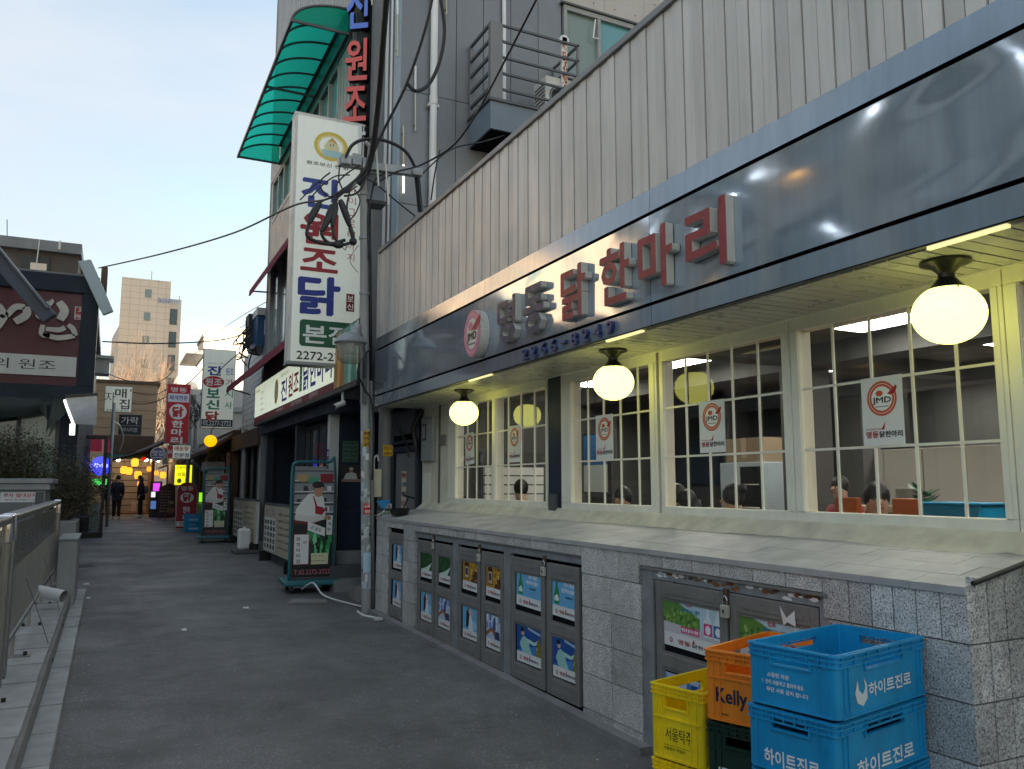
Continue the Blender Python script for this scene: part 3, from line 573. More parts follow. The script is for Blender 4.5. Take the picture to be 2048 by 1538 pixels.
U, D = .645, .215
for kind, y_, z0, w_, lab in (
    ('plant', 8.13, U, .335, 'green plant poster, upper left leaf of the leftmost door pair'), ('plant', 7.615, U, .325, 'green plant poster beside the first padlock on the right leaf'),
    ('lady', 8.12, D, .335, 'blue poster of a white-dressed woman under the leftmost green plant poster'), ('cheers', 7.615, D, .325, 'clinking glasses poster under the right green plant poster'),
    ('can', 6.99, U, .345, 'golden can poster on the left leaf of the middle door pair'), ('can', 6.48, U, .31, 'golden can poster on the right leaf of the middle door pair'),
    ('lady', 6.985, D, .345, 'blue poster of a white-dressed woman under the left golden can poster'), ('cheers', 6.475, D, .31, 'clinking glasses poster under the right golden can poster'),
    ('bottle', 5.83, U, .42, 'pale blue green-bottle poster with peeling corner, left leaf of third door pair'), ('bottle', 5.26, U, .36, 'pale blue green-bottle poster on the rightmost leaf of third door pair'),
    ('robe', 5.83, D, .41, 'deep blue poster of a mint-robed figure, left leaf of third door pair'), ('robe', 5.26, D, .36, 'deep blue poster of a mint-robed figure, right leaf of third door pair'),
    ('small', 9.07, .655, .34, 'upper small blue poster on the narrow door beside the utility pole'), ('small', 9.07, .235, .34, 'lower small blue poster on the narrow door beside the utility pole'),
    ('wide', 3.825, .665, .55, 'pink and blue bottle poster beside the crates, left of the padlock'), ('wide', 3.17, .655, .53, 'pink and blue bottle poster half hidden behind the blue crates'),
    ('cheers', 3.825, .22, .53, 'lower poster behind the yellow crate on the rusty topped doors')):
    poster(kind, y_, z0, w_, .29, lab)
# window posters with the ring emblem
def emblem(b, fr, a, c_, r, ring_='#c8552e', c0=.0006, full=1):
    b.ell(fr, a, c_, r * .99, r * .99, '#f2efe8', c0); b.ring(fr, a, c_, r, r, r * .70, r * .70, ring_, c0 + .0003); b.ring(fr, a, c_, r * .87, r * .87, r * .83, r * .83, '#f0d8cc', c0 + .0005)
    b.poly(fr, [(a + r * .38, c_ + r * .24), (a + r * .98, c_ + r * .72), (a + r * 1.04, c_ + r * .55), (a + r * .9, c_ + r * .25), (a + r * .6, c_ + r * .16)], '#b3242c', c0 + .0007)
    b.ell(fr, a - r * .15, c_ + r * .30, r * .24, r * .17, ring_, c0 + .0006, 14)
    b.text('JMD', fr, a, c_ - r * .14, r * .42, '#101010', r * 1.25, c=c0 + .0011, bold=.03); b.rect(fr, a - r * .45, c_ - r * .48, a + r * .45, c_ - r * .44, '#444444', c0 + .0009)
def wposter(y_, z0, w_, h, lab, tilt=0):
    fr = F((3.609, y_, z0 + h / 2), (0, -1, tilt), (0, tilt, 1)); b = MB(); b.rect(fr, -w_ / 2, -h / 2, w_ / 2, h / 2, 'paper', 0)
    emblem(b, fr, 0, h * .18, w_ * .36); b.text('명동', fr, -w_ * .27, -h * .34, h * .10, '#b03030', w_ * .30, bold=.03); b.text('닭한마리', fr, w_ * .18, -h * .34, h * .09, '#1c1c1e', w_ * .54, bold=.03)
    b.text('진짜 닭한마리 전문점', fr, -w_ * .22, -h * .26, h * .025, '#b03030', w_ * .4); b.poly(fr, [(-w_ * .04, -h * .27), (w_ * .06, -h * .15), (w_ * .03, -h * .27)], '#b03030', .0016)
    tag(b.build('window_poster'), lab, 'poster', 'white emblem posters in the windows')
wposter(2.955, 1.805, .255, .36, 'largest white emblem poster under the nearest globe lamp'); wposter(4.305, 1.815, .26, .35, 'white emblem poster in the second window from the right')
wposter(5.635, 1.805, .26, .365, 'white emblem poster left of the middle globe lamp'); wposter(7.29, 1.825, .26, .365, 'white emblem poster in the window left of the navy pilaster')
wposter(8.42, 1.83, .25, .35, 'tilted white emblem poster in the far left window', .06)

# ------------------------------------------------------------------ fascia lettering
for s_, ya, yb, c_, lab in (('명', 6.26, 5.90, 'navylet', 'navy raised letter next to the pink disc'), ('동', 5.78, 5.41, 'navylet', 'second navy raised letter from the pink disc'), ('닭', 5.16, 4.79, 'redlet', 'first dark red raised letter after the navy pair'),
                      ('한', 4.62, 4.25, 'redlet', 'second dark red raised letter on the fascia'), ('마', 4.17, 3.80, 'redlet', 'third dark red raised letter on the fascia'), ('리', 3.69, 3.33, 'redlet', 'last dark red raised letter at the right end')):
    b = MB(); fr = FX(2.988, (ya + yb) / 2, 2.985); b.text(s_, fr, 0, 0, .375, c_, .345, .055, .0, .030, 'letterside')
    tag(b.build('sign_letter', bevel=.004), lab, 'sign letter', 'raised letters on the mirror fascia')
t = thing('emblem_disc', (2.93, 6.72, 2.76), 'round pink emblem disc at the left of the raised letters', 'sign'); fr = FX(2.988, 6.72, 2.97); b = MB()
pts = [(.19 * math.cos(k * math.pi / 16), .215 * math.sin(k * math.pi / 16)) for k in range(32)]
b.ext(fr, pts, 0, .09, '#c77a8c', 'letterside'); b.build('disc', t)
b = MB(); b.ring(fr, 0, 0, .185, .21, .128, .145, '#cf7f93', .092); b.ring(fr, 0, 0, .16, .183, .15, .171, '#dba0ae', .093); b.ell(fr, 0, 0, .126, .143, '#dcd6cc', .092)
b.poly(fr, [(-.02, .03), (.19, .16), (.2, .10), (.1, .02)], '#a82430', .095); b.ell(fr, -.03, .07, .05, .04, '#cf7f93', .094); b.text('JMD', fr, 0, -.035, .09, '#161616', .21, c=.095, bold=.045); b.rect(fr, -.08, -.1, .08, -.092, '#333333', .095); b.build('emblem', t)
t = thing('phone_number_sign', (2.96, 5.2, 2.6), 'dark blue raised phone number on the lower fascia band', 'sign')
for i, ch in enumerate('2266-8249'):
    y_ = 5.80 - i * .156; b = MB(); fr = FX(2.99, y_, 2.652)
    b.text(ch, fr, 0, 0 if ch != '-' else .0, .088 if ch != '-' else .016, 'bluelet', .075, .03, .0, .03, 'bluelet'); b.build('digit', t)

# ------------------------------------------------------------------ globe lamps
def globe(y_, lab):
    t = thing('globe_lamp', (3.26, y_, 2.58), lab, 'lamp', 'globe lamps under the eave')
    b = MB(); b.lathe([(.012, 0), (.105, 0), (.105, -.012), (.06, -.028), (.035, -.055), (.035, -.075), (.07, -.115), (.083, -.125), (.083, -.15), (.06, -.15)], (3.26, y_, 2.579), 'black', 28); b.build('fitting', t, smooth=2)
    b = MB()
    for a in (0, 2.1, 4.2): b.tube([(3.26 + .08 * math.cos(a), y_ + .08 * math.sin(a), 2.442), (3.26 + .10 * math.cos(a), y_ + .10 * math.sin(a), 2.442)], .006, 'brass', 6)
    b.build('screw', t)
    b = MB(); b.ball((3.26, y_, 2.342), .150, 'e:f8f880:2.9', 32, sz=.88); b.build('globe', t, smooth=True)
globe(2.30, 'lit yellow globe lamp nearest the camera, largest in view'); globe(4.96, 'lit globe lamp between the phone number and second window'); globe(7.76, 'lit globe lamp at the far left end of the eave')
for ya, yb, lab in ((1.86, 2.20, 'glowing strip imitating globe light reflected on the eave lip, nearest globe'), (4.24, 4.66, 'glowing strip imitating globe light reflected on the eave lip, middle globe'), (6.55, 7.05, 'glowing strip imitating globe light reflected on the eave lip, far globe')):
    tag(MB().box((3.005, ya, 2.572), (3.03, yb, 2.586), 'e:fff2b0:.7').build('reflection_strip'), lab, 'light', 'imitated globe reflections along the eave')  # glow imitates globe light reflected on the eave lip, not a lamp

# ------------------------------------------------------------------ inside the dining room
for i_, (x_, y_) in enumerate(((5.0, 4.05), (6.6, 4.0), (4.75, 2.45), (6.6, 2.4), (4.9, 6.3), (6.5, 6.2), (8.3, 5.9), (8.3, 3.6), (5.0, 8.0), (4.9, .8))):
    t = thing('ceiling_light', (x_, y_, 2.77), ('white panel light on the dining room ceiling, seen through the nearest full window', 'panel light behind the nearest one, deeper in the dining room', 'panel light just inside the nearest globe lamp', 'deep panel light behind the blue tub', 'panel light inside the third window from the right', 'panel light deep behind the middle globe', 'panel light above the back wall, far side', 'panel light above the tall white cabinets', 'panel light inside the far left window', 'panel light beyond the right edge of the frame')[i_], 'ceiling light', 'panel lights inside the restaurant')
    MB().box((x_ - .16, y_ - .32, 2.772), (x_ + .16, y_ + .32, 2.798), 'white').build('frame', t); MB().box((x_ - .145, y_ - .305, 2.766), (x_ + .145, y_ + .305, 2.7715), 'e:fff8ea:26').build('diffuser', t)
for i_, (x_, y_) in enumerate(((5.9, 3.1), (6.0, 2.0), (7.3, 3.2), (6.2, 5.0), (7.2, 1.4))):
    b = MB(); b.lathe([(.055, 0), (.055, -.012), (.01, -.014)], (x_, y_, 2.80), 'e:ffc860:8', 14); tag(b.build('downlight'), ('warm downlight above the counter', 'warm downlight near the tall cabinets, closer to the street', 'warm downlight deep above the counter end', 'warm downlight over the drinks fridge', 'warm downlight farthest to the right inside')[i_], 'ceiling light', 'warm downlights inside the restaurant')
t = thing('drinks_fridge', (6.6, 7.05, .35), 'pale blue drinks fridge inside behind the second window', 'fridge')
MB().box((6.3, 6.70, .35), (6.9, 7.40, 1.85), 'fridge').build('body', t, bevel=.01); MB().box((6.285, 6.74, .9), (6.298, 7.05, 1.80), 'black').build('door', t)
for zz in (1.1, 1.35, 1.6): MB().box((6.275, 6.76, zz), (6.284, 7.03, zz + .012), 'white').build('shelf', t)
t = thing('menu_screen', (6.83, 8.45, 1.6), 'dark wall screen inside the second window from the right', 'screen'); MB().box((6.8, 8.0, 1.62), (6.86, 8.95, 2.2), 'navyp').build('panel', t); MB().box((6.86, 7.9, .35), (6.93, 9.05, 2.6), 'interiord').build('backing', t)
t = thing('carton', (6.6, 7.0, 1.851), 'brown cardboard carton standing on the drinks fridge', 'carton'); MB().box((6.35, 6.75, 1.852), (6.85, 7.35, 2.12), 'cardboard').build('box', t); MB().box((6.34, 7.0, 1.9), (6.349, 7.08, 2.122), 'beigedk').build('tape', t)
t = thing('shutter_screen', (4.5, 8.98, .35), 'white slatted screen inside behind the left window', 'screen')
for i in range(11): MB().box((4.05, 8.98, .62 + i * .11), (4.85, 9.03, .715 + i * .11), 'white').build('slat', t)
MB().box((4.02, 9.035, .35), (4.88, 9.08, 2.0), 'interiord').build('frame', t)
t = thing('tall_cabinet', (8.2, 5.7, .35), 'row of tall white cabinets at the back of the dining room', 'cabinet')
for i in range(5): MB().box((7.9, 4.5 + i * .5, .35), (8.5, 4.99 + i * .5, 2.0), 'oppow').build('door', t, bevel=.008)
t = thing('counter', (6.75, 5.7, .35), 'brown wooden counter with cooking pots inside', 'counter'); MB().box((6.5, 5.1, .35), (6.95, 6.35, 1.35), 'wood').build('body', t); MB().box((6.45, 5.05, 1.351), (7.0, 6.4, 1.40), 'beigedk').build('top', t)
for i, y_ in enumerate((5.25, 5.6, 6.1)):
    b = MB(); b.lathe([(.10, 0), (.11, .02), (.11, .16), (.115, .165), (.03, .19), (.02, .21)], (6.7, y_, 1.401), 'steel', 18); tag(b.build('cooking_pot', smooth=2), ('steel pot at the near end of the counter', 'middle steel pot on the counter', 'steel pot at the far end of the counter')[i], 'pot', 'pots on the counter')
t = thing('blue_tub', (5.1, 3.55, .35), 'blue plastic tub on a stand inside the nearest window', 'tub'); b = MB(); b.box((5.0, 3.40, 1.30), (5.3, 3.82, 1.47), 'cblue'); b.build('tub', t, bevel=.015); MB().box((4.98, 3.38, 1.471), (5.32, 3.84, 1.485), 'cblue').build('rim', t, bevel=.005); MB().box((4.95, 3.3, .35), (5.25, 3.8, 1.299), 'greydark').build('stand', t)
t = thing('wall_picture', (5.1, 8.1, .35), 'seascape picture inside behind the third window', 'picture')
b = MB(); fr = FX(5.06, 8.1, 1.85); b.fbox(fr, -.28, -.35, .28, .35, -.02, 0, '#2a2a2a'); b.rect(fr, -.26, -.02, .26, .33, '#3d78b8', .002); b.rect(fr, -.26, -.33, .26, -.02, '#cfd8dc', .002); b.build('print', t); MB().box((5.09, 7.82, .35), (5.15, 8.38, 2.25), 'interiord').build('board', t)
def chair(x_, y_, rz, who='a guest inside'):
    t = thing('dining_chair', (x_, y_, .35), 'dark dining chair under the ' + who, 'chair', 'dining chairs inside'); b = MB(); b.box((x_ - .2, y_ - .2, .77), (x_ + .2, y_ + .2, .81), 'stool'); b.build('seat', t)
    bx = math.cos(rz) * -.19; by = math.sin(rz) * -.19
    b = MB(); b.box((x_ + bx - .02 - abs(by) * .9, y_ + by - .02 - abs(bx) * .9, .81), (x_ + bx + .02 + abs(by) * .9, y_ + by + .02 + abs(bx) * .9, 1.2), 'stool'); b.build('backrest', t)
    for sx in (-1, 1):
        for sy in (-1, 1): MB().box((x_ + sx * .17 - .02, y_ + sy * .17 - .02, .35), (x_ + sx * .17 + .02, y_ + sy * .17 + .02, .769), 'stool').build('leg', t)
# ------------------------------------------------------------------ people
def skinobj(name, verts, edges, k, parent, sub=2, root=0):
    me = bpy.data.meshes.new(name); o0 = Vector(verts[0][:3]); me.from_pydata([Vector(v[:3]) - o0 for v in verts], edges, []); me.materials.append(m(k))
    o = bpy.data.objects.new(name, me); col.objects.link(o); sk = o.modifiers.new('skin', 'SKIN'); sk.use_smooth_shade = True
    for i, v in enumerate(verts):
        r = v[3]; me.skin_vertices[0].data[i].radius = r if isinstance(r, tuple) else (r, r)
    me.skin_vertices[0].data[root].use_root = True
    ss = o.modifiers.new('s', 'SUBSURF'); ss.levels = sub; ss.render_levels = sub
    ORG[o.name] = o0; o.parent = parent; o.location = o0 - ORG[parent.name]; return o
def person(loc, face, lab, h=1.72, seated=False, coat='clothdk', legs='clothbk', hair='short', shoes='white', bag=False, seat_h=.45, bent=0., arm=0., group=None):
    """whole figure; face = heading angle (0 looks along +x)"""
    t = thing('person', loc, lab, 'person', group); s = h / 1.72; B = Vector(loc)
    fx, fy = math.cos(face), math.sin(face)
    def q(f, l, z, r): # forward, left, up
        return (B.x + (fx * f - fy * l) * s, B.y + (fy * f + fx * l) * s, B.z + z * s, r * s if not isinstance(r, tuple) else tuple(k * s for k in r))
    hp = seat_h + .06 if seated else .90; lean = bent
    pel = q(0, 0, hp, .12); waist = q(.02 + lean * .1, 0, hp + .18, .115); ch = q(.03 + lean * .3, 0, hp + .40, .135); nk = q(.05 + lean * .5, 0, hp + .56, .055); hd0 = q(.08 + lean * .6, 0, hp + .63, .07); hd = q(.10 + lean * .65, 0, hp + .72, .085); hd1 = q(.09 + lean * .65, 0, hp + .79, .07)
    V = [pel, waist, ch, nk, hd0, hd, hd1]; E = [(0, 1), (1, 2), (2, 3), (3, 4), (4, 5), (5, 6)]
    for l in (1, -1):
        i = len(V); V += [q(.02 + lean * .4, l * .17, hp + .49, .052), q(-.02 + lean * .3 + arm * .10, l * .21, hp + .24, .043), q(.08 + lean * .4 + arm * .25, l * .19, hp + .02 + arm * .15, .034), q(.12 + lean * .4 + arm * .33, l * .175, hp - .07 + arm * .2, .036), q(.14 + lean * .4 + arm * .38, l * .17, hp - .14 + arm * .22, .02)]
        E += [(2, i), (i, i + 1), (i + 1, i + 2), (i + 2, i + 3), (i + 3, i + 4)]
        i = len(V)
        if seated: V += [q(.03, l * .09, hp - .02, .085), q(.42, l * .10, hp, .06), q(.44, l * .10, .09, .04), q(.56, l * .11, .04, .032)]
        else: V += [q(.0, l * .09, hp - .06, .085), q(.02 + .03 * l, l * .095, .48, .058), q(.0 + .05 * l, l * .10, .09, .038), q(.14 + .05 * l, l * .11, .035, .032)]
        E += [(0, i), (i, i + 1), (i + 1, i + 2), (i + 2, i + 3)]
    skinobj('body', V, E, 'skin', t)
    g = lambda v, k: (v[0], v[1], v[2], v[3] + k * s)
    JV = [g(pel, .035), g(waist, .045), g(ch, .04), q(.045 + lean * .45, 0, hp + .55, .088)]; JE = [(0, 1), (1, 2), (2, 3)]
    if not seated: JV.append(q(0, 0, hp - .13, .145)); JE.append((0, 4))
    for j in (7, 16):
        i = len(JV); JV += [g(V[j], .03), g(V[j + 1], .028), g(V[j + 2], .022)]; JE += [(2, i), (i, i + 1), (i + 1, i + 2)]
    skinobj('jacket', JV, JE, coat, t)
    TV = [g(pel, .02)]; TE = []
    for j in (12, 21):
        i = len(TV); TV += [g(V[j], .02), g(V[j + 1], .022), g(V[j + 2], .026)]; TE += [(0, i), (i, i + 1), (i + 1, i + 2)]
    skinobj('trousers', TV, TE, legs, t)
    for j, l in ((15, 1), (24, -1)):
        a = Vector(V[j - 1][:3]); c = Vector(V[j][:3]); b = MB(); f_ = (c - a); f_.z = 0; f_.normalize(); z0 = B.z + .004
        b.tube([Vector((a.x, a.y, z0 + .045 * s)) - f_ * .05 * s, Vector((a.x, a.y, z0 + .05 * s)), Vector((c.x, c.y, z0 + .04 * s)), Vector((c.x, c.y, z0 + .03 * s)) + f_ * .06 * s], [.035 * s, .05 * s, .042 * s, .02 * s], shoes, 10); b.build('shoe', t, smooth=True)
    H = Vector(hd[:3]); b = MB(); fo = Vector((fx, fy, 0)); lf = Vector((-fy, fx, 0))
    b.ball(H - fo * .022 * s + Vector((0, 0, .035 * s)), .097 * s, 'hair', 16, sx=.93, sy=.93, sz=1.08)
    if hair == 'long': b.tube([H - fo * .06 * s + Vector((0, 0, .03 * s)), H - fo * .075 * s - Vector((0, 0, .12 * s)), H - fo * .08 * s - Vector((0, 0, .26 * s))], [.09 * s, .095 * s, .05 * s], 'hair', 12)
    if hair == 'cap': b.ball(H + fo * .10 * s + Vector((0, 0, .045 * s)), .075 * s, 'hair', 12, sz=.18)
    if hair == 'bun': b.ball(H - fo * .11 * s + Vector((0, 0, .09 * s)), .045 * s, 'hair', 10)
    b.build('hair', t, smooth=True)
    b = MB(); b.tube([H + fo * .075 * s + Vector((0, 0, .01 * s)), H + fo * .108 * s - Vector((0, 0, .015 * s))], [.008 * s, .014 * s], 'skin', 8); b.build('nose', t, smooth=True)
    b = MB()
    for l in (1, -1): b.ball(H + fo * .083 * s + lf * .032 * s * l + Vector((0, 0, .015 * s)), .009 * s, 'black', 8)
    b.build('eye', t); b = MB(); b.bar(H + fo * .088 * s - lf * .02 * s - Vector((0, 0, .045 * s)), H + fo * .088 * s + lf * .02 * s - Vector((0, 0, .045 * s)), .006, .006, '#8a4038'); b.build('mouth', t)
    if bag:
        b = MB(); p_ = B - fo * .17 * s + Vector((0, 0, 1.12 * s)); b.ball(p_, .13 * s, 'greydark', 12, sx=.8, sy=.8, sz=1.25); b.build('backpack', t, smooth=True)
    return t
# three people standing at the end of the alley
person((.33, 36.1, gz(36.1)), R(80), 'person in long navy coat and cap standing at the alley end', 1.70, coat='clothdk', legs='clothdk', hair='cap')
person((1.24, 37.3, gz(37.3)), R(185), 'person in black with long dark hair and backpack facing left', 1.70, coat='clothbk', hair='long', bag=True)
person((-.10, 40.6, gz(40.6)), R(95), 'person in dark clothes half hidden behind the glass screen', 1.68, coat='clothbk', hair='short')
# diners behind the glass: only heads and shoulders show above the sill
for px, py, X_, face, lab, hr, ct, bn in (
    (1265, 968, 4.25, 200, 'dark-haired diner in the window left of the middle globe', 'short', 'clothbk', .3),
    (1370, 962, 4.35, 90, 'first seated diner in the second window, dark hair', 'short', 'clothbk', .2),
    (1413, 974, 4.45, 110, 'second seated diner in the second window, bending forward', 'long', 'clothdk', .5),
    (1492, 962, 4.25, 100, 'third seated diner in the second window, dark hair up', 'bun', 'clothbk', .2),
    (1740, 958, 4.6, 230, 'diner in bulky black coat in the nearest full window', 'short', 'clothbk', .5),
    (1052, 955, 4.3, 90, 'diner sitting in the window beside the navy pilaster', 'short', 'greydark', .2)):
    p = P(px, py, X=X_); zf = .35; h = (p.z - zf) / 1.385 * 1.72
    h = min(1.95, max(1.3, h)); person((p.x, p.y, zf), R(face), lab, h, seated=True, coat=ct, hair=hr, bent=bn * .4, arm=.5, group='diners inside the restaurant'); chair(p.x, p.y, R(face), lab.split(',')[0])
p = P(1690, 950, X=5.3); person((p.x, p.y, .35), R(180), 'person in red top standing deep inside the dining room', 1.30, coat='#a02438', legs='clothbk', hair='short', arm=.6)
for px, lab in ((1690, 'orange high-backed seat inside under the emblem poster'), (1808, 'orange high-backed seat inside beside the blue tub')):
    p = P(px, 1000, X=4.3); t = thing('orange_chair', (p.x, p.y, .35), lab, 'seat', 'orange seats inside'); MB().box((p.x, p.y - .09, .80), (p.x + .05, p.y + .09, 1.52), '#a8521c').build('backrest', t, bevel=.01); MB().box((p.x + .05, p.y - .2, .75), (p.x + .45, p.y + .2, .80), '#a8521c').build('seat', t); MB().box((p.x + .2, p.y - .04, .35), (p.x + .28, p.y + .04, .749), 'black').build('leg', t)
p = P(1845, 935, X=5.6); t = thing('potted_plant', (p.x, p.y, .35), 'green leafy plant inside the nearest full window', 'plant'); b = MB(); b.lathe([(.10, 0), (.14, 1.05), (.15, 1.06)], (p.x, p.y, .351), 'cblue', 14); b.build('pot', t)
b = MB(); rn = random.Random(2)
for i in range(60):
    a = rn.random() * 6.28; l = rn.uniform(.06, .15); z0 = rn.uniform(1.40, 1.55); d = Vector((math.cos(a), math.sin(a), rn.uniform(-.2, .6))) * l; sd = Vector((-math.sin(a), math.cos(a), 0)) * .03; c_ = Vector((p.x, p.y, z0)); b.add([c_, c_ + d * .5 + sd, c_ + d, c_ + d * .5 - sd], [(0, 1, 2, 3)], '#1f6a44')
b.build('leaves', t)['kind'] = 'stuff'

# ------------------------------------------------------------------ pan, meter box, bits by the doorway
t = thing('black_pan', (3.12, 9.38, 1.235), 'black frying pan with brush left on the end of the ledge', 'pan')
b = MB(); b.lathe([(.075, 0), (.10, .015), (.125, .085), (.13, .088), (.115, .08), (.09, .02)], (3.12, 9.38, 1.237), 'black', 22); b.build('bowl', t, smooth=2)
b = MB(); b.bar((3.03, 9.44, 1.315), (2.90, 9.62, 1.31), .012, .012, 'black'); b.build('handle', t); b = MB(); b.tube([(3.14, 9.36, 1.28), (3.20, 9.30, 1.45)], .008, 'black', 6); b.bar((3.17, 9.36, 1.475), (3.25, 9.22, 1.445), .02, .02, 'black'); b.build('brush', t)
t = thing('meter_box', (3.57, 9.64, 1.90), 'grey electricity meter box with a little window on the cream wall', 'meter box')
MB().box((3.545, 9.45, 1.90), (3.598, 9.84, 2.45), 'greypaint').build('case', t, bevel=.006); b = MB(); fr = FX(3.544, 9.72, 2.26); b.fbox(fr, -.065, -.10, .065, .10, 0, .008, 'black'); b.fbox(fr, -.045, -.08, .045, .08, .008, .010, 'greypaint'); b.build('meter_window', t)
b = MB(); b.tube(curve3([(3.58, 9.9, 2.56), (3.5, 10.0, 2.35), (3.53, 10.0, 2.15), (3.55, 9.97, 2.0)]), .035, 'black', 8); b.box((3.50, 9.96, 2.35), (3.58, 10.04, 2.56), 'black'); b.tube([(3.2, 10.1, 2.57), (3.42, 10.0, 2.1), (3.44, 10.0, 1.95)], .015, 'black'); tag(b.build('cable_bracket'), 'black bracket with bundled cables under the end of the eave', 'bracket')

# ------------------------------------------------------------------ tall grey building behind the cladding
GB = thing('grey_panel_building', (5.0, 12, 0), 'tall building of dark grey metal panels behind the restaurant roof', 'building')
b = MB(); b.box((3.38, 10.42, 2.62), (9.5, 16, 16), 'dark'); b.box((3.72, 10.0, 0), (9.5, 16, 2.615), 'dark'); b.build('core', GB)
xs = [3.36, 3.86, 4.20, 4.63, 5.08, 5.55, 5.965]; zs = [2.9, 5.45, 7.1, 9.2, 12.2, 16]
for i in range(6):
    for a, b_ in zip(zs, zs[1:]): piece('wall_panel', 'panel', (xs[i] + .005, 10.38 + .004 * random.random(), a + .005), (xs[i + 1] - .005, 10.42, b_ - .005), GB)
for i, x_ in enumerate((5.97, 6.75, 7.53, 8.31, 9.1)):
    for a, b_ in ((9.10, 9.72), (9.725, 10.5), (10.505, 12), (12.005, 16), (4.6, 7.85)):
        piece('concrete_panel', 'concrete', (x_ + .003, 10.37, a), (x_ + .777, 10.415, b_ - .004), GB)
        if a > 9:
            for hx in (.2, .58):
                for hz in (.15, .45): pass
b = MB()
for x_ in (6.15, 6.55, 6.95, 7.35, 7.75):
    for z_ in (9.25, 9.55, 9.9, 10.3): b.ell(FY(x_, 10.369, z_), 0, 0, .014, .014, 'greydark', .001, 10)
b.build('tie_hole', GB)['kind'] = 'stuff'
fr_ = MB()
for (a, c_, d, e_) in ((5.985, 8.98, 7.30, 9.06), (5.985, 7.86, 7.30, 7.93), (5.985, 7.93, 6.04, 8.98), (7.24, 7.93, 7.30, 8.98), (6.60, 7.93, 6.66, 8.98)): fr_.box((a, 10.33, c_), (d, 10.40, e_), 'greypaint')
W = fr_.build('window', GB, bevel=.004); b = MB(); b.box((6.04, 10.39, 7.93), (6.60, 10.395, 8.98), 'cglass'); b.build('pane', W); b = MB(); b.box((6.66, 10.385, 7.93), (7.24, 10.39, 8.98), 'tglass'); b.build('pane', W)
b = MB(); b.bar((6.50, 10.31, 8.62), (6.53, 10.29, 8.92), .02, .02, 'white'); b.bar((6.49, 10.31, 8.62), (6.60, 10.31, 8.62), .02, .015, 'white'); b.build('stay', W)
b = MB(); b.box((5.93, 10.30, 9.065), (7.36, 10.40, 9.095), 'greydark'); b.build('window_hood', GB)
# street side strips
for a, c_, k in ((10.38, 10.62, 'paleblue'), (10.62, 10.70, 'greydark'), (10.70, 10.80, 'white'), (10.80, 10.90, 'greydark'), (10.90, 11.05, 'white')):
    MB().box((3.34, a + .003, 2.62), (3.40, c_ - .003, 12), k).build('side_strip', GB)
MB().box((3.20, 11.06, 2.62), (3.42, 11.32, 14), 'midgrey').build('corner_post', GB)
# street doorway under the strips
b = MB(); b.box((3.57, 10.0, 0), (3.7, 10.12, 2.6), 'navyp'); b.box((3.57, 11.04, 0), (3.7, 11.3, 2.6), 'navyp'); b.box((3.57, 10.12, 2.28), (3.7, 11.04, 2.62), 'navyp'); b.box((3.56, 10.1, 2.05), (3.62, 11.06, 2.12), 'navy'); b.box((3.55, 10.1, 2.16), (3.62, 11.06, 2.2), 'navy'); b.build('door_surround', GB)
D_ = MB().box((3.60, 10.16, .25), (3.64, 11.0, 2.04), 'midgrey').build('street_door', GB); MB().box((3.575, 10.22, .9), (3.598, 10.25, 1.05), 'steel').build('handle', D_)
MB().box((3.05, 9.9, 0), (3.6, 11.3, .22), 'kerbd').build('door_step', GB)
b = MB(); b.tube([(3.17, 10.16, 0), (3.17, 10.16, 2.6)], .085, 'midgrey', 18); tag(b.build('grey_column', smooth=2), 'round grey column between the utility pole and the recessed door', 'column')
t = thing('switch_box', (3.02, 10.12, 1.45), 'small beige switch box fixed to the grey column', 'switch box'); MB().box((2.99, 10.02, 1.45), (3.09, 10.14, 1.80), 'creamwall').build('case', t, bevel=.006); b = MB(); b.tube(curve3([(3.0, 10.06, 1.8), (3.0, 10.06, 1.93), (3.04, 10.06, 1.97), (3.06, 10.06, 1.90)], 5), .012, 'white', 7); b.build('pipe', t)
def sheetlab(fr, w_, h, lines, lab, cat='sticker', bgc='paper', cc=('#b03030', '#2a62a8', '#333333', '#b03030', '#b03030'), nm='notice', grp=None):
    b = MB(); b.rect(fr, -w_ / 2, -h / 2, w_ / 2, h / 2, bgc, 0); n = len(lines)
    for i, s_ in enumerate(lines): b.text(s_, fr, 0, h / 2 - h * (i + .5) / n, h / n * .55, cc[i % len(cc)], w_ * .8, c=.001, bold=.04)
    return tag(b.build(nm), lab, cat, grp)
p = P(801, 988, X=3.55); sheetlab(FX(3.595, p.y, p.z), .20, .62, ['닭한마리', '1,0980', '예약합니다', '생고기', '김치전'], 'tall cream menu notice on the recessed grey door', 'notice', '#d8ccb0')
p = P(768, 900, X=3.08); sheetlab(FY(3.18, 10.07, p.z), .13, .14, ['신신고', '소방서'], 'yellow sticker on the grey column', 'sticker', '#c99a18', ('#4a2a10',), 'sticker')
sheetlab(FY(3.19, 10.068, 1.33), .11, .07, ['도로'], 'small white sticker low on the grey column', 'sticker', 'paper', ('#444444',), 'sticker'); sheetlab(FY(3.18, 10.066, 1.22), .12, .10, ['번호', '안내'], 'green and white sticker low on the grey column', 'sticker', '#c8d4cc', ('#1c6a48',), 'sticker')
b = MB(); b.add([(3.02, 10.0, 1.40), (3.22, 10.02, 1.42), (3.12, 10.0, 1.27)], [(0, 1, 2)], '#2f86c4'); b.add([(3.0, 10.0, 1.22), (3.06, 10.0, 1.22), (3.16, 10.0, 1.33), (3.12, 9.99, 1.27)], [(0, 1, 2, 3)], 'paper'); tag(b.build('torn_poster'), 'torn blue and white poster scrap between pole and grey column', 'poster')
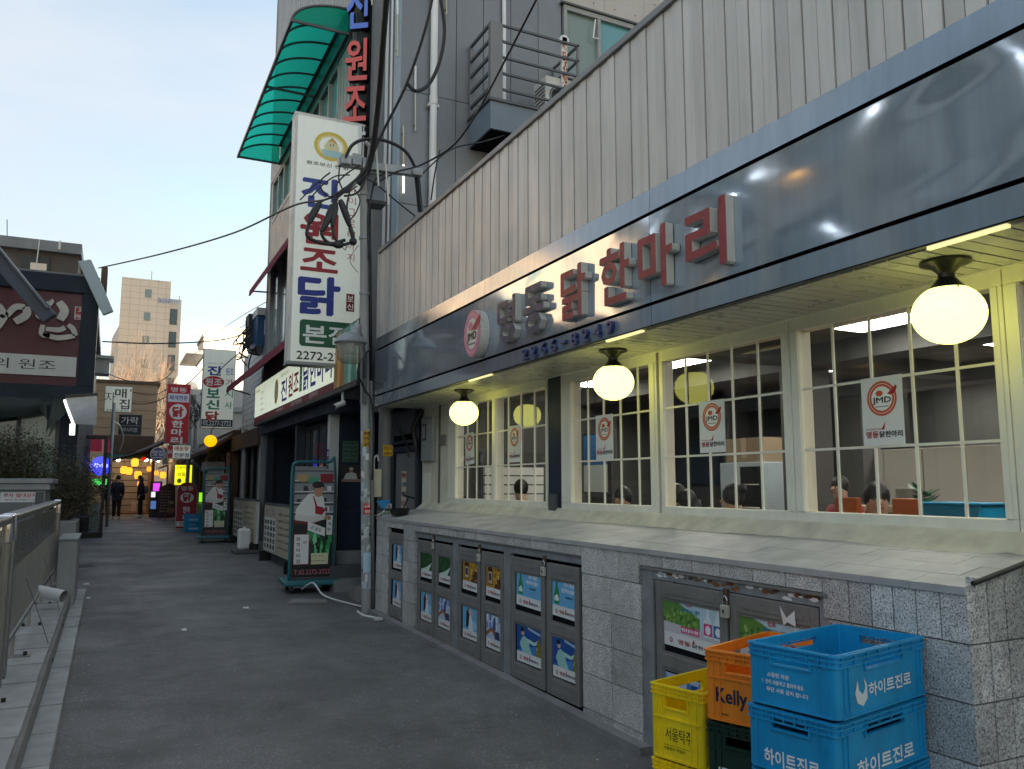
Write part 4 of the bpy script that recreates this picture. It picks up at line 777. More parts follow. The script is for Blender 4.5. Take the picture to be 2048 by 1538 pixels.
# tube lights, drain pipe, conduit on the grey wall
for (x0, y0, x1, y1, lab, lit) in ((795, -30, 795, 112, 'thin vertical tube light at the top edge of the grey wall', 0), (831, 132, 831, 262, 'thin vertical tube light beside the white drain pipe', 0), (807, 252, 807, 386, 'thin vertical tube light lit at its lower end', 1), (893, -40, 893, 30, 'short vertical tube light above the balcony end', 0), (744, -40, 744, 10, 'vertical tube light near the neon column', 0)):
    a = P(x0, y0, Y=10.33); c_ = P(x1, y1, Y=10.33); t = thing('tube_light', c_, lab, 'light', 'tube lights on the grey wall'); b = MB(); b.tube([a, c_], .011, 'brass', 8); b.build('rod', t)
    b = MB(); b.tube([(c_ if lit else a), (c_ if lit else a) + (a - c_ if lit else c_ - a) * .42], .016, 'e:fff6e0:1.3' if lit else 'white', 8); b.build('diffuser', t); b = MB(); b.bar(a + Vector((0, .0, -.1)), a + Vector((0, .06, -.1)), .02, .02, 'greydark'); b.bar(c_ + Vector((0, 0, .1)), c_ + Vector((0, .06, .1)), .02, .02, 'greydark'); b.build('clip', t)
t = thing('drain_pipe', (3.83, 10.32, 4.6), 'white drain pipe running down the grey panel wall', 'pipe')
for a, c_ in ((4.6, 6.98), (6.99, 12)): b = MB(); b.tube([(3.83, 10.31, a), (3.83, 10.31, c_)], .052, 'white', 14); b.build('pipe', t, smooth=2)
b = MB()
for z_ in (6.9, 8.6): b.box((3.75, 10.29, z_), (3.91, 10.36, z_ + .04), 'offwhite')
b.tube([(3.83, 10.31, 6.93), (3.83, 10.31, 7.06)], .06, 'white', 14); b.build('clamp', t)
b = MB(); b.tube([(4.95, 10.34, 6.9), (4.95, 10.34, 12)], .03, 'white', 10); tag(b.build('conduit', smooth=2), 'white vertical conduit on the wall behind the balcony', 'pipe')
# balcony
BL = thing('balcony', (5.1, 10.0, 6.4), 'grey metal balcony with horizontal railing on the dark panel wall', 'balcony')
x0, x1, y0, y1 = 4.40, 5.82, 9.62, 10.37
b = MB(); b.box((x0, y0, 6.42), (x1, y1, 6.82), 'bluegrey'); b.build('base', BL); MB().box((x0 + .03, y0 + .03, 6.405), (x1 - .03, y1, 6.419), 'dark').build('underside', BL); MB().box((x0 - .03, y0 - .03, 6.821), (x1 + .03, y1, 6.86), 'greydark').build('slab', BL)
MB().box((x0, y0, 6.861), (x0 + .15, y0 + .03, 7.99), 'midgrey').build('corner_plate', BL)
for (x_, y_) in ((x0, y1 - .04), (x0 + .15, y0), (x1 - .03, y0), (x1 - .03, y1 - .04), (x0, y0 + .04)): b = MB(); b.box((x_, y_, 6.861), (x_ + .035, y_ + .035, 7.98), 'midgrey'); b.build('post', BL)
for i in range(5):
    z_ = 7.02 + i * .235
    b = MB(); b.bar((x0 + .18, y0 + .015, z_), (x1, y0 + .015, z_), .03, .03, 'greydark'); b.build('rail', BL); b = MB(); b.bar((x0 + .016, y0 + .03, z_), (x0 + .016, y1, z_), .03, .045, 'greydark'); b.build('rail', BL); b = MB(); b.bar((x1 - .015, y0 + .04, z_), (x1 - .015, y1, z_), .03, .03, 'greydark'); b.build('rail', BL)
t = thing('air_conditioner', (5.62, 9.9, 6.86), 'white air conditioner unit standing on the balcony', 'air conditioner'); MB().box((5.32, 9.72, 6.865), (5.76, 10.1, 7.45), 'offwhite').build('case', t, bevel=.02); b = MB()
for i in range(8): b.box((5.314, 9.76, 6.93 + i * .055), (5.319, 10.06, 6.955 + i * .055), 'greydark')
b.build('grille', t)
b = MB(); b.ring(FY(5.54, 9.715, 7.15), 0, 0, .17, .17, .15, .15, 'greydark', .002); b.ell(FY(5.54, 9.715, 7.15), 0, 0, .14, .14, 'black', .001); b.build('fan_guard', t)
t = thing('rusty_post', (5.62, 9.75, 6.86), 'white post with orange rust rising from the balcony', 'post'); b = MB(); b.box((5.56, 9.66, 6.862), (5.64, 9.71, 8.06), 'white'); b.build('upright', t); b = MB(); b.tube([(5.60, 9.66, 8.02), (5.60, 9.72, 8.02)], .075, 'white', 16); b.build('cap', t)
b = MB(); rn = random.Random(9)
for i in range(40): fr = FY(5.60 + rn.uniform(-.03, .03), 9.657 - i * 4e-5, rn.uniform(7.3, 7.95)); b.ell(fr, 0, 0, rn.uniform(.006, .016), rn.uniform(.01, .05), rn.choice(['#a85a24', '#8a4418', '#b8702e']), .001, 8)
b.build('rust', t)

# ------------------------------------------------------------------ chicken restaurant block with the tall sign
JB = thing('corner_restaurant_building', (3.6, 15, 0), 'three-storey restaurant building with ribbed metal facade and navy ground floor', 'restaurant')
b = MB(); b.box((3.12, 11.75, 2.9), (8, 18.75, 14.5), 'dark'); b.build('core', JB)
MB().box((3.02, 11.70, 2.85), (3.55, 11.75, 14.5), 'ribs').build('end_wall', JB)
def jpan(y0, y1, z0, z1, w_=.2):
    y_ = y0
    while y_ < y1 - .02:
        piece('rib', 'ribs', (3.0, y_ + .012, z0), (3.05, min(y_ + w_, y1) - .012, z1), JB); y_ += w_
    MB().box((3.05, y0, z0), (3.10, y1, z1), 'midgrey').build('facade_panel', JB)
jpan(11.75, 18.7, 6.42, 7.45); jpan(11.75, 18.7, 10.1, 14.5); jpan(11.75, 12.5, 7.45, 10.1); jpan(18.3, 18.7, 3.0, 6.42); jpan(18.4, 18.7, 7.45, 10.1)
for (y0, y1, z0, z1, nn, gk) in ((12.6, 18.3, 4.35, 6.42, 6, 'cglass'), (12.5, 18.4, 7.45, 8.45, 9, 'tglass')):
    f_ = MB(); f_.box((2.99, y0, z0), (3.08, y1, z0 + .09), 'greypaint'); f_.box((2.99, y0, z1 - .09), (3.08, y1, z1), 'greydark')
    for i in range(nn + 1): c_ = y0 + (y1 - y0) * i / nn; f_.box((2.992, c_ - .035, z0 + .09), (3.075, c_ + .035, z1 - .09), 'greypaint')
    W = f_.build('window', JB)
    for i in range(nn): c_ = y0 + (y1 - y0) * i / nn; d = (y1 - y0) / nn; MB().box((3.055, c_ + .036, z0 + .091), (3.065, c_ + d - .036, z1 - .091), gk).build('pane', W)
MB().box((2.985, 11.76, 8.45), (3.1, 18.7, 9.05), 'black').build('lintel', JB); jpan(11.75, 18.7, 9.05, 10.1)
MB().box((2.98, 11.76, 3.85), (3.12, 18.7, 4.34), 'greydark').build('facade_band', JB); MB().box((2.99, 18.66, 0), (3.1, 18.76, 14.5), 'midgrey').build('corner_trim', JB)
# ground floor
b = MB(); b.box((3.22, 12.60, .60), (4.1, 12.66, 2.70), 'navy'); b.build('end_wall', JB)
for z_ in (1.2, 1.75, 2.3): MB().box((3.225, 12.594, z_), (4.1, 12.599, z_ + .012), 'navyp').build('panel_joint', JB)
MB().box((2.96, 11.78, 2.70), (4.2, 18.76, 2.9), 'navy').build('soffit', JB); MB().box((4.1, 11.78, 0), (4.2, 18.76, 2.7), 'navyp').build('back_wall', JB); MB().box((3.2, 18.70, 0), (4.2, 18.78, 2.7), 'navyp').build('end_wall', JB)
MB().box((2.98, 12.67, .05), (4.1, 18.7, .42), 'greydark').build('floor_step', JB)
for y_ in (12.67, 15.2, 18.3): MB().box((3.06, y_, .42), (3.205, y_ + .16, 2.7), 'offwhite' if y_ < 13 else 'navyp').build('column', JB)
for i in range(4):
    y_ = 12.85 + i * .60; f_ = MB(); f_.box((3.20, y_, .42), (3.24, y_ + .05, 2.65), 'black'); f_.box((3.20, y_ + .62, .42), (3.24, y_ + .67, 2.65), 'black'); f_.box((3.2, y_ + .05, 2.55), (3.24, y_ + .62, 2.65), 'black'); f_.box((3.2, y_ + .05, .42), (3.24, y_ + .62, .6), 'black')
    W = f_.build('glass_door', JB); MB().box((3.215, y_ + .051, .601), (3.222, y_ + .619, 2.549), 'dglass').build('pane', W); MB().box((3.16, y_ + .10, 1.2), (3.18, y_ + .13, 1.6), 'steel').build('handle', W)
sheetlab(FX(3.19, 13.75, 1.62), .30, .75, ['삼계탕', '닭볶음', '특선'], 'tall orange menu poster on the dark glass doors', 'poster', '#a8522a', ('#e8d0b0',), 'menu_poster'); sheetlab(FX(3.19, 14.7, 1.55), .13, .5, ['영', '업', '중'], 'narrow yellow notice on the dark glass doors', 'notice', '#d8b02a', ('#5a3010',), 'notice')
sheetlab(FX(3.19, 14.25, 1.5), .2, .55, ['메뉴', '안내', '합니다'], 'tall white notice beside the orange menu poster', 'notice', 'paper', ('#555555',), 'notice'); sheetlab(FX(3.055, 12.75, 1.95), .12, .42, ['보', '신', '각'], 'narrow blue notice on the white entrance column', 'notice', '#24466e', ('#e8eef4',), 'notice')
sheetlab(FY(3.37, 12.592, 2.12), .25, .33, ['안내문 드립니다', '영업시간 변경', '매주 월요일', '정기 휴무', '감사합니다'], 'green printed notice on the navy end wall', 'notice', '#4e6e5c', ('#1c3026',), 'notice')
b = MB(); fr = FY(3.43, 12.592, 1.78); b.rect(fr, -.19, -.13, .19, .13, '#3a3430', 0); b.rect(fr, -.19, -.13, .19, -.09, '#a88a70', .0005); b.poly(fr, [(-.16, -.09), (-.12, 0), (-.04, .02), (.04, 0), (.06, -.09)], '#d8d4cc', .001); b.ell(fr, -.04, .05, .03, .038, '#c08a70', .0012); b.ell(fr, -.04, .075, .034, .02, '#c8ccd0', .0014)
b.ell(fr, .12, -.03, .05, .045, '#7a2430', .001, 9); b.ell(fr, .14, .01, .03, .03, '#94404a', .0012, 8); tag(b.build('food_photo'), 'framed photo of a cook on the navy end wall', 'picture')
for i, (ya, z_) in enumerate(((11.85, .24), (12.10, .42), (12.35, .60))): MB().box((2.98, ya, gz(11) - .1), (3.9, 12.6 - .002 * i, z_), 'kerbd' if i != 1 else 'greydark').build('step', JB)
# green arched awning
AW = thing('green_awning', (2.6, 15.4, 8.9), 'arched green translucent awning over the upper windows', 'awning')
def arch(t_):
    a = t_ * math.pi / 2; return (2.97 - .86 * math.sin(a), 8.58 + .42 * math.cos(a))
ARC = [arch(i / 9) for i in range(10)]; ARC = [(x_, z_) for x_, z_ in ARC]
nb = 10; Y0, Y1 = 11.85, 17.6
for i in range(nb):
    ya, yb = Y0 + (Y1 - Y0) * i / nb, Y0 + (Y1 - Y0) * (i + 1) / nb; b = MB(); vs = []
    for x_, z_ in ARC: vs += [(x_, ya + .02, z_), (x_, yb - .02, z_)]
    b.add(vs, [(2 * k, 2 * k + 1, 2 * k + 3, 2 * k + 2) for k in range(9)], 'polycarb'); b.build('sheet', AW, smooth=True)
for i in range(nb + 1):
    y_ = Y0 + (Y1 - Y0) * i / nb; b = MB(); b.tube([(x_, y_, z_ - .01) for x_, z_ in ARC], .022, 'greydark', 6); b.build('rib', AW)
    if i in (0, 4, 10): b = MB(); b.bar((2.97, y_, 8.58), (2.11, y_, 8.58), .03, .04, 'greydark'); b.build('strut', AW)
for x_, z_ in (ARC[0], ARC[-1], (2.97, 8.58)): b = MB(); b.bar((x_, Y0 - .02, z_), (x_, Y1 + .02, z_), .045, .05, 'greydark'); b.build('frame', AW)
for y_ in (Y0, Y1): b = MB(); b.add([(x_, y_, z_) for x_, z_ in ARC] + [(2.97, y_, 8.58)], [tuple(range(11))], 'polycarb'); b.build('end_sheet', AW)
# red fabric awnings
def fab(name, y0, y1, zw, ze, xw, xe, lab):
    t = thing(name, ((xw + xe) / 2, (y0 + y1) / 2, ze), lab, 'awning', 'dark red fabric awnings'); b = MB(); n = 40
    b.add([(xw, y0, zw), (xw, y1, zw), (xe, y1, ze), (xe, y0, ze), (xw, y0, zw - .03), (xw, y1, zw - .03), (xe, y1, ze - .03), (xe, y0, ze - .03)], [(0, 1, 2, 3), (7, 6, 5, 4), (0, 3, 7, 4), (1, 5, 6, 2)], 'fabricred'); b.build('canopy', t)
    b = MB(); vs = []
    for i in range(n * 4 + 1):
        y_ = y0 + (y1 - y0) * i / (n * 4); vs += [(xe + .012 * math.sin(i * 1.57), y_, ze), (xe - .01 + .02 * math.sin(i * 1.57), y_, ze - .13 - .02 * abs(math.sin(i * .785)))]
    b.add(vs, [(2 * i, 2 * i + 1, 2 * i + 3, 2 * i + 2) for i in range(n * 4)], 'fabricred'); b.build('valance', t)
    b = MB(); b.bar((xe + .02, y0, ze - .02), (xe + .02, y1, ze - .02), .03, .03, 'greypaint'); b.build('front_bar', t)
    for y_ in (y0 + .1, y1 - .1): b = MB(); b.bar((xw, y_, zw - .5), (xe + .05, y_, ze - .04), .03, .03, 'greydark'); b.build('arm', t)
fab('fabric_awning', 12.6, 18.7, 6.42, 5.95, 2.98, 2.62, 'dark red awning over the middle storey windows, behind the tall sign'); fab('fabric_awning', 12.4, 20.6, 4.28, 3.95, 2.98, 2.45, 'long dark red awning directly above the wide shop sign')

# ------------------------------------------------------------------ wide shop sign over the entrance
SY0, SY1 = 10.2, 18.55
t = thing('wide_shop_sign', (2.86, 14.9, 2.9), 'long white illuminated shop sign with red base strip over the navy entrance', 'sign')
fr = F((2.80, SY1, 2.93), (0, -1, 0), (0, 0, 1)); Lw = SY1 - SY0; Hh = .82; b = MB(); b.fbox(fr, 0, 0, Lw, Hh, -.16, 0, 'greydark'); b.build('box', t)
b = MB(); b.rect(fr, .02, .12, Lw - .02, Hh - .02, 'signlit', .002); b.rect(fr, .02, .01, Lw - .02, .13, '#7a1c28', .003); b.build('face', t)
b = MB(); b.text('진', fr, 3.37, .40, .40, '#2436a8', .55, c=.004, bold=.03); b.text('원조', fr, 4.22, .42, .40, '#b02030', .90, c=.004, bold=.03); b.rect(fr, 4.74, .22, 4.94, .68, '#2f8a3a', .004); b.text('보', fr, 4.84, .56, .14, '#e8f0e8', .14, c=.0055); b.text('신', fr, 4.84, .36, .14, '#e8f0e8', .14, c=.0055)
b.text('닭한마리', fr, 6.0, .46, .50, '#2030a8', 1.95, c=.004, bold=.03); b.text('원조 보신 닭', fr, 3.4, .70, .07, '#777777', .7, c=.004)
b.text('예약문의', fr, 3.0, .07, .06, '#e8dcd8', .7, c=.0045); b.text('생고기전문점', fr, 4.5, .07, .07, '#e8dcd8', .9, c=.0045); b.text('신한마리', fr, 5.8, .075, .08, '#e8dcd8', .6, c=.0045)
b.text('메뉴', fr, .45, .68, .07, '#c8a82a', .5, c=.004)
for i, s_ in enumerate(('삼계탕', '닭한마리', '닭도리탕', '옻닭')): b.text(s_, fr, .95, .60 - i * .12, .05, '#888888', .3, c=.004)
b.rect(fr, 1.25, .2, 1.262, .72, '#b8b8a8', .004); b.ell(fr, 2.6, .45, .20, .24, '#d8b83a', .004); b.ell(fr, 2.6, .47, .13, .15, '#ece6c8', .005); b.poly(fr, [(2.48, .30), (2.55, .48), (2.65, .48), (2.72, .30)], '#d8c888', .006); b.build('lettering', t)
b = MB(); b.rect(fr, 7.12, .02, Lw - .02, Hh - .02, '#7fae9c', .006)
for a, cc in ((7.26, '#c98c3c'), (7.42, '#d8b46a'), (7.58, '#c0762e'), (7.82, '#6fa894'), (8.0, '#a8d0c0'), (8.16, '#4e8874')): b.poly(fr, [(a - .13, .02), (a - .08, .45), (a - .03, .8), (a + .03, .8), (a + .08, .45), (a + .13, .02)], cc, .0065 + a * 1e-4)
b.build('picture', t)
b = MB(); b.bar((2.85, SY0, 2.90), (2.85, SY1, 2.90), .12, .05, 'black'); b.build('lower_rail', t)
t = thing('security_camera', (2.78, 11.0, 2.86), 'small white security camera hanging under the sign end', 'camera'); b = MB(); b.tube([(2.84, 11.1, 3.0), (2.82, 11.0, 2.72)], .018, 'offwhite', 8); b.build('arm', t); b = MB(); b.tube([(2.84, 10.98, 2.72), (2.70, 10.95, 2.66)], .035, 'offwhite', 10); b.build('camera_body', t); b = MB(); b.tube([(2.70, 10.95, 2.66), (2.68, 10.945, 2.652)], .024, 'black', 10); b.build('lens', t)

# ------------------------------------------------------------------ tall projecting sign
t = thing('tall_projecting_sign', (2.63, 11.5, 3.27), 'tall white box sign with blue and red letters and green badge hung over the alley', 'sign', None)
X0, X1, Z0, Z1 = 2.13, 3.145, 3.28, 6.93; fr = F((X0, 11.38, Z0)); SW = X1 - X0; SH = Z1 - Z0
b = MB(); b.fbox(fr, 0, 0, SW, SH, -.26, 0, 'offwhite'); b.build('box', t, bevel=.012)
b = MB(); b.rect(fr, .035, .03, SW - .02, SH - .03, 'signface', .002); b.build('face', t)
b = MB(); b.fbox(fr, -.006, -.012, SW + .006, .03, -.265, .006, 'greypaint'); b.fbox(fr, -.006, SH - .03, SW + .006, SH + .008, -.265, .006, 'offwhite'); b.build('trim', t)
b = MB(); b.ring(fr, .52, 3.22, .25, .22, .20, .17, '#d8c050', .004); b.ring(fr, .52, 3.22, .20, .17, .17, .145, '#e6d894', .0042); b.ell(fr, .53, 3.20, .11, .10, '#dcd4a8', .005); b.poly(fr, [(.38, 3.16), (.68, 3.16), (.65, 3.06), (.41, 3.06)], '#a8ccd0', .006); b.poly(fr, [(.46, 3.28), (.53, 3.36), (.60, 3.30), (.6, 3.26), (.53, 3.3)], '#c9a860', .006); b.ell(fr, .51, 3.24, .008, .016, '#333333', .007, 10); b.ell(fr, .55, 3.245, .008, .016, '#333333', .007, 10)
b.text('원조보신 진 닭', fr, .48, 2.93, .055, '#555555', .62, c=.004, bold=.02); b.build('emblem', t)
b = MB()
for s_, v0, v1, a0, a1, cc in (('진', 2.28, 2.72, .12, .64, '#2a3f8e'), ('원', 1.74, 2.20, .12, .66, '#9a2430'), ('조', 1.34, 1.66, .14, .66, '#9a2430'), ('닭', .72, 1.26, .12, .70, '#26338a')):
    b.text(s_, fr, (a0 + a1) / 2, (v0 + v1) / 2, v1 - v0, cc, a1 - a0, c=.004, bold=.045)
for i, s_ in enumerate('마이그로티까지'): b.text(s_, fr, .85, 2.62 - i * .17, .11, '#b04048', .11, c=.004, bold=.0)
b.text('2272-2722', fr, .52, .12, .115, '#1c1c20', .80, c=.004, bold=.03); b.build('lettering', t)
b = MB(); pts = []
for cx, cy, a0 in ((.90, .58, 0), (.20, .58, 90), (.20, .30, 180), (.90, .30, 270)): pts += [(cx + .05 * math.cos(R(a0 + k * 22.5)), cy + .05 * math.sin(R(a0 + k * 22.5))) for k in range(5)]
b.poly(fr, pts, '#1c5a3c', .004); b.text('본점', fr, .53, .43, .26, '#e6e8e4', .66, c=.006, bold=.03); b.build('badge', t)
b = MB(); b.rect(fr, .80, .80, .92, 1.06, '#7a1820', .004); b.text('보', fr, .86, .99, .09, '#f0e8e4', .09, c=.006, bold=.02); b.text('신', fr, .86, .87, .09, '#f0e8e4', .09, c=.006, bold=.02); b.build('seal', t)
b = MB()
for z_ in (3.6, 6.6): b.bar((X1, 11.5, z_), (3.45, 11.6, z_), .05, .05, 'greydark')
b.build('bracket', t)
# red neon column
t = thing('neon_letter_column', (3.02, 11.6, 6.8), 'vertical black column of red and blue channel letters beside the green awning', 'sign')
b = MB(); b.box((3.05, 11.42, 6.2), (3.24, 11.6, 11), 'black'); b.build('backing', t)
for s_, za, zb, cc in (('진', 8.45, 9.2, '#5a7ad8'), ('원', 7.62, 8.28, '#d8584e'), ('조', 6.98, 7.52, '#d8584e'), ('닭', 6.45, 6.90, '#d0d0d0')):
    b = MB(); fr = F((2.99, 11.40, (za + zb) / 2), (.82, -.57, 0), (0, 0, 1)); b.text(s_, fr, 0, 0, zb - za, cc, .34, .09, -.1, .02, 'black'); b.build('letter', t)
# ------------------------------------------------------------------ utility pole, lamp, cables
UP = thing('utility_pole', (2.89, 9.93, .05), 'thin grey utility pole covered in stickers at the corner of the granite wall', 'pole')
PB, PT = Vector((2.905, 9.93, 0)), Vector((2.735, 9.93, 5.80))
def pole(z): return PB + (PT - PB) * (z / 5.8)
b = MB(); b.tube([pole(0), pole(3.0), pole(5.8)], [.062, .056, .048], 'greypaint', 18); b.build('shaft', UP, smooth=2)
for z_ in (.55, .98, 1.45, 1.98, 2.62, 3.28, 4.0, 4.72, 5.3):
    b = MB(); c_ = pole(z_); b.tube([c_, c_ + Vector((0, 0, .035))], .064, 'galv' if z_ > 1.6 else 'greydark', 16); b.build('band', UP)
b = MB(); b.tube([pole(.0) + Vector((.085, -.01, 0)), pole(2.9) + Vector((.075, -.01, 0))], .025, 'midgrey', 10); b.tube([pole(2.9) + Vector((.075, -.01, 0)), pole(5.6) + Vector((.075, -.01, 0))], .02, 'rubber', 8); b.build('conduit', UP, smooth=True)
rn = random.Random(12); b = MB()
for i in range(46):
    z_ = rn.uniform(.35, 2.35); a = rn.uniform(-2.6, -.3); c_ = pole(z_); rr = .063 + i * 4e-5; w_ = rn.uniform(.10, .35); h_ = rn.uniform(.02, .07)
    vs = []
    for k in range(4):
        an = a + w_ * (k - 1.5); vs += [c_ + Vector((rr * math.cos(an), rr * math.sin(an), -h_)), c_ + Vector((rr * math.cos(an), rr * math.sin(an), h_ * rn.uniform(.7, 1)))]
    b.add(vs, [(0, 2, 3, 1), (2, 4, 5, 3), (4, 6, 7, 5)], rn.choice(['#c4c8c8', '#a8b0b4', '#d6d6d2', '#98a0a0', '#b8c4cc']))
b.build('paper_remnant', UP)['kind'] = 'stuff'
def wrap(z_, h_, a, k, txt=None, tc='#ffffff', wd=.8):
    b = MB(); c_ = pole(z_); vs = []; rr = .0665
    for j in range(7): an = a + wd * (j / 6 - .5) * 2; vs += [c_ + Vector((rr * math.cos(an), rr * math.sin(an), -h_ / 2)), c_ + Vector((rr * math.cos(an), rr * math.sin(an), h_ / 2))]
    b.add(vs, [(2 * j, 2 * j + 2, 2 * j + 3, 2 * j + 1) for j in range(6)], k)
    if txt:
        for q, s_ in enumerate(txt): b.text(s_, FY(c_.x, c_.y - .0668, c_.z + h_ / 2 - h_ * (q + .5) / len(txt)), -.0, 0, h_ / len(txt) * .6, tc, .07, c=.001, bold=.03)
    return b
tag(wrap(2.17, .20, -1.6, '#b8902a', ['불법', '주차', '금지'], '#3a2410').build('sticker'), 'yellow and black warning sticker around the utility pole', 'sticker'); tag(wrap(1.31, .13, -1.45, '#b8242c', ['소화', '전'], '#f4e8e4').build('sticker'), 'red sticker with white writing low on the utility pole', 'sticker'); tag(wrap(.66, .24, -1.6, '#b4ccd8').build('sticker'), 'pale blue sticker near the foot of the utility pole', 'sticker')
# cross arm
CA = thing('cross_arm', (2.75, 9.9, 5.5), 'grey steel cross arm with clamps near the top of the utility pole', 'cross arm')
a = P(676, 324, Y=9.82); c_ = P(842, 347, Y=9.82); b = MB(); b.bar(a, c_, .09, .10, 'galv'); b.build('beam', CA, bevel=.004)
for px, py, w_, h in ((690, 322, .13, .12), (712, 322, .12, .15), (733, 331, .13, .14), (832, 346, .14, .10)): p = P(px, py, Y=9.80); b = MB(); b.box((p.x - w_ / 2, p.y - .07, p.z - h / 2), (p.x + w_ / 2, p.y + .05, p.z + h / 2), 'galv'); b.build('clamp', CA, bevel=.01)
b = MB(); b.bar(P(730, 283, Y=9.8), P(748, 300, Y=9.8), .05, .03, 'offwhite'); b.bar(P(738, 292, Y=9.8), P(735, 330, Y=9.85), .02, .02, 'galv'); b.build('hook', CA)
b = MB(); b.bar(P(834, 352, Y=9.84), P(841, 424, Y=9.9), .055, .05, 'rubber'); b.build('brace', CA)
p = P(749, 378, Y=9.95); t = thing('junction_box', (p.x, p.y, p.z - .2), 'blue-grey junction box on the utility pole under the cross arm', 'junction box'); MB().box((p.x - .11, 9.9, p.z - .17), (p.x + .13, 10.1, p.z + .2), 'bluegrey').build('case', t, bevel=.008); MB().box((p.x - .12, 9.88, p.z - .215), (p.x + .14, 10.12, p.z - .172), 'black').build('base', t)
b = MB(); b.tube([P(752, 292, Y=9.7), P(757, 372, Y=9.7)], .012, 'offwhite', 6); tag(b.build('ground_rod'), 'left thin white rod hanging at the cross arm', 'rod', None); b = MB(); b.tube([P(770, 306, Y=9.7), P(777, 410, Y=9.7)], [.006, .014], 'offwhite', 6); tag(b.build('ground_rod'), 'longer white rod right of the junction box', 'rod')
# street lamp
SL = thing('street_lamp', (2.7, 9.65, 3.1), 'glass dome street lamp on a bracket in front of the tall sign', 'street lamp')
p = P(701, 690, Y=9.55); b = MB(); b.lathe([(.10, -.22), (.155, -.17), (.165, -.05), (.175, .02)], p, 'lampglass', 26); b.build('glass', SL, smooth=True)
b = MB(); b.lathe([(.19, .015), (.195, .03), (.15, .10), (.07, .15), (.065, .15)], p, 'galv', 26); b.build('shade', SL, smooth=2); q = p + Vector((.05, .0, .12)); b = MB(); b.tube([q, q + Vector((.04, 0, .14))], [.075, .045], 'galv', 16); b.build('neck', SL, smooth=2)
b = MB(); b.tube([p + Vector((0, 0, .05)), p + Vector((0, 0, -.1))], [.03, .05], 'white', 12); b.build('bulb', SL, smooth=True)
b = MB(); pm = pole(3.2); b.tube(curve3([q + Vector((.03, 0, .1)), p + Vector((.17, .05, .05)), p + Vector((.20, .1, -.2)), pm + Vector((-.03, -.07, -.3))], 5), .018, 'greydark', 8); b.bar(pm + Vector((-.02, -.09, -.6)), pm + Vector((-.02, -.09, .02)), .05, .05, 'greydark'); b.build('bracket', SL)
def cable(pts, r, lab, grp='overhead cables', k='rubber', cat='cable'):
    b = MB(); b.tube(curve3(pts, 8), r, k, 7); return tag(b.build('cable', smooth=True), lab, cat, grp)
Q = lambda *a: [P(x, y, Y=d) for x, y, d in a]
cable(Q((716, 368, 9.8), (733, 345, 9.75), (745, 300, 9.6), (757, 200, 9.2), (768, 60, 8.6), (776, -40, 8.2)), .040, 'thickest black cable rising from the pole past the neon column')
cable(Q((666, 402, 9.75), (700, 372, 9.75), (735, 330, 9.7), (765, 265, 9.6), (813, 168, 9.3), (850, 60, 9.0), (868, -20, 8.8)), .018, 'black cable slanting from the hanging bundle up past the drain pipe')
cable(Q((813, 165, 9.3), (832, 182, 9.3), (858, 168, 9.3), (880, 120, 9.2), (889, 60, 9.1), (880, -10, 9.0)), .024, 'black cable looping in front of the white drain pipe')
cable(Q((745, 372, 9.8), (790, 345, 9.7), (842, 330, 9.6), (905, 292, 9.2), (950, 232, 8.6), (1000, 140, 7.6), (1080, -15, 6.6)), .012, 'black cable crossing the balcony up to the roof edge')
cable(Q((840, 352, 9.8), (900, 300, 9.7), (960, 285, 9.6), (1010, 270, 9.7)), .010, 'twin cable running from the cross arm under the balcony')
cable(Q((880, 300, 9.7), (870, 345, 9.75), (862, 400, 9.9)), .010, 'short cable dropping behind the cladding edge')
cable(Q((690, 318, 9.75), (705, 290, 9.7), (735, 278, 9.7), (775, 283, 9.7), (810, 302, 9.7), (828, 330, 9.75), (834, 350, 9.8)), .022, 'black cable arching over the cross arm')
cable(Q((728, 356, 9.8), (752, 368, 9.75), (790, 400, 9.8), (830, 432, 9.95)), .010, 'black cable stretched from pole to cladding corner')
cable(Q((830, 432, 9.95), (815, 455, 9.9), (803, 500, 9.8), (793, 580, 9.8), (788, 655, 9.8), (770, 695, 9.85), (750, 702, 9.9)), .006, 'thin wire hanging down the left end of the cladding')
cable(Q((775, 345, 9.8), (752, 358, 9.8), (742, 395, 9.8), (735, 440, 9.82), (738, 520, 9.86)), .012, 'black cable bending down along the pole top')
cable(Q((680, 330, 9.8), (678, 360, 9.75), (690, 385, 9.75), (702, 380, 9.75), (714, 372, 9.8)), .010, 'short black loop under the left cross arm clamp')
cable([Vector((-.42, 18.5, 6.05))] + Q((330, 506, 15.5), (470, 465, 13.2), (585, 412, 11.0), (660, 396, 10.0), (722, 350, 9.85)), .014, 'long sagging cable crossing the sky to the left sign building')
cable(Q((205, 683, 26), (300, 687, 26.5), (400, 684, 26), (462, 676, 24), (500, 660, 22)), .02, 'lower cable crossing the alley in front of the beige tower')
cable(Q((400, 790, 24), (450, 730, 22.5), (500, 690, 21), (560, 640, 20)), .012, 'thin dark cable from the meter cluster to the white projecting sign')
cable(Q((395, 690, 45), (440, 660, 38), (490, 628, 30), (540, 600, 22)), .012, 'thin wire high above the white projecting sign'); cable(Q((380, 712, 45), (440, 680, 38), (490, 650, 30), (535, 622, 22)), .012, 'second thin wire high above the white projecting sign')
cable(Q((210, 745, 30), (260, 762, 31), (320, 762, 32), (345, 742, 30)), .015, 'dark wire in front of the brown siding wall'); cable(Q((225, 800, 30), (290, 808, 30), (340, 790, 29), (378, 765, 26), (408, 735, 24)), .014, 'dark wire behind the red banner'); cable(Q((225, 775, 32), (300, 790, 31), (335, 778, 29)), .012, 'dark wire above the black slate sign')
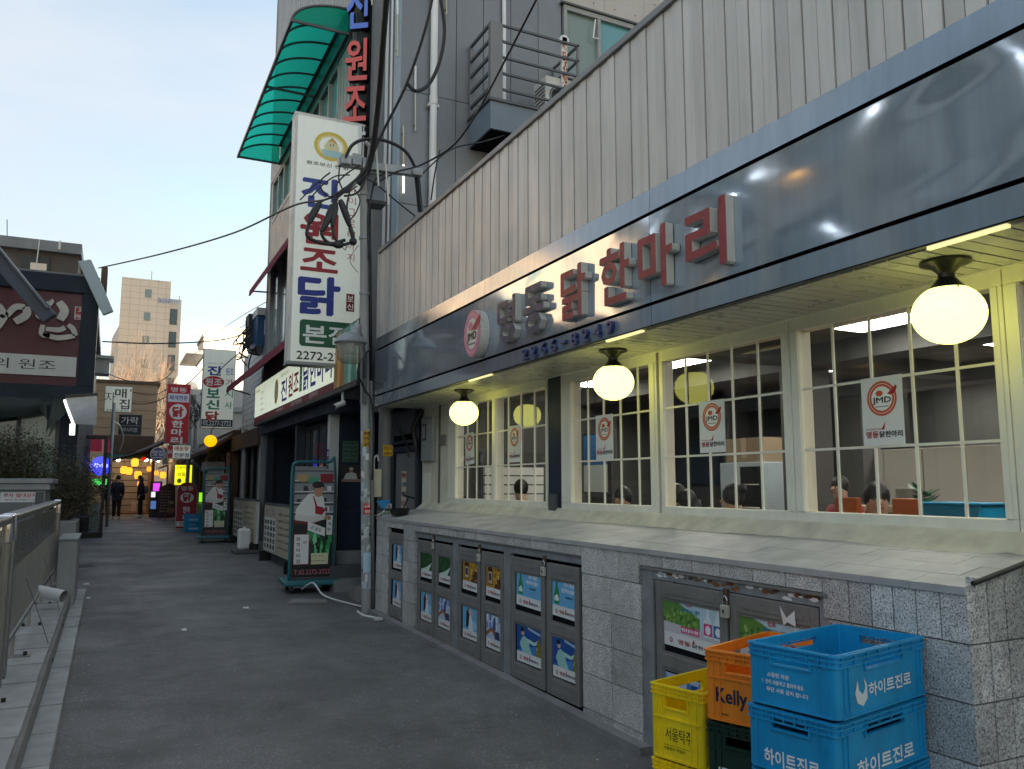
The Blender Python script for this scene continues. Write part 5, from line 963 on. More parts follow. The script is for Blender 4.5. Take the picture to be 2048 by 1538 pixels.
cable(Q((738, 700, 9.78), (722, 720, 9.75), (716, 745, 9.75), (730, 780, 9.8), (742, 800, 9.82), (748, 860, 9.84), (744, 960, 9.86)), .012, 'black cable curling down the pole below the street lamp'); cable(Q((717, 490, 9.78), (700, 520, 9.8), (716, 545, 9.85)), .004, 'very thin wire loop below the hanging cable bundle')
# hanging coil bundle
HB = thing('cable_bundle', P(660, 470, Y=9.7), 'bundle of taped black cable splices hanging before the tall sign', 'cable bundle', None)
for pts, r in ((((640, 405), (625, 430), (617, 450)), .045), (((665, 410), (655, 440), (642, 465)), .045), (((672, 405), (668, 430), (664, 455)), .04), (((680, 400), (692, 430), (700, 455)), .045)):
    b = MB(); q = Q(*[(x_, y_, 9.65) for x_, y_ in pts]); b.tube(curve3(q, 5), [.018 + (r - .018) * math.sin(math.pi * min(1, .15 + i / 10 * .85)) for i in range(len(curve3(q, 5)))], 'rubber', 9); b.build('splice', HB, smooth=True)
for pts, r in ((((617, 450), (614, 470), (630, 482), (660, 488), (690, 480)), .022), (((642, 465), (650, 480), (672, 492), (700, 486)), .02), (((664, 455), (672, 480), (690, 490)), .018), (((700, 455), (706, 475), (708, 488)), .026), (((690, 375), (668, 390), (640, 405)), .010), (((690, 375), (675, 392), (665, 410)), .010), (((700, 378), (682, 385), (672, 405)), .010), (((700, 380), (694, 420), (708, 470)), .012), (((660, 345), (640, 365), (655, 392), (690, 385), (735, 345)), .010), (((720, 330), (690, 350), (670, 375), (672, 400)), .010), (((682, 488), (690, 500), (694, 488)), .005), (((710, 380), (720, 400), (712, 425), (700, 440)), .009), (((640, 360), (615, 385), (600, 400)), .008), (((700, 350), (672, 352), (645, 370), (622, 395)), .009), (((735, 352), (715, 385), (688, 392)), .014)):
    b = MB(); b.tube(curve3(Q(*[(x_, y_, 9.62 + .01 * (i % 3)) for i, (x_, y_) in enumerate(pts)]), 6), r, 'rubber', 7); b.build('strand', HB, smooth=True)
b = MB(); b.ball(P(706, 483, Y=9.63), .05, 'rubber', 12); b.ball(P(676, 490, Y=9.63), .045, 'rubber', 12, sx=1.5); b.build('tape_wrap', HB, smooth=True)
# white cord on the ground
b = MB(); b.tube(curve3([(2.55, 12.0, .12), (2.62, 11.6, .25), (2.70, 11.35, .12), (2.82, 11.0, .075), (2.93, 10.2, .09)], 8), .012, 'white', 7); tag(b.build('extension_lead', smooth=True), 'white cord running from the sign stand to the pole foot', 'cord'); b = MB(); b.tube(curve3([(2.80, 9.95, .075), (2.80, 9.7, .065), (2.86, 9.5, .064), (2.93, 9.3, .066)], 6), .014, 'white', 7); b.box((2.82, 9.28, .06), (2.93, 9.38, .085), 'offwhite'); tag(b.build('power_strip'), 'white cord end with plug block lying at the pole foot', 'cord')
p = P(615, 1207, Z=.08); t = thing('steel_plate', (p.x, p.y, gz(p.y)), 'thin grey plate lying on the asphalt before the sign stand', 'plate'); b = MB(); b.add([(2.16, 10.95, .066), (2.66, 10.90, .066), (2.68, 11.12, .066), (2.30, 11.35, .066), (2.16, 10.95, .09), (2.66, 10.90, .09), (2.68, 11.12, .09), (2.30, 11.35, .09)], [(4, 5, 6, 7), (0, 1, 5, 4), (1, 2, 6, 5), (2, 3, 7, 6), (3, 0, 4, 7)], 'kerbd'); b.build('plate', t)

# ------------------------------------------------------------------ menu stands
def stand(x_, y_, lab, rz, seed, wide=.60):
    z0 = gz(y_); t = thing('menu_stand', (x_, y_, z0), lab, 'sign stand', 'wheeled menu stands on the alley'); M4 = Matrix.Translation((x_, y_, z0)) @ Matrix.Rotation(rz, 4, 'Z')
    def T(b, name, par=t, **k): b.v = [M4 @ v for v in b.v]; return b.build(name, par, **k)
    w_ = wide / 2
    b = MB(); b.box((-w_ - .12, -.34, .10), (w_ + .10, .36, .17), 'teal'); T(b, 'base', bevel=.02)
    for sx in (-1, 1):
        for sy in (-1, 1): b = MB(); b.tube([(sx * w_ - .02, sy * .26, .05), (sx * w_ + .02, sy * .26, .05)], .048, 'black', 12); b.box((sx * w_ - .03, sy * .26 - .02, .06), (sx * w_ + .03, sy * .26 + .02, .0995), 'galv'); T(b, 'caster')
    b = MB(); b.box((-w_, -.12, .171), (w_, .14, 1.74), 'greydark'); T(b, 'case', bevel=.006)
    fr = F((0, -.121, 1.0)); b = MB(); rn = random.Random(seed); W = w_ - .015; b.rect(fr, -W, -.80, W, .72, '#15171a', 0); b.rect(fr, -W, .03, W, .72, '#8d8f92', .0006)
    for q in (.58, .42, .26, .12): b.rect(fr, -W, q, W, q + .018, '#d4d6d8', .001); b.rect(fr, -W, q - .03, W, q, '#3a3c40', .001)
    for i in range(16): a = rn.uniform(-W + .05, W - .05); q = rn.choice((.44, .28, .14)); b.rect(fr, a - .03, q, a + .03, q + rn.uniform(.03, .08), rn.choice(['#e6e6e2', '#5a5a5e', '#b8b4a8', '#2c2c30']), .0012 + i * 1e-5)
    b.ell(fr, -W + .12, .63, .09, .06, '#b89a6a', .0015); b.ell(fr, -.02, .60, .09, .05, '#4a9a78', .0015); b.rect(fr, W - .2, .57, W - .01, .69, '#8a1c2c', .0015)
    b.poly(fr, [(-W + .02, .02), (-W + .03, .18), (-.08, .40), (.08, .40), (.14, .34), (.17, .1), (.15, .02)], '#e9e6df', .002); b.poly(fr, [(-W + .02, .02), (-W + .05, .11), (0, .07), (.17, .1), (.17, .03), (0, -.02)], '#dcd8d0', .0024); b.ell(fr, .06, .44, .068, .09, '#c08e72', .0028); b.poly(fr, [(-.02, .46), (0, .54), (.06, .56), (.14, .54), (.155, .46), (.13, .50), (.06, .51), (.01, .48)], '#141210', .0032); b.ell(fr, .05, .53, .085, .05, '#141210', .0034, 14)
    b.poly(fr, [(-.02, .37), (0, .36), (.05, .22), (.13, .20), (.17, .16), (.12, .09), (.02, .11), (.02, .22)], '#a01e30', .0036); b.poly(fr, [(-W, -.03), (-W, .03), (.05, 0), (.05, -.06)], '#6a141e', .0021); b.ell(fr, .2, .05, .05, .03, '#c08e72', .0038, 12)
    b.rect(fr, -W, -.72, W, -.02, '#0e1614', .0012)
    for i in range(40): a = rn.uniform(-W + .2, W - .02); q = rn.uniform(-.5, -.1); b.poly(fr, [(a - .025, q - .08), (a - .025, q + .03), (a - .008, q + .06), (a - .008, q + .1), (a + .008, q + .1), (a + .008, q + .06), (a + .025, q + .03), (a + .025, q - .08)], rn.choice(['#1c6a3a', '#2f9a56', '#0f3a22', '#5fc47c', '#123c28', '#8fe0a0']), .0016 + i * 1e-5)
    b.poly(fr, [(-.08, .0), (.17, -.1), (.17, -.22), (-.08, -.13)], '#eceae4', .003); b.text('진 원조', F(fr.p(.04, -.11), (.93, 0, -.36), (.36, 0, .93)), 0, 0, .05, '#33518a', .16, c=.004); b.rect(fr, .19, -.2, W - .01, .08, '#e6e4de', .003)
    for i, s_ in enumerate('삼계탕'): b.text(s_, fr, .23, .04 - i * .08, .05, '#3a3a3a', .05, c=.004)
    b.rect(fr, -W + .01, -.62, -.05, -.18, '#a02a36', .003); b.rect(fr, -W + .02, -.61, -.06, -.19, '#ecece8', .0034)
    for i, s_ in enumerate('닭한마리집'): b.text(s_, fr, -W + .08, -.25 - i * .08, .055, '#3a3a44', .055, c=.005)
    b.text('원조', fr, -.11, -.3, .04, '#a02a36', .06, c=.005); b.rect(fr, -.02, -.62, W - .06, -.46, '#dcd8b0', .0034); b.text('메뉴 안내', fr, .08, -.5, .02, '#55503a', .16, c=.0045); b.text('단체 예약 환영', fr, .08, -.57, .018, '#55503a', .2, c=.0045)
    b.text('T.02.2272-2722', fr, 0, -.725, .065, '#c86a74', W * 1.8, c=.004, bold=.02); T(b, 'poster_print')
    fl = F((-w_ - .001, 0, 1.0), (0, -1, 0)); b = MB(); b.rect(fl, -.13, -.80, .11, .72, '#d8d6cc', 0)
    for i, s_ in enumerate('원조보신닭한마리'): b.text(s_, fl, 0, .56 - i * .18, .11, ['#2a4a9a', '#a02a36', '#2a4a9a', '#3a9a9a'][i % 4], .12, c=.002, bold=.02)
    T(b, 'side_print')
    b = MB(); b.tube(curve3([(-w_ - .03, -.18, .17), (-w_ - .03, -.18, 1.0), (-w_ - .03, -.18, 1.74), (-w_ + .02, -.18, 1.84), (-w_ + .1, -.16, 1.86), (w_ - .1, -.1, 1.86), (w_ + .0, -.08, 1.80), (w_ + .02, -.08, .17)], 5), .022, 'teal', 9); T(b, 'tube_frame', smooth=True)
    b = MB(); b.box((-w_ + .05, -.05, 1.741), (w_ - .12, .10, 1.80), 'greypaint'); T(b, 'lamp_box'); return t
stand(2.73, 12.25, 'nearest teal wheeled menu stand with large picture of a cook', R(-4), 3); stand(2.50, 22.35, 'farther teal wheeled menu stand beside the blue crates', R(-3), 8, .58)
# low picture boards
def board(y0, y1, x_, lab, seed):
    z0 = gz(y0); t = thing('menu_board', (x_, (y0 + y1) / 2, z0), lab, 'menu board', 'low menu boards before the navy entrance'); MB().box((x_, y0, z0 + .22), (x_ + .06, y1, z0 + 1.12), 'offwhite').build('panel', t); MB().box((x_ - .01, y0 - .01, z0 + 1.121), (x_ + .07, y1 + .01, z0 + 1.16), 'greydark').build('top_rail', t)
    for y_ in (y0 + .15, y1 - .15): MB().box((x_ - .1, y_ - .04, z0), (x_ + .16, y_ + .04, z0 + .219), 'black').build('foot', t)
    fr = FX(x_ - .001, (y0 + y1) / 2, z0 + .67); Wd = (y1 - y0) / 2; b = MB(); rn = random.Random(seed); b.rect(fr, -Wd + .02, -.44, Wd - .02, .44, '#b8ac98', 0); b.rect(fr, -Wd + .03, -.42, -Wd * .1, .22, '#d8d4c8', .0006)
    for i in range(4):
        for j in range(5): b.rect(fr, -Wd + .1 + i * Wd * .21, -.38 + j * .115, -Wd + .1 + i * Wd * .21 + Wd * .13, -.30 + j * .115, rn.choice(['#3a3836', '#5a5048', '#74685c', '#2c2a28']), .001)
    for j in range(6): b.text(rn.choice(['삼계탕 12,000', '닭한마리 25,000', '공기밥 1,000', '감자사리 2,000']), fr, Wd * .42, .3 - j * .12, .05, '#3c3a38', Wd * .7, c=.001)
    for j in range(3): b.text('맛있는닭'[j], fr, -Wd * .8 + j * Wd * .5, .32, .12, '#3c3a38', .12, c=.001)
    b.build('print', t)
board(14.3, 17.15, 2.86, 'cream picture menu board behind the nearest menu stand', 1); board(18.4, 22.0, 2.90, 'farther cream menu board behind the white weight tank', 2)
p = P(487, 1100, Z=.13); t = thing('weight_tank', (2.72, 18.75, .13), 'white plastic water tank weight on a dark base beside the boards', 'sign base'); MB().box((2.48, 18.5, .126), (3.0, 19.0, .215), 'greydark').build('base', t, bevel=.02); MB().box((2.58, 18.62, .216), (2.84, 18.86, .66), 'white').build('tank', t, bevel=.05); b = MB(); b.tube([(2.71, 18.74, .66), (2.71, 18.74, .70)], .03, 'white', 10); b.build('tank_cap', t)

# ------------------------------------------------------------------ crates in the foreground
def crate(name, cx, cy, z0, rz, Lx, Ly, H, k, lab, texts=(), hole=True, mid=None, grp='plastic drink crates stacked by the wall'):
    """texts: list of (side, fn) that print on the long or short face"""
    t = thing(name, (cx, cy, z0), lab, 'crate', grp); M4 = Matrix.Translation((cx, cy, z0)) @ Matrix.Rotation(rz, 4, 'Z'); th = .012
    def T(b, nm, par=t, **kw): b.v = [M4 @ v for v in b.v]; return b.build(nm, par, **kw)
    b = MB(); b.box((-Lx / 2 + .02, -Ly / 2 + .02, .004), (Lx / 2 - .02, Ly / 2 - .02, .016), k); T(b, 'bottom')
    for side in range(4):
        ang = side * math.pi / 2; l = (Lx if side % 2 == 0 else Ly) / 2; d = (Ly if side % 2 == 0 else Lx) / 2
        fr = F(Vector((math.sin(ang) * d, -math.cos(ang) * d, 0)), (math.cos(ang), math.sin(ang), 0), (0, 0, 1)); b = MB(); hw = l * .42; h0, h1 = H * .70, H * .84; rc = .02
        l2 = l - rc
        b.fbox(fr, -l2, .006, l2, h0, -th, 0, k); b.fbox(fr, -l2, h1, l2, H - .004, -th, 0, k)
        b.fbox(fr, -l2, h0, -hw, h1, -th, 0, k); b.fbox(fr, hw, h0, l2, h1, -th, 0, k)
        T(b, 'side_wall')
        q = MB()
        for zz in (H - .012, H - .030, H - .050): q.fbox(fr, -l2, zz, l2, zz + .006, 0, .010 if zz > H - .02 else .008, k)
        n = 7
        for i in range(n + 1): a = -l2 + .004 + (2 * l2 - .008) * i / n; q.fbox(fr, a - .002, H - .050, a + .002, H - .006, 0, .0085, k)
        for a in (-l2 + .02, l2 - .02, -l2 + .05, l2 - .05): q.fbox(fr, a - .003, .02, a + .003, H - .05, 0, .005, k)
        q.fbox(fr, -l2, .006, l2, .014, 0, .007, k); q.fbox(fr, -hw - .008, h0 - .008, hw + .008, h0 - .001, 0, .007, k); q.fbox(fr, -hw - .008, h0, -hw - .001, h1, 0, .007, k); q.fbox(fr, hw + .001, h0, hw + .008, h1, 0, .007, k)
        if mid: q.fbox(fr, -l2, H * mid, l2, H * mid + .006, 0, .007, k)
        T(q, 'rib')
    for sx, sy, a0 in ((1, 1, 0), (-1, 1, 90), (-1, -1, 180), (1, -1, 270)):
        b = MB(); cx_, cy_ = sx * (Lx / 2 - .02), sy * (Ly / 2 - .02); n = 5
        for z0_, z1_, r0, r1 in ((.006, H - .004, .008, .020), (H - .012, H - .006, .018, .030), (H - .050, H - .044, .018, .028), (H - .03, H - .024, .018, .028)):
            vs = []
            for i in range(n + 1):
                a = R(a0 + 90 * i / n)
                for r_ in (r0, r1):
                    for zz in (z0_, z1_): vs.append((cx_ + r_ * math.cos(a), cy_ + r_ * math.sin(a), zz))
            fs = []
            for i in range(n):
                o = i * 4; fs += [(o + 2, o + 6, o + 7, o + 3), (o, o + 1, o + 5, o + 4), (o + 1, o + 3, o + 7, o + 5), (o, o + 4, o + 6, o + 2)]
            b.add(vs, fs, k)
        T(b, 'corner', smooth=2)
    for side, fn in texts:
        ang = side * math.pi / 2; d = (Ly if side % 2 == 0 else Lx) / 2; l = (Lx if side % 2 == 0 else Ly) / 2
        fr = F(Vector((math.sin(ang) * d, -math.cos(ang) * d, H * .36)), (math.cos(ang), math.sin(ang), 0), (0, 0, 1)); b = MB(); fn(b, fr, l, H); T(b, 'print')
    return t
# side 0 faces the camera (-y), side 3 faces the street (-x)
def hj(b, fr, l, H):
    b.poly(fr, [(-l * .62, -.035), (-l * .66, .0), (-l * .60, .045), (-l * .58, .01), (-l * .50, -.01), (-l * .44, .015), (-l * .47, .05), (-l * .40, .02), (-l * .40, -.025), (-l * .50, -.05)], '#dfe4e6', .002)
    b.text('하이트진로', fr, l * .12, .0, .05, '#e6eaec', l * .98, c=.002, bold=.03)
def hj2(b, fr, l, H): b.text('하이트진로', fr, .0, -.03, .058, '#e6eaec', l * 1.25, c=.002, bold=.03); b.rect(fr, -l * .5, -.078, l * .6, -.0765, '#cfd6d8', .002)
def small(b, fr, l, H):
    for i, s_ in enumerate(('소중한 자원', '깨끗이 사용하고 돌려주세요', '무단 사용 금지 합니다')): b.text(s_, fr, (-.3 + .1 * i) * l, .035 - i * .027, .017, '#e0e6e8', l * (.5, .95, .95)[i], c=.002, bold=.02)
BR = R(12)
pal = thing('pallet', (2.63, 2.43, 0), 'low wooden pallet under the blue crate stack', 'pallet')
for i in range(5): MB().box((2.33 + i * .125, 2.2, .045), (2.44 + i * .125, 2.66, .068), 'wood').build('board', pal)
for y_ in (2.22, 2.42, 2.62): MB().box((2.33, y_, .0), (2.94, y_ + .04, .044), 'wood').build('bearer', pal)
ph = .2335; bx, by = 2.625, 2.425
for i in range(4):
    crate('blue_crate', bx + (0, .006, -.006, 0)[i], by + (0, .004, 0, -.004)[i], .069 + i * ph, BR + (0, .01, -.015, 0)[i], .645, .372, ph - .002, 'cblue', ('lowest blue crate of the stack, on the pallet', 'third blue crate from the top of its stack', 'second blue crate from the top, white lettering on both faces', 'topmost empty blue crate at the right, white lettering')[i], ((0, hj if i == 3 else hj2), (3, small if i == 3 else hj2)))
def kelly(b, fr, l, H): b.text('Kelly', fr, -.045, -.005, .078, '#1c2448', l * .85, c=.002, bold=.028); b.rect(fr, -l * .62, -.075, -l * .35, -.070, '#6a3410', .002); b.rect(fr, l * .3, -.088, l * .75, -.085, '#6a3410', .002)
def terra(b, fr, l, H): b.text('TERRA', fr, 0, -.03, .075, '#e4e8e6', l * 1.3, c=.002, bold=.03)
def seoul(b, fr, l, H): b.text('서울탁주', fr, .01, .0, .06, '#3c3410', l * 1.0, c=.002, bold=.0); b.rect(fr, -l * .5, -.052, l * .6, -.0505, '#4a4010', .002); b.text('서울장수 막걸리', fr, -l * .1, -.066, .016, '#6a5c14', l * .8, c=.002)
ox, oy, orz = 2.70, 2.86, R(19); oh = .299
crate('green_crate', ox, oy, .002, orz, .585, .335, oh - .002, 'cgreen', 'lower dark green crate at the bottom of the orange crate stack', ((3, terra), (0, terra)), mid=.62); crate('green_crate', ox, oy, .002 + oh, orz, .585, .335, oh - .002, 'cgreen', 'dark green crate directly under the orange crate', ((3, terra), (0, terra)), mid=.62)
crate('orange_crate', ox, oy, .002 + 2 * oh, orz + R(1), .585, .335, oh, 'corange', 'orange crate with dark blue lettering on the green crates', ((3, kelly), (0, kelly)), mid=.60)
yx, yy, yrz = 2.665, 3.235, R(15); yh = .339
for i in range(2): crate('yellow_crate', yx, yy, .003 + i * yh, yrz, .56, .30, yh - .002, 'cyellow', ('lower yellow crate standing on the asphalt by the wall', 'upper yellow crate with black lettering, behind the orange crate')[i], ((3, seoul), (0, seoul)), mid=.55)
# ------------------------------------------------------------------ steel fence on the left kerb
def fence(y0, y1, lab, near):
    z0 = .24 + gz(y0); zt = 1.365; X_ = -.615; t = thing('steel_fence', (X_, (y0 + y1) / 2, z0), lab, 'fence', 'stainless fence panels on the left kerb')
    def zt_(y_): return zt + (.0)
    b = MB(); b.bar((X_ - .02, y0, zt), (X_ - .02, y1, zt), .13, .05, 'steel'); b.build('top_rail', t, bevel=.012)
    b = MB(); b.bar((X_, y0, z0 + .19), (X_, y1, z0 + .19), .05, .045, 'steel'); b.build('bottom_rail', t, bevel=.006)
    b = MB(); b.box((X_ - .012, y0 + .12, .98), (X_ + .004, y1 - .12, 1.30), 'steel'); b.build('name_plate', t, bevel=.004)
    b = MB(); fr = FX(X_ + .0055, 0, 0); b2 = F((X_ + .0055, (y0 + y1) / 2, 1.14), (0, 1, 0), (0, 0, 1)); b.text('종로5가 먹자골목', b2, 0, 0, .16, 'midgrey', (y1 - y0) * .7, c=.0008, bold=.01); b.build('lettering', t)
    n = int((y1 - y0) / .105)
    for i in range(n):
        y_ = y0 + .07 + (y1 - y0 - .14) * i / (n - 1); piece('slat', 'steel', (X_ - .008, y_ - .014, z0 + .213), (X_ + .012, y_ + .014, .979 if y0 + .12 < y_ < y1 - .12 else zt - .024), t)
    for y_ in (y0, y1):
        b = MB(); b.box((X_ - .045, y_ - .04, z0), (X_ + .045, y_ + .04, zt + .03), 'steel'); b.build('post', t, bevel=.012)
        b = MB(); b.box((X_ - .045, y_ - .045, zt - .16), (X_ + .0475, y_ + .045, zt + .036), 'chrome'); b.build('post_cap', t, bevel=.012)
    for k_ in range(4 if not near else 3):
        y_ = y0 + (y1 - y0) * (k_ + .5) / (4 if not near else 3)
        b = MB(); b.box((X_ - .005, y_ - .045, z0), (X_ + .02, y_ + .045, z0 + .168), 'steel'); b.build('leg', t); b = MB(); b.box((X_ - .08, y_ - .06, z0), (X_ + .14, y_ + .06, z0 + .008), 'steel'); b.build('foot_plate', t)
        for s_ in (-.035, .10): b = MB(); b.tube([(X_ + s_, y_, z0 + .008), (X_ + s_, y_, z0 + .035)], .014, 'black', 8); b.build('bolt', t)
    return t
fence(4.05, 6.55, 'nearer stainless steel fence panel at the edge of the frame', True); fence(6.85, 12.9, 'farther long stainless steel fence panel ending at the grey box', False)
for ya, yb, lab in ((8.35, 8.1, 'thin black cord from fence slat down to the kerb, nearer one'), (10.6, 10.0, 'thin black cord from fence slat down to the kerb, farther one')):
    b = MB(); b.tube(curve3([(-.60, ya, .80), (-.52, (ya + yb) / 2, .62), (-.40, yb, .32), (-.34, yb - .1, .15)], 6), .0035, 'greydark', 6); b.tube([(-.345, yb - .13, .15), (-.345, yb - .07, .15)], .012, 'rubber', 6); tag(b.build('cord'), lab, 'cord')
b = MB(); a = Vector((-.66, 10.25, .49)); c_ = Vector((-.36, 10.02, .43)); b.tube([a, c_], .062, 'white', 20, caps=False); b.tube([c_, a], .055, 'greypaint', 20, caps=False); tag(b.build('drain_pipe', smooth=True), 'short white plastic pipe lying on the kerb behind the fence', 'pipe')
t = thing('electrical_box', (-.395, 11.9, .1), 'grey steel electrical box on the kerb at the far fence end', 'electrical box'); MB().box((-.50, 11.45, .10), (-.30, 12.6, .93), 'greypaint').build('body', t, bevel=.006); MB().box((-.51, 11.43, .931), (-.29, 12.62, .955), 'greypaint').build('lid', t, bevel=.004); MB().box((-.299, 11.55, .2), (-.295, 12.5, .85), 'greypaint').build('door', t)
# grey cabinet with notice
t = thing('grey_cabinet', (-1.2, 13.8, .1), 'large grey steel cabinet with overhanging lid and pink lettered notice', 'cabinet'); MB().box((-2.6, 13.45, .05), (-.80, 14.6, 1.53), 'greypaint').build('body', t, bevel=.006); b = MB(); b.box((-2.65, 13.40, 1.531), (-.745, 14.65, 1.62), 'greypaint'); b.box((-2.67, 13.37, 1.621), (-.71, 14.68, 1.69), 'greypaint'); b.build('lid', t, bevel=.008); MB().box((-2.55, 13.438, .2), (-.95, 13.449, 1.40), 'midgrey').build('door', t)
MB().box((-.92, 13.42, .1), (-.82, 13.449, 1.5), 'greydark').build('corner_strip', t)
b = MB(); fr = FY(-1.11, 13.434, 1.43); b.rect(fr, -.235, -.07, .235, .07, 'paper', 0); b.text('주차 절대금지', fr, 0, .025, .055, '#c0304a', .40, c=.001, bold=.02); b.text('견인 조치합니다', fr, 0, -.035, .025, '#8a5a64', .36, c=.001); tag(b.build('notice'), 'white notice with pink writing on the grey cabinet', 'notice')
# evergreen shrub behind the cabinet
def shrub(name, cx, cy, z0, rx, ry, rz, n, lab, seed, lf=.035):
    t = thing(name, (cx, cy, z0), lab, 'shrub'); rn = random.Random(seed); b = MB(); tips = []
    for i in range(70):
        a = rn.random() * 6.28; u = rn.random() ** .5; top = Vector((cx + rx * u * math.cos(a) * .9, cy + ry * u * math.sin(a) * .9, z0 + rz * (.35 + .62 * rn.random() * (1.1 - .5 * u)))); base = Vector((cx + rn.uniform(-.15, .15) * rx, cy + rn.uniform(-.15, .15), z0))
        mid = base.lerp(top, .5) + Vector((0, 0, -.1 * rn.random())); b.tube([base, mid, top], [.018, .011, .004], 'trunk', 5); tips.append((mid, top))
    b.build('branches', t)
    b = MB()
    clumps = []
    for m_, tp in tips:
        for k_ in range(3): clumps.append(m_.lerp(tp, rn.uniform(.3, 1.08)) + Vector((rn.gauss(0, .12), rn.gauss(0, .12), rn.gauss(0, .1))))
    for i in range(n):
        c_ = rn.choice(clumps) + Vector((rn.gauss(0, .12), rn.gauss(0, .12), rn.gauss(0, .11))); d = Vector((rn.gauss(0, 1), rn.gauss(0, 1), rn.gauss(.3, 1))).normalized(); s_ = d.cross(Vector((rn.gauss(0, 1), rn.gauss(0, 1), rn.gauss(0, 1)))).normalized(); l = lf * rn.uniform(.6, 1.5)
        b.add([c_, c_ + d * l * .5 + s_ * l * .28, c_ + d * l, c_ + d * l * .5 - s_ * l * .28], [(0, 1, 2, 3)], 'leaf')
    o = b.build('foliage', t); o['kind'] = 'stuff'; return t
shrub('evergreen_shrub', -1.75, 16.4, 1.0, .85, .6, 1.75, 16000, 'big dark evergreen shrub behind the grey cabinet', 4); shrub('evergreen_shrub', -.75, 16.8, .9, .62, .5, 1.35, 11000, 'smaller dark evergreen shrub leaning toward the glass screen', 5)
MB_ = MB(); MB_.box((-2.8, 15.9, 0), (-.45, 17.4, .98), 'greypaint'); tag(MB_.build('planter', bevel=.01), 'grey planter box holding the evergreen shrubs', 'planter')

# ------------------------------------------------------------------ left restaurant with maroon sign
LB = thing('maroon_sign_building', (-3, 24, 0), 'dark two-storey restaurant with a huge maroon sign box on the left', 'restaurant')
MB().box((-8, 18.9, 0), (-.62, 34, 5.7), 'navy').build('wall', LB); MB().box((-8, 18.8, 5.71), (-.45, 34, 5.95), 'midgrey').build('roof_edge', LB)
b = MB(); b.box((-.60, 19.2, 3.0), (-.42, 19.4, 5.6), 'greypaint'); b.build('drain', LB); b = MB(); b.box((-.56, 24.5, 4.6), (-.15, 25.2, 5.0), 'offwhite'); b.add([(-.56, 24.4, 5.0), (-.05, 24.4, 5.0), (-.05, 25.3, 5.0), (-.56, 25.3, 5.0), (-.56, 24.4, 5.08), (-.05, 24.4, 5.08), (-.05, 25.3, 5.08), (-.56, 25.3, 5.08)], [(4, 5, 6, 7), (0, 1, 5, 4), (1, 2, 6, 5), (0, 3, 2, 1)], 'offwhite'); b.build('cornice', LB)
t = thing('maroon_shop_sign', (-1.6, 18.5, 3.6), 'huge maroon shop sign in navy frame with cream brush letters', 'sign')
def yl(x): return 18.42
fr = F((-4.2, 18.42, 3.35)); W_ = 3.82; H_ = 2.45
b = MB(); b.fbox(fr, 0, 0, W_, H_, -.5, -.03, 'navy'); b.fbox(fr, 0, H_ - .34, W_, H_ + .02, -.03, .05, 'framenavy'); b.fbox(fr, 0, -.15, W_, .22, -.03, .05, 'framenavy'); b.fbox(fr, W_ - .30, .22, W_, H_ - .34, -.03, .05, 'framenavy'); b.build('frame', t, bevel=.015)
b = MB(); b.rect(fr, 0, .22, W_ - .3, H_ - .34, 'maroon', -.029); b.build('panel', t); b = MB(); b.fbox(fr, 0, .40, W_ - .33, .80, -.028, 0.01, 'offwhite'); b.build('white_band', t)
b = MB(); b.text('닭한마리의 원조', fr, 1.93, .61, .20, '#20242c', 2.4, c=.012, bold=-.0); b.build('lettering', t)
# brush letters (만)(집) built as strokes
def stroke(pts, wd, nm='letter'):
    b = MB(); L_ = []; Rr = []; pp = curve3([Vector((x_, z_, 0)) for x_, z_ in pts], 6); n = len(pp)
    for i, p_ in enumerate(pp):
        d = (pp[min(i + 1, n - 1)] - pp[max(i - 1, 0)]).normalized(); nn_ = Vector((-d.y, d.x, 0)); q = wd * (.55 + .45 * math.sin(math.pi * (.15 + .7 * i / n))); L_.append(p_ + nn_ * q / 2); Rr.append(p_ - nn_ * q / 2)
    vs = [fr.p(v.x, v.y, c_) for c_ in (-.02, .05) for v in L_ + Rr]; N_ = 2 * n
    fs = [(N_ + i, N_ + i + 1, N_ + n + i + 1, N_ + n + i)[::-1] for i in range(n - 1)] + [(i, i + 1, N_ + i + 1, N_ + i) for i in range(n - 1)] + [(n + i, N_ + n + i, N_ + n + i + 1, n + i + 1) for i in range(n - 1)] + [(0, N_, N_ + n, n), (n - 1, n + n - 1, N_ + n + n - 1, N_ + n - 1)]
    b.add(vs, fs, 'letterside'); return b.build(nm, t)
def pz(*pts): return [((P(x_, y_, Y=18.4).x + 4.2), (P(x_, y_, Y=18.4).z - 3.35)) for x_, y_ in pts]
for pts, wd in (((( -42, 600), (-20, 660), (10, 632)), .16), (((-4, 610), (5, 625), (12, 634)), .15), (((14, 632), (30, 615), (50, 614)), .12), (((52, 614), (53, 630), (30, 644)), .15), (((75, 628), (100, 606), (100, 600)), .11), (((85, 636), (78, 628), (98, 610)), .12), (((118, 604), (129, 622), (120, 640)), .16), (((86, 650), (84, 668), (100, 672)), .10), (((92, 658), (118, 660), (130, 655)), .10), (((86, 668), (115, 676), (150, 672)), .10), (((136, 650), (146, 658), (151, 672)), .10)): stroke(pz(*pts), wd)
s_ = pz((150, 612), (174, 640)); b = MB(); b.rect(fr, s_[0][0], s_[1][1], s_[1][0], s_[0][1], 'offwhite', -.02); b.rect(fr, s_[0][0] + .015, s_[1][1] + .015, s_[1][0] - .015, s_[0][1] - .015, '#a02a30', -.018); b.text('자', fr, (s_[0][0] + s_[1][0]) / 2, (s_[0][1] * .7 + s_[1][1] * .3), .11, '#e8d8d0', c=-.016); b.text('매집', fr, (s_[0][0] + s_[1][0]) / 2, (s_[0][1] * .25 + s_[1][1] * .75), .09, '#e8d8d0', .2, c=-.016); b.build('seal', t)
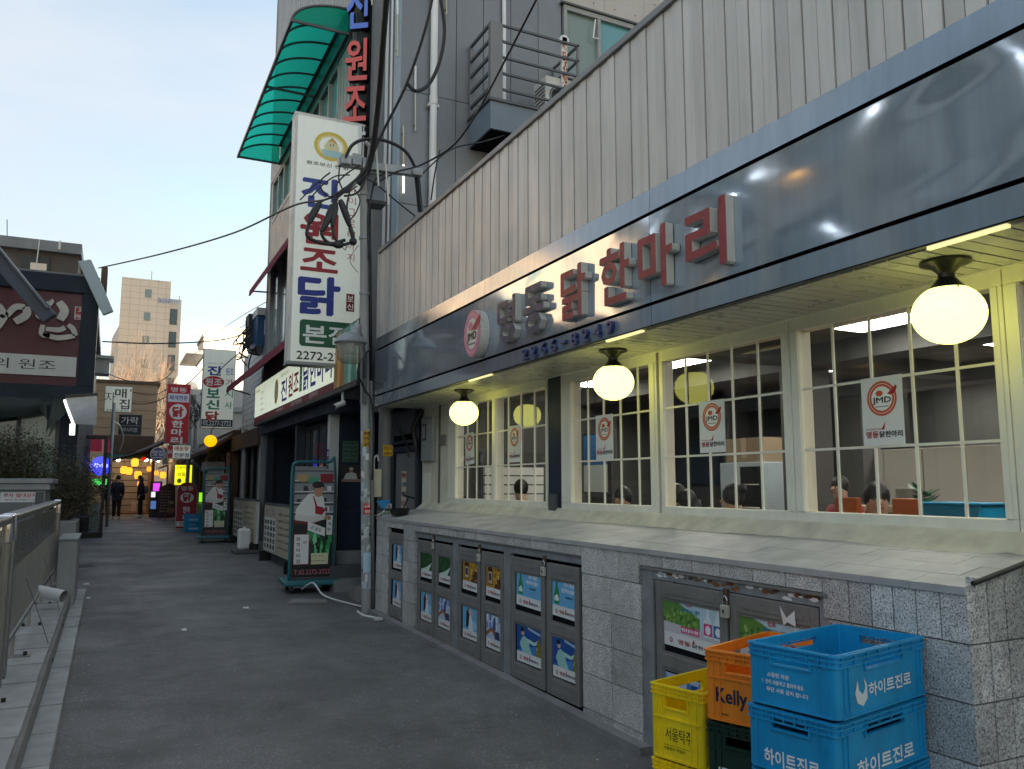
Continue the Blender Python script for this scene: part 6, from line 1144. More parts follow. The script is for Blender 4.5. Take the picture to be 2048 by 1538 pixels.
# boards and beams in front of the sign
t = thing('slanted_beam', P(40, 570, Y=17.0), 'slanted blue-grey steel beam passing before the maroon sign', 'beam'); b = MB(); b.bar(P(-60, 455, Y=17.2), P(101, 638, Y=16.9), .16, .26, 'beamblue'); b.build('web', t, bevel=.02); b = MB(); b.bar(P(-55, 430, Y=17.1), P(98, 618, Y=16.85), .2, .03, 'midgrey'); b.build('flange', t)
a_, b__, c__, d_ = P(155, 522, Y=18.1), P(181, 518, Y=18.1), P(226, 622, Y=18.0), P(205, 630, Y=18.0); b = MB(); vs = [a_, b__, c__, d_] + [v + Vector((.02, .12, 0)) for v in (a_, b__, c__, d_)]; b.add(vs, [(3, 2, 1, 0), (4, 5, 6, 7), (0, 1, 5, 4), (1, 2, 6, 5), (2, 3, 7, 6), (3, 0, 4, 7)], 'paleteal'); tag(b.build('slanted_board', bevel=.02), 'slanted pale teal board at the corner of the maroon sign', 'board')
b = MB(); q = P(205, 545, Y=18.9); b.box((q.x - .02, 18.7, q.z - .75), (q.x + .10, 19.2, q.z + .08), 'trunk'); tag(b.build('wrapped_box'), 'dark wrapped box behind the slanted pale board', 'box')
# tarp curtains under the sign
t = thing('tarp_curtain', (-1.8, 18.3, 2.6), 'dark green tarpaulin gathered and tied under the maroon sign', 'tarpaulin'); b = MB(); n = 40; vs = []
for i in range(n + 1):
    u = i / n; x_ = -4.2 + 3.1 * u; bot = 2.62 + .42 * u ** 3 + .1 * math.sin(u * 3) 
    for j in range(9): v = j / 8; vs.append((x_, 18.38 - .10 * math.sin(v * 3) - .05 * mnoise.noise((u * 5, v * 3 + u * 4, 1)), 3.3 * (1 - v) + bot * v))
b.add(vs, [(i * 9 + j, i * 9 + j + 1, i * 9 + j + 10, i * 9 + j + 9) for i in range(n) for j in range(8)], 'tarp'); b.build('sheet', t, smooth=True)
b = MB(); vs = []
for i in range(13):
    u = i / 12; x_ = -1.30 + .45 * u
    for j in range(7): v = j / 6; vs.append((x_ + .08 * v * math.sin(u * 9), 18.30 - .06 * math.sin(u * 14), 3.28 - v * (.75 * (1 - abs(u - .45) * 1.6))))
b.add(vs, [(i * 7 + j, i * 7 + j + 1, i * 7 + j + 8, i * 7 + j + 7) for i in range(12) for j in range(6)], 'tarp'); b.build('tied_fold', t, smooth=True)
t = thing('window_behind_shrub', (-1.9, 18.7, 1.6), 'dim shop window behind the evergreen shrub', 'window'); MB().box((-3.2, 18.80, 1.6), (-.95, 18.86, 3.2), 'greydark').build('frame', t); MB().box((-3.1, 18.79, 1.7), (-1.7, 18.799, 3.1), 'dglass').build('pane', t); MB().box((-1.62, 18.79, 1.7), (-1.02, 18.799, 3.1), 'cglass').build('pane', t)
# lit curved panel
t = thing('lit_reflector_panel', P(165, 835, Y=18.2), 'tilted glossy dark panel with a bright white tube edge', 'lamp'); b = MB(); c4 = [P(131, 796, Y=18.3), P(194, 792, Y=18.3), P(193, 850, Y=18.0), P(148, 848, Y=18.0)]; vs = []
for i in range(9):
    u = i / 8
    for j in range(7): v = j / 6; p_ = c4[0].lerp(c4[1], u).lerp(c4[3].lerp(c4[2], u), v); vs.append(p_ + Vector((0, .10 * math.sin(v * math.pi), 0)))
b.add(vs, [(i * 7 + j, i * 7 + j + 1, i * 7 + j + 8, i * 7 + j + 7)[::-1] for i in range(8) for j in range(6)], 'steel'); b.build('panel', t, smooth=True)
b = MB(); b.tube([P(129, 800, Y=18.15), P(134, 815, Y=18.1), P(146, 846, Y=17.9)], .022, 'e:fbfff0:3', 8); b.tube([P(145, 848, Y=17.9), P(144, 870, Y=17.9)], .05, 'e:fbfff0:2.2', 8); b.build('tube', t); b = MB(); b.bar(P(131, 792, Y=18.35), P(196, 789, Y=18.35), .08, .06, 'black'); b.build('housing', t)
# glass screen enclosure at the corner
t = thing('glass_screen', (-.5, 25.2, .18), 'black framed glass screen standing at the alley edge', 'screen'); X0, X1, z0, z1 = -.98, -.08, .185, 2.95
b = MB()
for (xa, za, xb, zb) in ((X1 - .09, z0, X1, z1), (X0, z0, X1 - .09, z0 + .14), (X0, z1 - .1, X1 - .09, z1), (X0, z0 + .14, X0 + .05, z1 - .1)): b.box((xa, 25.17, za), (xb, 25.25, zb), 'black')
b.build('frame', t, bevel=.008); MB().quad((X0 + .05, 25.21, z0 + .14), (X1 - .09, 25.21, z0 + .14), (X1 - .09, 25.21, z1 - .1), (X0 + .05, 25.21, z1 - .1), 'glass').build('pane', t)
b = MB(); b.tube([(X1 - .02, 25.15, 1.35), (X1 - .02, 25.15, 1.42)], .03, 'black'); b.tube([(X1 - .02, 25.15, .85), (X1 - .02, 25.15, .92)], .03, 'galv'); b.build('hinge', t)
MB().box((X1 - .09, 25.3, z0), (X1, 29, z0 + .1), 'black').build('side_sill', t); MB().quad((X1 - .04, 25.3, z0 + .1), (X1 - .04, 29, z0 + .1), (X1 - .04, 29, z1 - .1), (X1 - .04, 25.3, z1 - .1), 'glass').build('side_pane', t); MB().box((X1 - .09, 25.3, z1 - .1), (X1, 29, z1), 'black').build('side_head', t)
t = thing('bench_box', (-.6, 26.5, .2), 'dark storage box behind the glass screen', 'box'); MB().box((-1.0, 26.2, .2), (-.45, 27.0, .66), 'navyp').build('body', t, bevel=.01); MB().box((-1.02, 26.18, .661), (-.43, 27.02, .70), 'greydark').build('lid', t)
tag(MB().box((-.5, 29.6, .2), (-.12, 29.8, 1.0), 'offwhite').build('low_wall'), 'low pale wall behind the glass screen', 'wall')
t = thing('blue_lit_drum', P(205, 930, Y=30), 'round blue lit sign with white marks behind the glass', 'sign'); p = P(202, 932, Y=30); b = MB(); b.tube([p, p + Vector((0, .25, 0))], .32, 'black', 24); b.build('rim', t); b = MB(); fr = FY(p.x, 29.99, p.z); b.ell(fr, 0, 0, .31, .31, 'e:2a3cff:1.3', .002); b.build('face', t); b = MB(); b.text('참이슬', fr, 0, .02, .14, 'e:dfe6ff:1.3', .42, c=.006); b.build('lettering', t)
tag(MB().box((p.x - .25, 29.99, p.z - .62), (p.x + .2, 30.05, p.z - .42), 'e:5cff7a:.8').build('green_light_box'), 'small green glowing box under the blue round sign', 'sign')
tag(MB().box((p.x - .35, 30.3, p.z + .45), (p.x + .25, 30.4, p.z + .9), 'e:7a2038:.5').build('red_screen'), 'dim red screen above the blue round sign', 'screen'); 
# upper building behind
t = thing('grey_roof_house', (-2.4, 27, 6), 'brown-grey upper storey with a dark window above the maroon sign', 'building'); MB().box((-8, 26, 5.96), (-1.12, 32, 8.35), 'greybrown').build('wall', t); MB().box((-8.2, 25.8, 8.15), (-1.05, 32.2, 8.45), 'midgrey').build('parapet', t); W = MB().box((-2.52, 25.95, 7.2), (-1.84, 25.999, 7.98), 'black').build('window', t); MB().box((-2.3, 25.94, 7.3), (-1.9, 25.949, 7.8), 'beige').build('curtain', W); b = MB(); b.tube([(-2.1, 25.7, 8.4), (-2.15, 25.7, 7.3)], .015, 'offwhite'); b.tube([(-1.6, 25.7, 8.45), (-1.6, 25.7, 8.2)], .03, 'offwhite'); b.build('pipe', t)
b = MB(); b.tube([(-2.95, 26.5, 8.4), (-3.0, 26.5, 9.1)], .012, 'greydark', 6); tag(b.build('antenna'), 'thin antenna on the grey roof house', 'antenna')

# ------------------------------------------------------------------ end of the alley
t = thing('lantern_shop', (.8, 44, .3), 'open-fronted shop with pale plank wall and lanterns at the alley end', 'shop'); z0 = .33
for i in range(9): piece('plank', 'oppow', (-1.5, 44.0, z0 + i * .30 + .02), (1.75, 44.06, z0 + (i + 1) * .30 - .02), t)
MB().box((-1.6, 44.07, z0), (1.9, 44.2, 4), 'brown').build('back_wall', t); MB().box((1.72, 40.5, z0), (1.84, 44.0, 2.9), 'wood').build('side_wall', t); MB().box((-1.6, 40.2, 2.95), (2.6, 44.2, 3.1), 'brown').build('ceiling', t); MB().box((-.6, 40.15, 2.75), (1.9, 40.2, 2.95), '#2a6a5e').build('fascia_strip', t); MB().box((-1.5, 41, z0 - .2), (1.72, 44, z0 + .02), 'wood').build('floor', t)
b = MB(); vs = []
for i in range(13):
    u = i / 12; x_ = -.35 + 2.9 * u; z_ = 2.62 + 1.1 * u ** 1.7
    vs += [(x_, 38, z_), (x_, 44, z_ + .3)]
b.add(vs + [v for v in []], [(2 * i, 2 * i + 2, 2 * i + 3, 2 * i + 1) for i in range(12)], 'brown'); b.build('curved_roof', t)
b = MB(); b.tube([(v[0], v[1], v[2]) for v in vs[::2]], .07, 'black', 8); b.build('roof_edge', t)
for px, py, d, r, lab, st in ((270, 925, 40, .16, 'rounded orange lantern highest in the cluster', 2.2), (248, 940, 39, .15, 'tall orange lantern at the left of the cluster', 2.0), (258, 942, 40.5, .15, 'amber box lantern second from the left of the cluster', 1.9), (276, 950, 40, .16, 'large pale orange lantern above the long-haired person', 1.8), (280, 968, 41, .12, 'low orange lantern beside the long-haired person', 1.8), (313, 946, 37, .09, 'small pinkish lantern beside the orange side wall', 1.5), (326, 950, 36, .12, 'bell-shaped orange lantern nearest the dark menu board', 1.9), (298, 938, 39, .10, 'small red-banded lantern in the middle of the shop front', 1.5)):
    p = P(px, py, Y=d); t2 = thing('paper_lantern', p, lab, 'lantern', 'orange lanterns at the alley end'); b = MB(); b.lathe([(r * .5, -r * 1.15), (r * .85, -r * .8), (r, 0), (r * .85, r * .8), (r * .45, r * 1.15)], p, f'e:ff9a2a:{st}', 12); b.build('shade', t2, smooth=True); b = MB(); b.lathe([(r * .5, r * 1.12), (r * .52, r * 1.3), (r * .2, r * 1.35)], p, 'brown', 12); b.build('cap', t2); b = MB(); b.lathe([(r * .52, -r * 1.3), (r * .55, -r * 1.12)], p, 'brown', 12); b.build('base_ring', t2); b = MB(); b.tube([p + Vector((0, 0, r)), p + Vector((0, 0, max(.3, 3.0 - p.z)))], .008, 'black', 5); b.build('cord', t2)
p = P(288, 918, Y=39.5); b = MB(); b.ball(p, .1, 'e:e01818:.9', 12); tag(b.build('red_lantern', smooth=True), 'little red ball lantern right of the highest orange one', 'lantern')
for px in (235, 290, 315):
    p = P(px, 950, Y=42.5); t2 = thing('ceiling_lamp', p, {235: 'warm lamp inside the lantern shop, first from the glass screen', 290: 'warm lamp in the middle of the lantern shop', 315: 'warm lamp by the orange wall of the lantern shop'}[px], 'lamp', 'warm lamps in the lantern shop'); b = MB(); b.ball(Vector((p.x, 42.5, 2.8)), .10, 'e:ffd8a8:60', 10); b.build('bulb', t2); b = MB(); b.tube([(p.x, 42.5, 2.88), (p.x, 42.5, 2.95)], .02, 'black'); b.build('cap', t2)
tag(MB().box((1.02, 42.8, .36), (1.25, 43.0, .78), 'white').build('white_bin', bevel=.02), 'small white bin by the plank wall at the alley end', 'bin')
def hang(name, fr, w_, h, bgc, lab, fn, cat='sign', dep=.16, em=None):
    t = thing(name, fr.p(0, -h / 2), lab, cat); b = MB(); b.fbox(fr, -w_ / 2, -h / 2, w_ / 2, h / 2, -dep, 0, 'greypaint'); b.build('box', t); b = MB(); b.rect(fr, -w_ / 2 + .015, -h / 2 + .015, w_ / 2 - .015, h / 2 - .015, em or bgc, .002); b.build('face', t); b = MB(); fn(b, fr, w_, h); b.build('lettering', t); return t
# white projecting sign of the branch
X0 = P(402, 700, Y=23).x; X1 = P(470, 700, Y=23).x
def bos(b, fr, w_, h):
    for i, (s_, cc) in enumerate((('진', '#2a3f9a'), ('원조', '#f0e8e4'), ('보', '#2a8a70'), ('신', '#2a8a70'), ('닭', '#c02838'))):
        y_ = .48 - i * .305
        if i == 1: b.ell(fr, -.13, y_, .27, .16, '#c02830', .004); b.text(s_, fr, -.13, y_, .2, cc, .42, c=.006, bold=.03)
        else: b.text(s_, fr, -.13, y_, .245, cc, .33, c=.004, bold=.05)
    for i, (s_, cc) in enumerate((('원조', '#3a58a8'), ('가', '#b84048'), ('시', '#3a9a80'), ('사', '#3a9a80'))): b.text(s_, fr, .27, .48 - i * .305, .2, cc, .2, c=.004)
    b.text('SINCE 1978', fr, -.1, .68, .03, '#777777', .4, c=.004); b.rect(fr, -w_ / 2 + .02, -h / 2 + .04, w_ / 2 - .02, -h / 2 + .24, '#30343a', .004); b.text('02.2277-2722', fr, 0, -h / 2 + .14, .13, '#d0d4d4', w_ * .85, c=.006, bold=.03)
hang('branch_sign', FY((2.10 + 2.93) / 2, 23, 4.17), .83, 2.14, 'signface', 'tall white projecting sign with green and red letters farther down the alley', bos)
def redb(b, fr, w_, h):
    b.text('명동', fr, 0, .74, .15, '#f0e4e0', .46, c=.004, bold=.02); b.rect(fr, -w_ / 2 + .04, .36, w_ / 2 - .04, .62, '#e8e6ee', .004); b.text('찌개전문', fr, 0, .49, .15, '#3a3f9a', .52, c=.006, bold=.02); b.ell(fr, 0, .06, .25, .24, '#eeeae8', .004); b.text('닭', fr, 0, .06, .30, '#c02030', .30, c=.006, bold=.06)
    for i, s_ in enumerate('한마리'): b.text(s_, fr, 0, -.32 - i * .25, .2, '#f2ecea', .32, c=.004, bold=.05)
hang('red_banner_sign', FY(1.80, 27, 3.78), .68, 1.84, '#c01c30', 'tall red hanging sign with white ring and white letters', redb, em=None)
def sub(b, fr, w_, h): b.rect(fr, -w_ / 2 + .02, -h / 2 + .02, -w_ / 2 + .17, h / 2 - .02, '#c02830', .004); b.text('닭', fr, -w_ / 2 + .095, 0, .12, '#f0e8e8', c=.006); b.text('매운탕', fr, .08, .1, .14, '#c03038', .42, c=.004, bold=.03); b.text('전문점', fr, .08, -.1, .13, '#2a4f9a', .42, c=.004, bold=.03)
hang('small_white_sign', FY(1.88, 27, 2.61), .68, .42, 'signface', 'small white and red sign under the red hanging sign', sub)
def samo(b, fr, w_, h): b.text('자', fr, -.24, .05, .34, '#16181c', .3, c=.004, bold=-.005); b.text('매', fr, .06, .2, .3, '#16181c', .34, c=.004); b.text('집', fr, .18, -.15, .32, '#16181c', .3, c=.004); b.text('닭한마리 칼국수', fr, 0, -.36, .06, '#444444', .66, c=.004); b.rect(fr, .33, .26, .37, .34, '#b04040', .004)
hang('white_brush_sign', FY(.14, 29, 4.34), .80, .84, 'signface', 'square white sign with black brush writing on the left', samo)
def gar(b, fr, w_, h): b.text('가락', fr, -.02, .15, .26, '#e8eaea', .56, c=.004, bold=.0); b.rect(fr, -.3, -.04, .3, -.03, '#b8bcbc', .004); b.text('마시리밥', fr, .0, -.18, .15, '#b8bcbc', .48, c=.004)
hang('slate_sign', FY(.58, 32, 3.73), .77, .74, '#24282c', 'black slate sign with white writing below the white brush sign', gar)
b = MB(); b.tube([(.02, 28.8, .3), (.02, 28.8, 4.2)], .05, 'galv', 10); b.tube(curve3([(.02, 28.8, 3.6), (.22, 29.2, 3.5), (.35, 30, 3.1), (.25, 30.5, 2.7)], 5), .03, 'offwhite', 8); tag(b.build('sign_pole', smooth=True), 'grey pole carrying the small signs beside the glass screen', 'pole')
p = P(316, 908, Y=32); t = thing('round_sign', p, 'round purple and white sign left of the small white sign', 'sign'); b = MB(); b.tube([p, p + Vector((0, .15, 0))], .255, 'offwhite', 24); b.build('rim', t); b = MB(); fr = FY(p.x, 31.998, p.z); b.ell(fr, 0, 0, .22, .22, '#5a5478', .002); b.build('face', t); b = MB(); b.text('맛집', fr, 0, .03, .2, '#e0dce8', .36, c=.004, bold=.02); b.rect(fr, -.15, -.14, .15, -.11, '#e0dce8', .004); b.build('lettering', t)
def yel(b, fr, w_, h): b.text('오징어나라', fr, 0, .25, .08, '#7a5a10', .44, c=.004); b.text('모듬회', fr, 0, .02, .12, '#8a6a18', .36, c=.004); b.ell(fr, -.12, -.2, .07, .08, '#d8d4b0', .004); b.ell(fr, .12, -.18, .06, .08, '#e8e4c0', .004)
hang('yellow_lit_sign', FY(2.27, 30, 1.94), .57, .70, '', 'glowing yellow menu sign above the round-topped red board', yel, em='e:f2f01e:.95')
# red round-topped board
t = thing('red_arched_board', (2.27, 28.2, .21), 'round-topped red standing board with white letters', 'sign board'); z0 = .22; pts = [(-.31, 0), (.31, 0)] + [(.31 * math.cos(k * math.pi / 12), 1.16 + .31 * math.sin(k * math.pi / 12)) for k in range(13)]; fr = FY(2.27, 28.1, z0); b = MB(); b.ext(fr, pts, -.18, 0, '#b8b4ac'); b.build('case', t); b = MB(); b.poly(fr, [(x_ * .94, .02 + y_ * .985) for x_, y_ in pts], '#a01824', .002); b.build('face', t); b = MB(); b.text('명동', fr, 0, 1.27, .15, '#ece4e0', .36, c=.004, bold=.02); b.ell(fr, 0, .98, .20, .16, '#ece8e4', .004); b.text('닭', fr, 0, .98, .22, '#a01824', .24, c=.006, bold=.05); b.text('한마', fr, 0, .6, .2, '#ece4e0', .2, c=.004, bold=.04); b.text('리', fr, 0, .36, .18, '#ece4e0', .2, c=.004, bold=.04); b.rect(fr, -.28, .08, .28, .24, '#e0dcd4', .004); b.text('한마리', fr, 0, .16, .1, '#333333', .4, c=.006); b.build('lettering', t)
for i in range(2): crate('blue_crate', 2.38, 26.9, gz(26.9) + .003 + i * .27, R(2), .50, .36, .265, 'cblue', ('lower of two blue crates beside the red arched board', 'upper of two blue crates beside the red arched board')[i], ((0, lambda b, fr, l, H: b.text('하이트진로', fr, 0, 0, .06, '#e6eaec', l * 1.1, c=.002, bold=.03)),), grp='far blue crates')
t = thing('maroon_menu_board', (2.1, 35, .26), 'dark maroon standing menu board near the lanterns', 'sign board'); fr = FY(2.05, 35, .3); b = MB(); b.ext(fr, [(-.28, 0), (.38, .02), (.32, 1.28), (.1, 1.36), (-.25, 1.22)], -.12, 0, '#4a1a26'); b.build('panel', t); b = MB()
for i in range(8): b.text('칼국수 떡볶이 만두', fr, -.02, 1.05 - i * .11, .05, '#c8a8a8', .36, c=.003)
b.ell(fr, .2, .3, .14, .12, '#8a5a3a', .003); b.ell(fr, .2, .62, .1, .07, '#a08068', .003); b.build('lettering', t)
t = thing('purple_screen', (1.75, 37, .28), 'tall lit display with purple panel beside the maroon board', 'screen'); MB().box((1.55, 37, .28), (2.0, 37.15, 1.75), 'black').build('case', t); MB().box((1.66, 36.98, 1.35), (1.92, 36.999, 1.68), 'e:c848d8:1.1').build('purple_panel', t); MB().box((1.6, 36.98, .62), (1.8, 36.999, .95), 'e:5878b8:.6').build('blue_panel', t); MB().box((1.6, 36.98, 1.1), (1.76, 36.999, 1.32), 'e:e8e4f0:.9').build('white_panel', t)
p = P(421, 882, Y=23); t = thing('yellow_globe', p, 'yellow globe lantern hanging below the white projecting sign', 'lantern'); b = MB(); b.ball(p, .165, 'e:ffb806:1.05', 20, sz=.95); b.build('globe', t, smooth=True); b = MB(); b.tube(curve3([p + Vector((0, 0, .15)), p + Vector((.02, 0, .3)), p + Vector((.12, 0, .42))], 4), .01, 'black', 6); b.build('cord', t)
# right-hand row beyond
t = thing('white_siding_shop', (4, 21, 0), 'white sided shop building with blue fascia box beyond the navy restaurant', 'shop')
MB().box((3.25, 18.85, 0), (8, 23.4, 5.0), 'midgrey').build('wall', t)
for i in range(14): piece('siding_board', 'offwhite', (3.20, 18.82, 3.0 + i * .15), (3.26, 23.4, 3.0 + i * .15 + .138), t)
MB().box((3.0, 18.9, 5.0), (8.2, 19.6, 5.35), 'offwhite').build('roof_edge', t); MB().box((2.85, 18.95, 4.75), (3.3, 20.3, 5.45), '#154a70').build('blue_box', t); MB().box((2.83, 18.9, 5.451), (3.32, 20.4, 5.62), 'offwhite').build('blue_box_cap', t); b = MB(); b.tube([(3.08, 19.2, 0), (3.08, 19.2, 4.8)], .055, 'greypaint', 10); b.tube([(3.02, 21.4, 0), (3.02, 21.4, 3.0)], .06, 'greypaint', 10); b.build('drain_pipe', t, smooth=2); MB().box((2.95, 19.0, 2.5), (3.25, 23.4, 2.9), 'brown').build('eave', t); MB().box((3.15, 19.0, 0), (3.245, 23.3, 2.5), 'dark').build('shopfront', t); 
for y_ in (19.8, 20.7, 21.6, 22.5): MB().box((3.10, y_, .2), (3.149, y_ + .08, 2.5), 'greydark').build('mullion', t)
t = thing('meter_cluster', P(503, 680, Y=20.5), 'cluster of black meters and tangled cables on the white sided shop', 'meter box'); p = P(503, 660, Y=19.8); rn = random.Random(6); MB().box((p.x - .1, p.y - .2, p.z - .3), (p.x + .2, p.y + .3, p.z + .35), 'rubber').build('case', t)
for i in range(14):
    a = p + Vector((rn.uniform(-.3, .2), -.25, rn.uniform(-.4, .3))); c_ = p + Vector((rn.uniform(-.45, .3), -.25, rn.uniform(-1.0, .1))); b = MB(); b.tube(curve3([a, (a + c_) / 2 + Vector((rn.uniform(-.3, .1), 0, -.25)), c_], 5), .018, 'rubber', 6); b.build('cable', t)
t = thing('brown_eave_shop', (4, 27, 0), 'old brown shop with low tiled eave and dark doorway', 'shop'); MB().box((3.0, 23.45, 0), (8, 33, 3.1), 'brown').build('wall', t); b = MB(); b.add([(2.3, 23.4, 2.55), (2.3, 33, 2.55), (3.6, 33, 3.4), (3.6, 23.4, 3.4), (2.3, 23.4, 2.45), (2.3, 33, 2.45), (3.6, 33, 3.3), (3.6, 23.4, 3.3)], [(0, 3, 2, 1)[::-1], (4, 5, 6, 7)[::-1], (0, 1, 5, 4), (0, 4, 7, 3), (1, 2, 6, 5)], 'brown'); b.build('eave', t)
for i in range(7): MB().box((2.9, 23.9 + i * 1.2, 0), (2.999, 24.0 + i * 1.2, 2.5), 'wood').build('post', t)
MB().box((2.4, 24.2, 2.0), (2.9, 25.4, 2.25), 'greypaint').build('metal_hood', t); MB().box((2.6, 28.6, .2), (2.99, 29.6, 1.0), 'oppow').build('counter', t)
tag(MB().box((2.70, 28.5, 1.05), (2.95, 28.9, 1.35), 'e:a8ff30:.7').build('green_lamp_box'), 'yellow-green glowing box right of the yellow sign', 'lamp')
t = thing('grey_frame_gate', (2.4, 25.5, .15), 'pale grey steel pipe frame beside the farther menu stand', 'frame')
for pts in (((2.1, 25.5, 2.62), (2.55, 25.5, 2.62)), ((2.55, 25.5, 2.62), (2.55, 25.5, .2)), ((2.15, 25.5, 2.3), (2.55, 26.2, 2.0))): b = MB(); b.bar(pts[0], pts[1], .07, .07, 'greypaint'); b.build('pipe', t)
t = thing('grey_post_pair', (2.3, 28, 0), 'pair of grey utility poles behind the red hanging sign', 'pole')
for x_ in (2.28, 2.46): b = MB(); b.tube([(x_, 28.4, .2), (x_, 28.4, 4.1)], .06, 'greypaint', 10); b.build('shaft', t, smooth=2)
b = MB(); rn = random.Random(8)
for i in range(26): a = Vector((rn.uniform(2.1, 2.6), 28.2, rn.uniform(3.7, 4.6))); c_ = a + Vector((rn.uniform(-.35, .35), 0, rn.uniform(-.7, .2))); b.tube(curve3([a, (a + c_) / 2 + Vector((.1, 0, -.15)), c_], 4), .014, 'rubber', 5)
b.build('tangled_cables', t)
t = thing('pinkish_shop', (4.2, 38, 0), 'pinkish plastered shop behind the grey pipe frame', 'shop'); MB().box((2.6, 33.1, 0), (8, 44, 4.4), 'oppow').build('wall', t); MB().box((2.4, 33.0, 4.41), (8, 44, 4.6), 'greypaint').build('roof', t); MB().box((2.55, 34, .4), (2.599, 36, 2.4), 'dark').build('door', t)
t = thing('awning_stall', (2.6, 30.5, 2.3), 'small orange-brown canvas awning over the menu boards', 'awning'); b = MB(); b.add([(1.95, 33.5, 2.35), (3.0, 33.5, 2.9), (3.0, 39.5, 2.9), (1.95, 39.5, 2.35)], [(0, 1, 2, 3)], 'wood'); b.build('canvas', t); b = MB(); b.bar((1.95, 33.5, 2.33), (1.95, 39.5, 2.33), .05, .06, 'brown'); b.bar((1.98, 33.6, .25), (1.98, 33.6, 2.3), .05, .05, 'brown'); b.build('frame', t)

# ------------------------------------------------------------------ behind the alley: siding wall, tower, trees
t = thing('brown_siding_wall', (.9, 48, 0), 'tan building with horizontal siding at the end of the alley', 'building'); MB().box((-3, 48.06, 0), (2.12, 56, 7.0), 'beigedk').build('core', t)
for i in range(14): piece('siding_board', 'brownwall', (-3, 48.0, .3 + i * .48), (2.13, 48.06, .3 + (i + 1) * .48 - .03), t)
MB().box((-3.1, 47.9, 7.0), (2.25, 56, 7.15), 'brown').build('roof_edge', t)
TW = thing('beige_tower', (2.7, 95, 0), 'tall sunlit beige tower with two columns of windows', 'tower')
MB().box((.1, 90, 0), (4.72, 102, 22.6), 'beige').build('wall', TW); MB().box((4.73, 90.6, 0), (5.85, 102, 20.9), 'beige').build('side_wing', TW); b = MB(); b.add([(.1, 90.02, 17.6), (.1, 90.02, 0), (-.5, 92.5, 0), (-.5, 92.5, 16.6), (.1, 102, 17.6), (.1, 102, 0), (-.5, 100, 0), (-.5, 100, 16.6)], [(0, 3, 2, 1), (0, 4, 7, 3), (3, 7, 6, 2)], 'beige'); b.build('side_bay', TW)
b = MB()
for i in range(34): b.box((.1, 89.985, 1 + i * .65), (4.72, 89.999, 1.02 + i * .65), 'beigedk')
for x_ in (.95, 1.8, 2.65, 3.5, 4.3): b.box((x_, 89.984, 0), (x_ + .02, 89.998, 22.6), 'beigedk')
b.build('panel_joint', TW)
for i in range(9):
    z_ = 20.7 - i * 2.42; W = MB().box((2.3, 89.95, z_), (2.92, 90.0, z_ + .85), 'greypaint').build('window', TW); MB().box((2.36, 89.94, z_ + .05), (2.86, 89.949, z_ + .80), 'cglass').build('pane', W)
for i in range(7):
    z_ = 18.2 - i * 2.42; W = MB().box((4.80, 90.55, z_), (5.50, 90.6, z_ + 1.65), 'greydark').build('window', TW); MB().box((4.86, 90.54, z_ + .06), (5.44, 90.549, z_ + 1.58), 'dglass').build('pane', W)
b = MB(); b.text('BONPIWI', FY(4.6, 89.9, 20.5), 0, 0, .5, '#8a9ac4', 2.0, c=.05, bold=.03); b.build('lettering', TW)
for x_, z_, h in ((2.9, 22.6, 1.4), (5.7, 20.9, .7)): b = MB(); b.tube([(x_, 92, z_), (x_, 92, z_ + h)], .03, 'greydark', 5); b.build('mast', TW)
t = thing('white_villa', (5.2, 60, 0), 'pale house with arched ornament beside the tower', 'house'); MB().box((4.05, 60, 0), (5.5, 66, 9.4), 'greypaint').build('wall', t); MB().box((5.51, 59.8, 0), (8.5, 66, 10.6), 'greypaint').build('main_wall', t); b = MB(); b.box((4.3, 59.5, 10.6), (8.8, 66, 10.85), 'midgrey'); b.build('roof', t); b = MB(); fr = FY(4.75, 59.98, 8.2); b.ell(fr, 0, 0, .42, .5, 'greydark', .01, 14, 0, math.pi); b.rect(fr, -.35, -1.1, .35, -.4, 'greydark', .01); b.build('ornament', t); MB().box((3.95, 59.9, 6.3), (5.55, 60, 6.5), 'greypaint').build('ledge', t); W = MB().box((5.9, 59.75, 8.3), (6.3, 59.8, 9.4), 'greydark').build('window', t)
t = thing('orange_block', (9, 75, 0), 'sunlit orange-tan block seen over the white sided shop', 'building'); MB().box((7.2, 75, 0), (14, 85, 15.2), 'beige').build('wall', t); MB().box((7.1, 74.9, 15.2), (14, 85, 15.5), 'beigedk').build('parapet', t)
def bare(x_, y_, h, seed, lab):
    t = thing('bare_tree', (x_, y_, 0), lab, 'tree', 'bare winter trees before the tower'); rn = random.Random(seed); tr = MB(); cr_ = MB()
    tr.tube([(x_, y_, 0), (x_ + .1, y_, h * .3), (x_ + .05, y_, h * .5)], [.20, .15, .10], 'trunk', 8); tr.build('trunk', t)
    def grow(p, d, l, r, dep):
        e = p + d * l; mid = p + d * l * .5 + Vector((rn.gauss(0, .05), rn.gauss(0, .05), 0)) * l; cr_.tube([p, mid, e], [r, r * .8, r * .55], 'twig', 4 if dep < 3 else 3, caps=False)
        if dep >= 5: return
        for k in range(3 if dep < 3 else 2):
            n = (d + Vector((rn.gauss(0, .38), rn.gauss(0, .38), rn.uniform(.0, .35)))).normalized(); grow(p.lerp(e, rn.uniform(.45, 1)), n, l * rn.uniform(.62, .88), r * .62, dep + 1)
    for k in range(6): a = rn.random() * 6.28; grow(Vector((x_ + .05, y_, h * rn.uniform(.25, .5))), Vector((math.cos(a) * .5, math.sin(a) * .5, 1)).normalized(), h * .24, .06, 0)
    cr_.build('crown', t)
bare(.6, 62, 10.5, 1, 'bare tree at the left foot of the beige tower'); bare(2.3, 64, 9.5, 2, 'bare tree before the middle of the beige tower'); bare(3.7, 61, 8.0, 3, 'lower bare tree at the right foot of the beige tower')

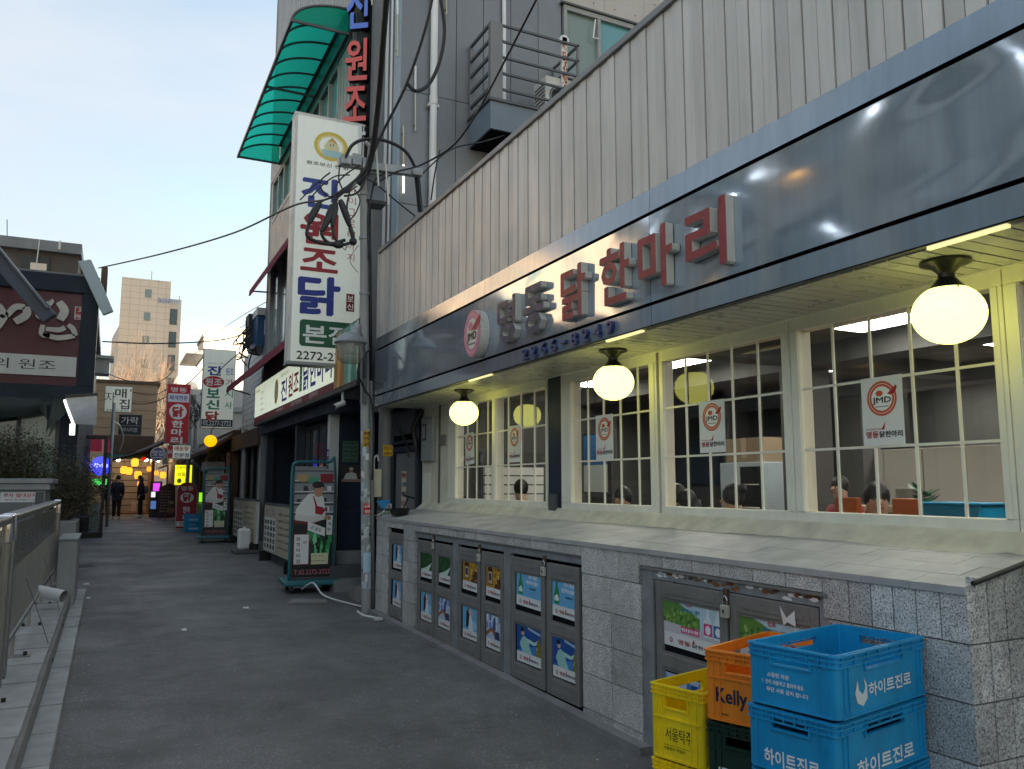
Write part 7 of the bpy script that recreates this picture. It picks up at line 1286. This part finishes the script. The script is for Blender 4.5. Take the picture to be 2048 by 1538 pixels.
# ------------------------------------------------------------------ out of frame: buildings mirrored in the fascia, plus added sun blockers
t = thing('opposite_shop', (-6, 2, 0), 'grey shop row facing the restaurant across the street', 'shop')
MB().box((-9, -14, 0), (-4.6, 5.4, 3.3), 'oppo').build('wall', t); MB().box((-9.1, -14.1, 3.3), (-4.5, 5.45, 3.5), 'midgrey').build('parapet', t)
for y_ in (-8, -4.6, -1.2, 2.2, 4.6): MB().box((-4.6, y_, 0), (-4.35, y_ + .7, 3.25), 'oppow').build('column', t)
for z_ in (.6,):
    for y_ in (-7.1, -3.7, -.3):
        W = MB().box((-4.6, y_, z_), (-4.56, y_ + 2.2, z_ + 2.1), 'greydark').build('window', t); MB().box((-4.559, y_ + .1, z_ + .1), (-4.55, y_ + 2.1, z_ + 2.0), 'dglass').build('pane', W)
t = thing('sun_blocker', (-66, -45, 0), 'tall unseen grey block added to keep the low sun off the alley', 'building'); MB().box((-75, -54, 0), (-60, -30, 20), 'oppo').build('wall', t); MB().box((-75.2, -54.2, 20), (-59.8, -29.8, 20.5), 'midgrey').build('parapet', t)  # added out of view to block the sun from the alley
t = thing('sunlit_opposite_block', (-25, 75, 0), 'beige block standing in sun far behind the left restaurant', 'building'); MB().box((-44, 62, 0), (-14, 84, 26), 'beigesun').build('wall', t)
for i in range(6):
    for j in range(8): MB().box((-42 + i * 4.8, 61.9, 3 + j * 2.9), (-40 + i * 4.8, 61.99, 4.5 + j * 2.9), 'cglass').build('window', t)
MB().box((-44.2, 61.8, 26), (-13.8, 84, 26.6), 'beigedk').build('parapet', t)
t = thing('opposite_office', (-6.5, 10.5, 0), 'dark glass office block with pale columns across the street', 'building'); MB().box((-10, 5.6, 0), (-4.7, 15.5, 7.9), 'offblue').build('wall', t); MB().box((-10.1, 5.5, 7.91), (-4.5, 15.6, 8.2), 'oppow').build('parapet', t)
for y_ in (5.7, 8.15, 10.6, 13.05, 15.0): MB().box((-4.7, y_, 0), (-4.4, y_ + .42, 7.9), 'oppow').build('column', t)
for z_ in (3.1, 6.2): MB().box((-4.69, 5.6, z_), (-4.5, 15.5, z_ + .35), 'oppo').build('floor_band', t)
for z_ in (.5, 3.6, 6.7):
    for y_ in (6.25, 8.7, 11.15, 13.55): W = MB().box((-4.69, y_, z_), (-4.62, y_ + 1.75, z_ + 2.3), 'greydark').build('window', t); MB().box((-4.619, y_ + .08, z_ + .08), (-4.61, y_ + 1.67, z_ + 2.22), 'offglass').build('pane', W)
rn = random.Random(4); nth = ('first', 'second', 'third', 'fourth', 'fifth', 'sixth', 'seventh', 'eighth', 'ninth', 'last')
for i in range(10):
    warm = i % 3 == 1; y_ = 6.4 + i * .9; z_ = (6.9, 7.5, 7.2, 5.6)[i % 4]; b = MB(); b.ball((-4.35, y_, z_), .035, 'e:ffb040:45' if warm else 'e:f4f8ff:45', 10); tag(b.build('spot_lamp'), ('warm' if warm else 'white') + ' lamp on the opposite office front, %s from its near end' % nth[i], 'lamp', 'lamps on the opposite office')
t = thing('shading_house_row', (-6, 41, 0), 'plain grey house row added unseen to shade the tan siding wall', 'house'); MB().box((-10, 34.2, 0), (-3.0, 49, 9.5), 'oppo').build('wall', t); MB().box((-10.1, 34.1, 9.51), (-2.9, 49.1, 9.75), 'midgrey').build('roof', t)  # unseen row added to shade the siding wall at the alley end
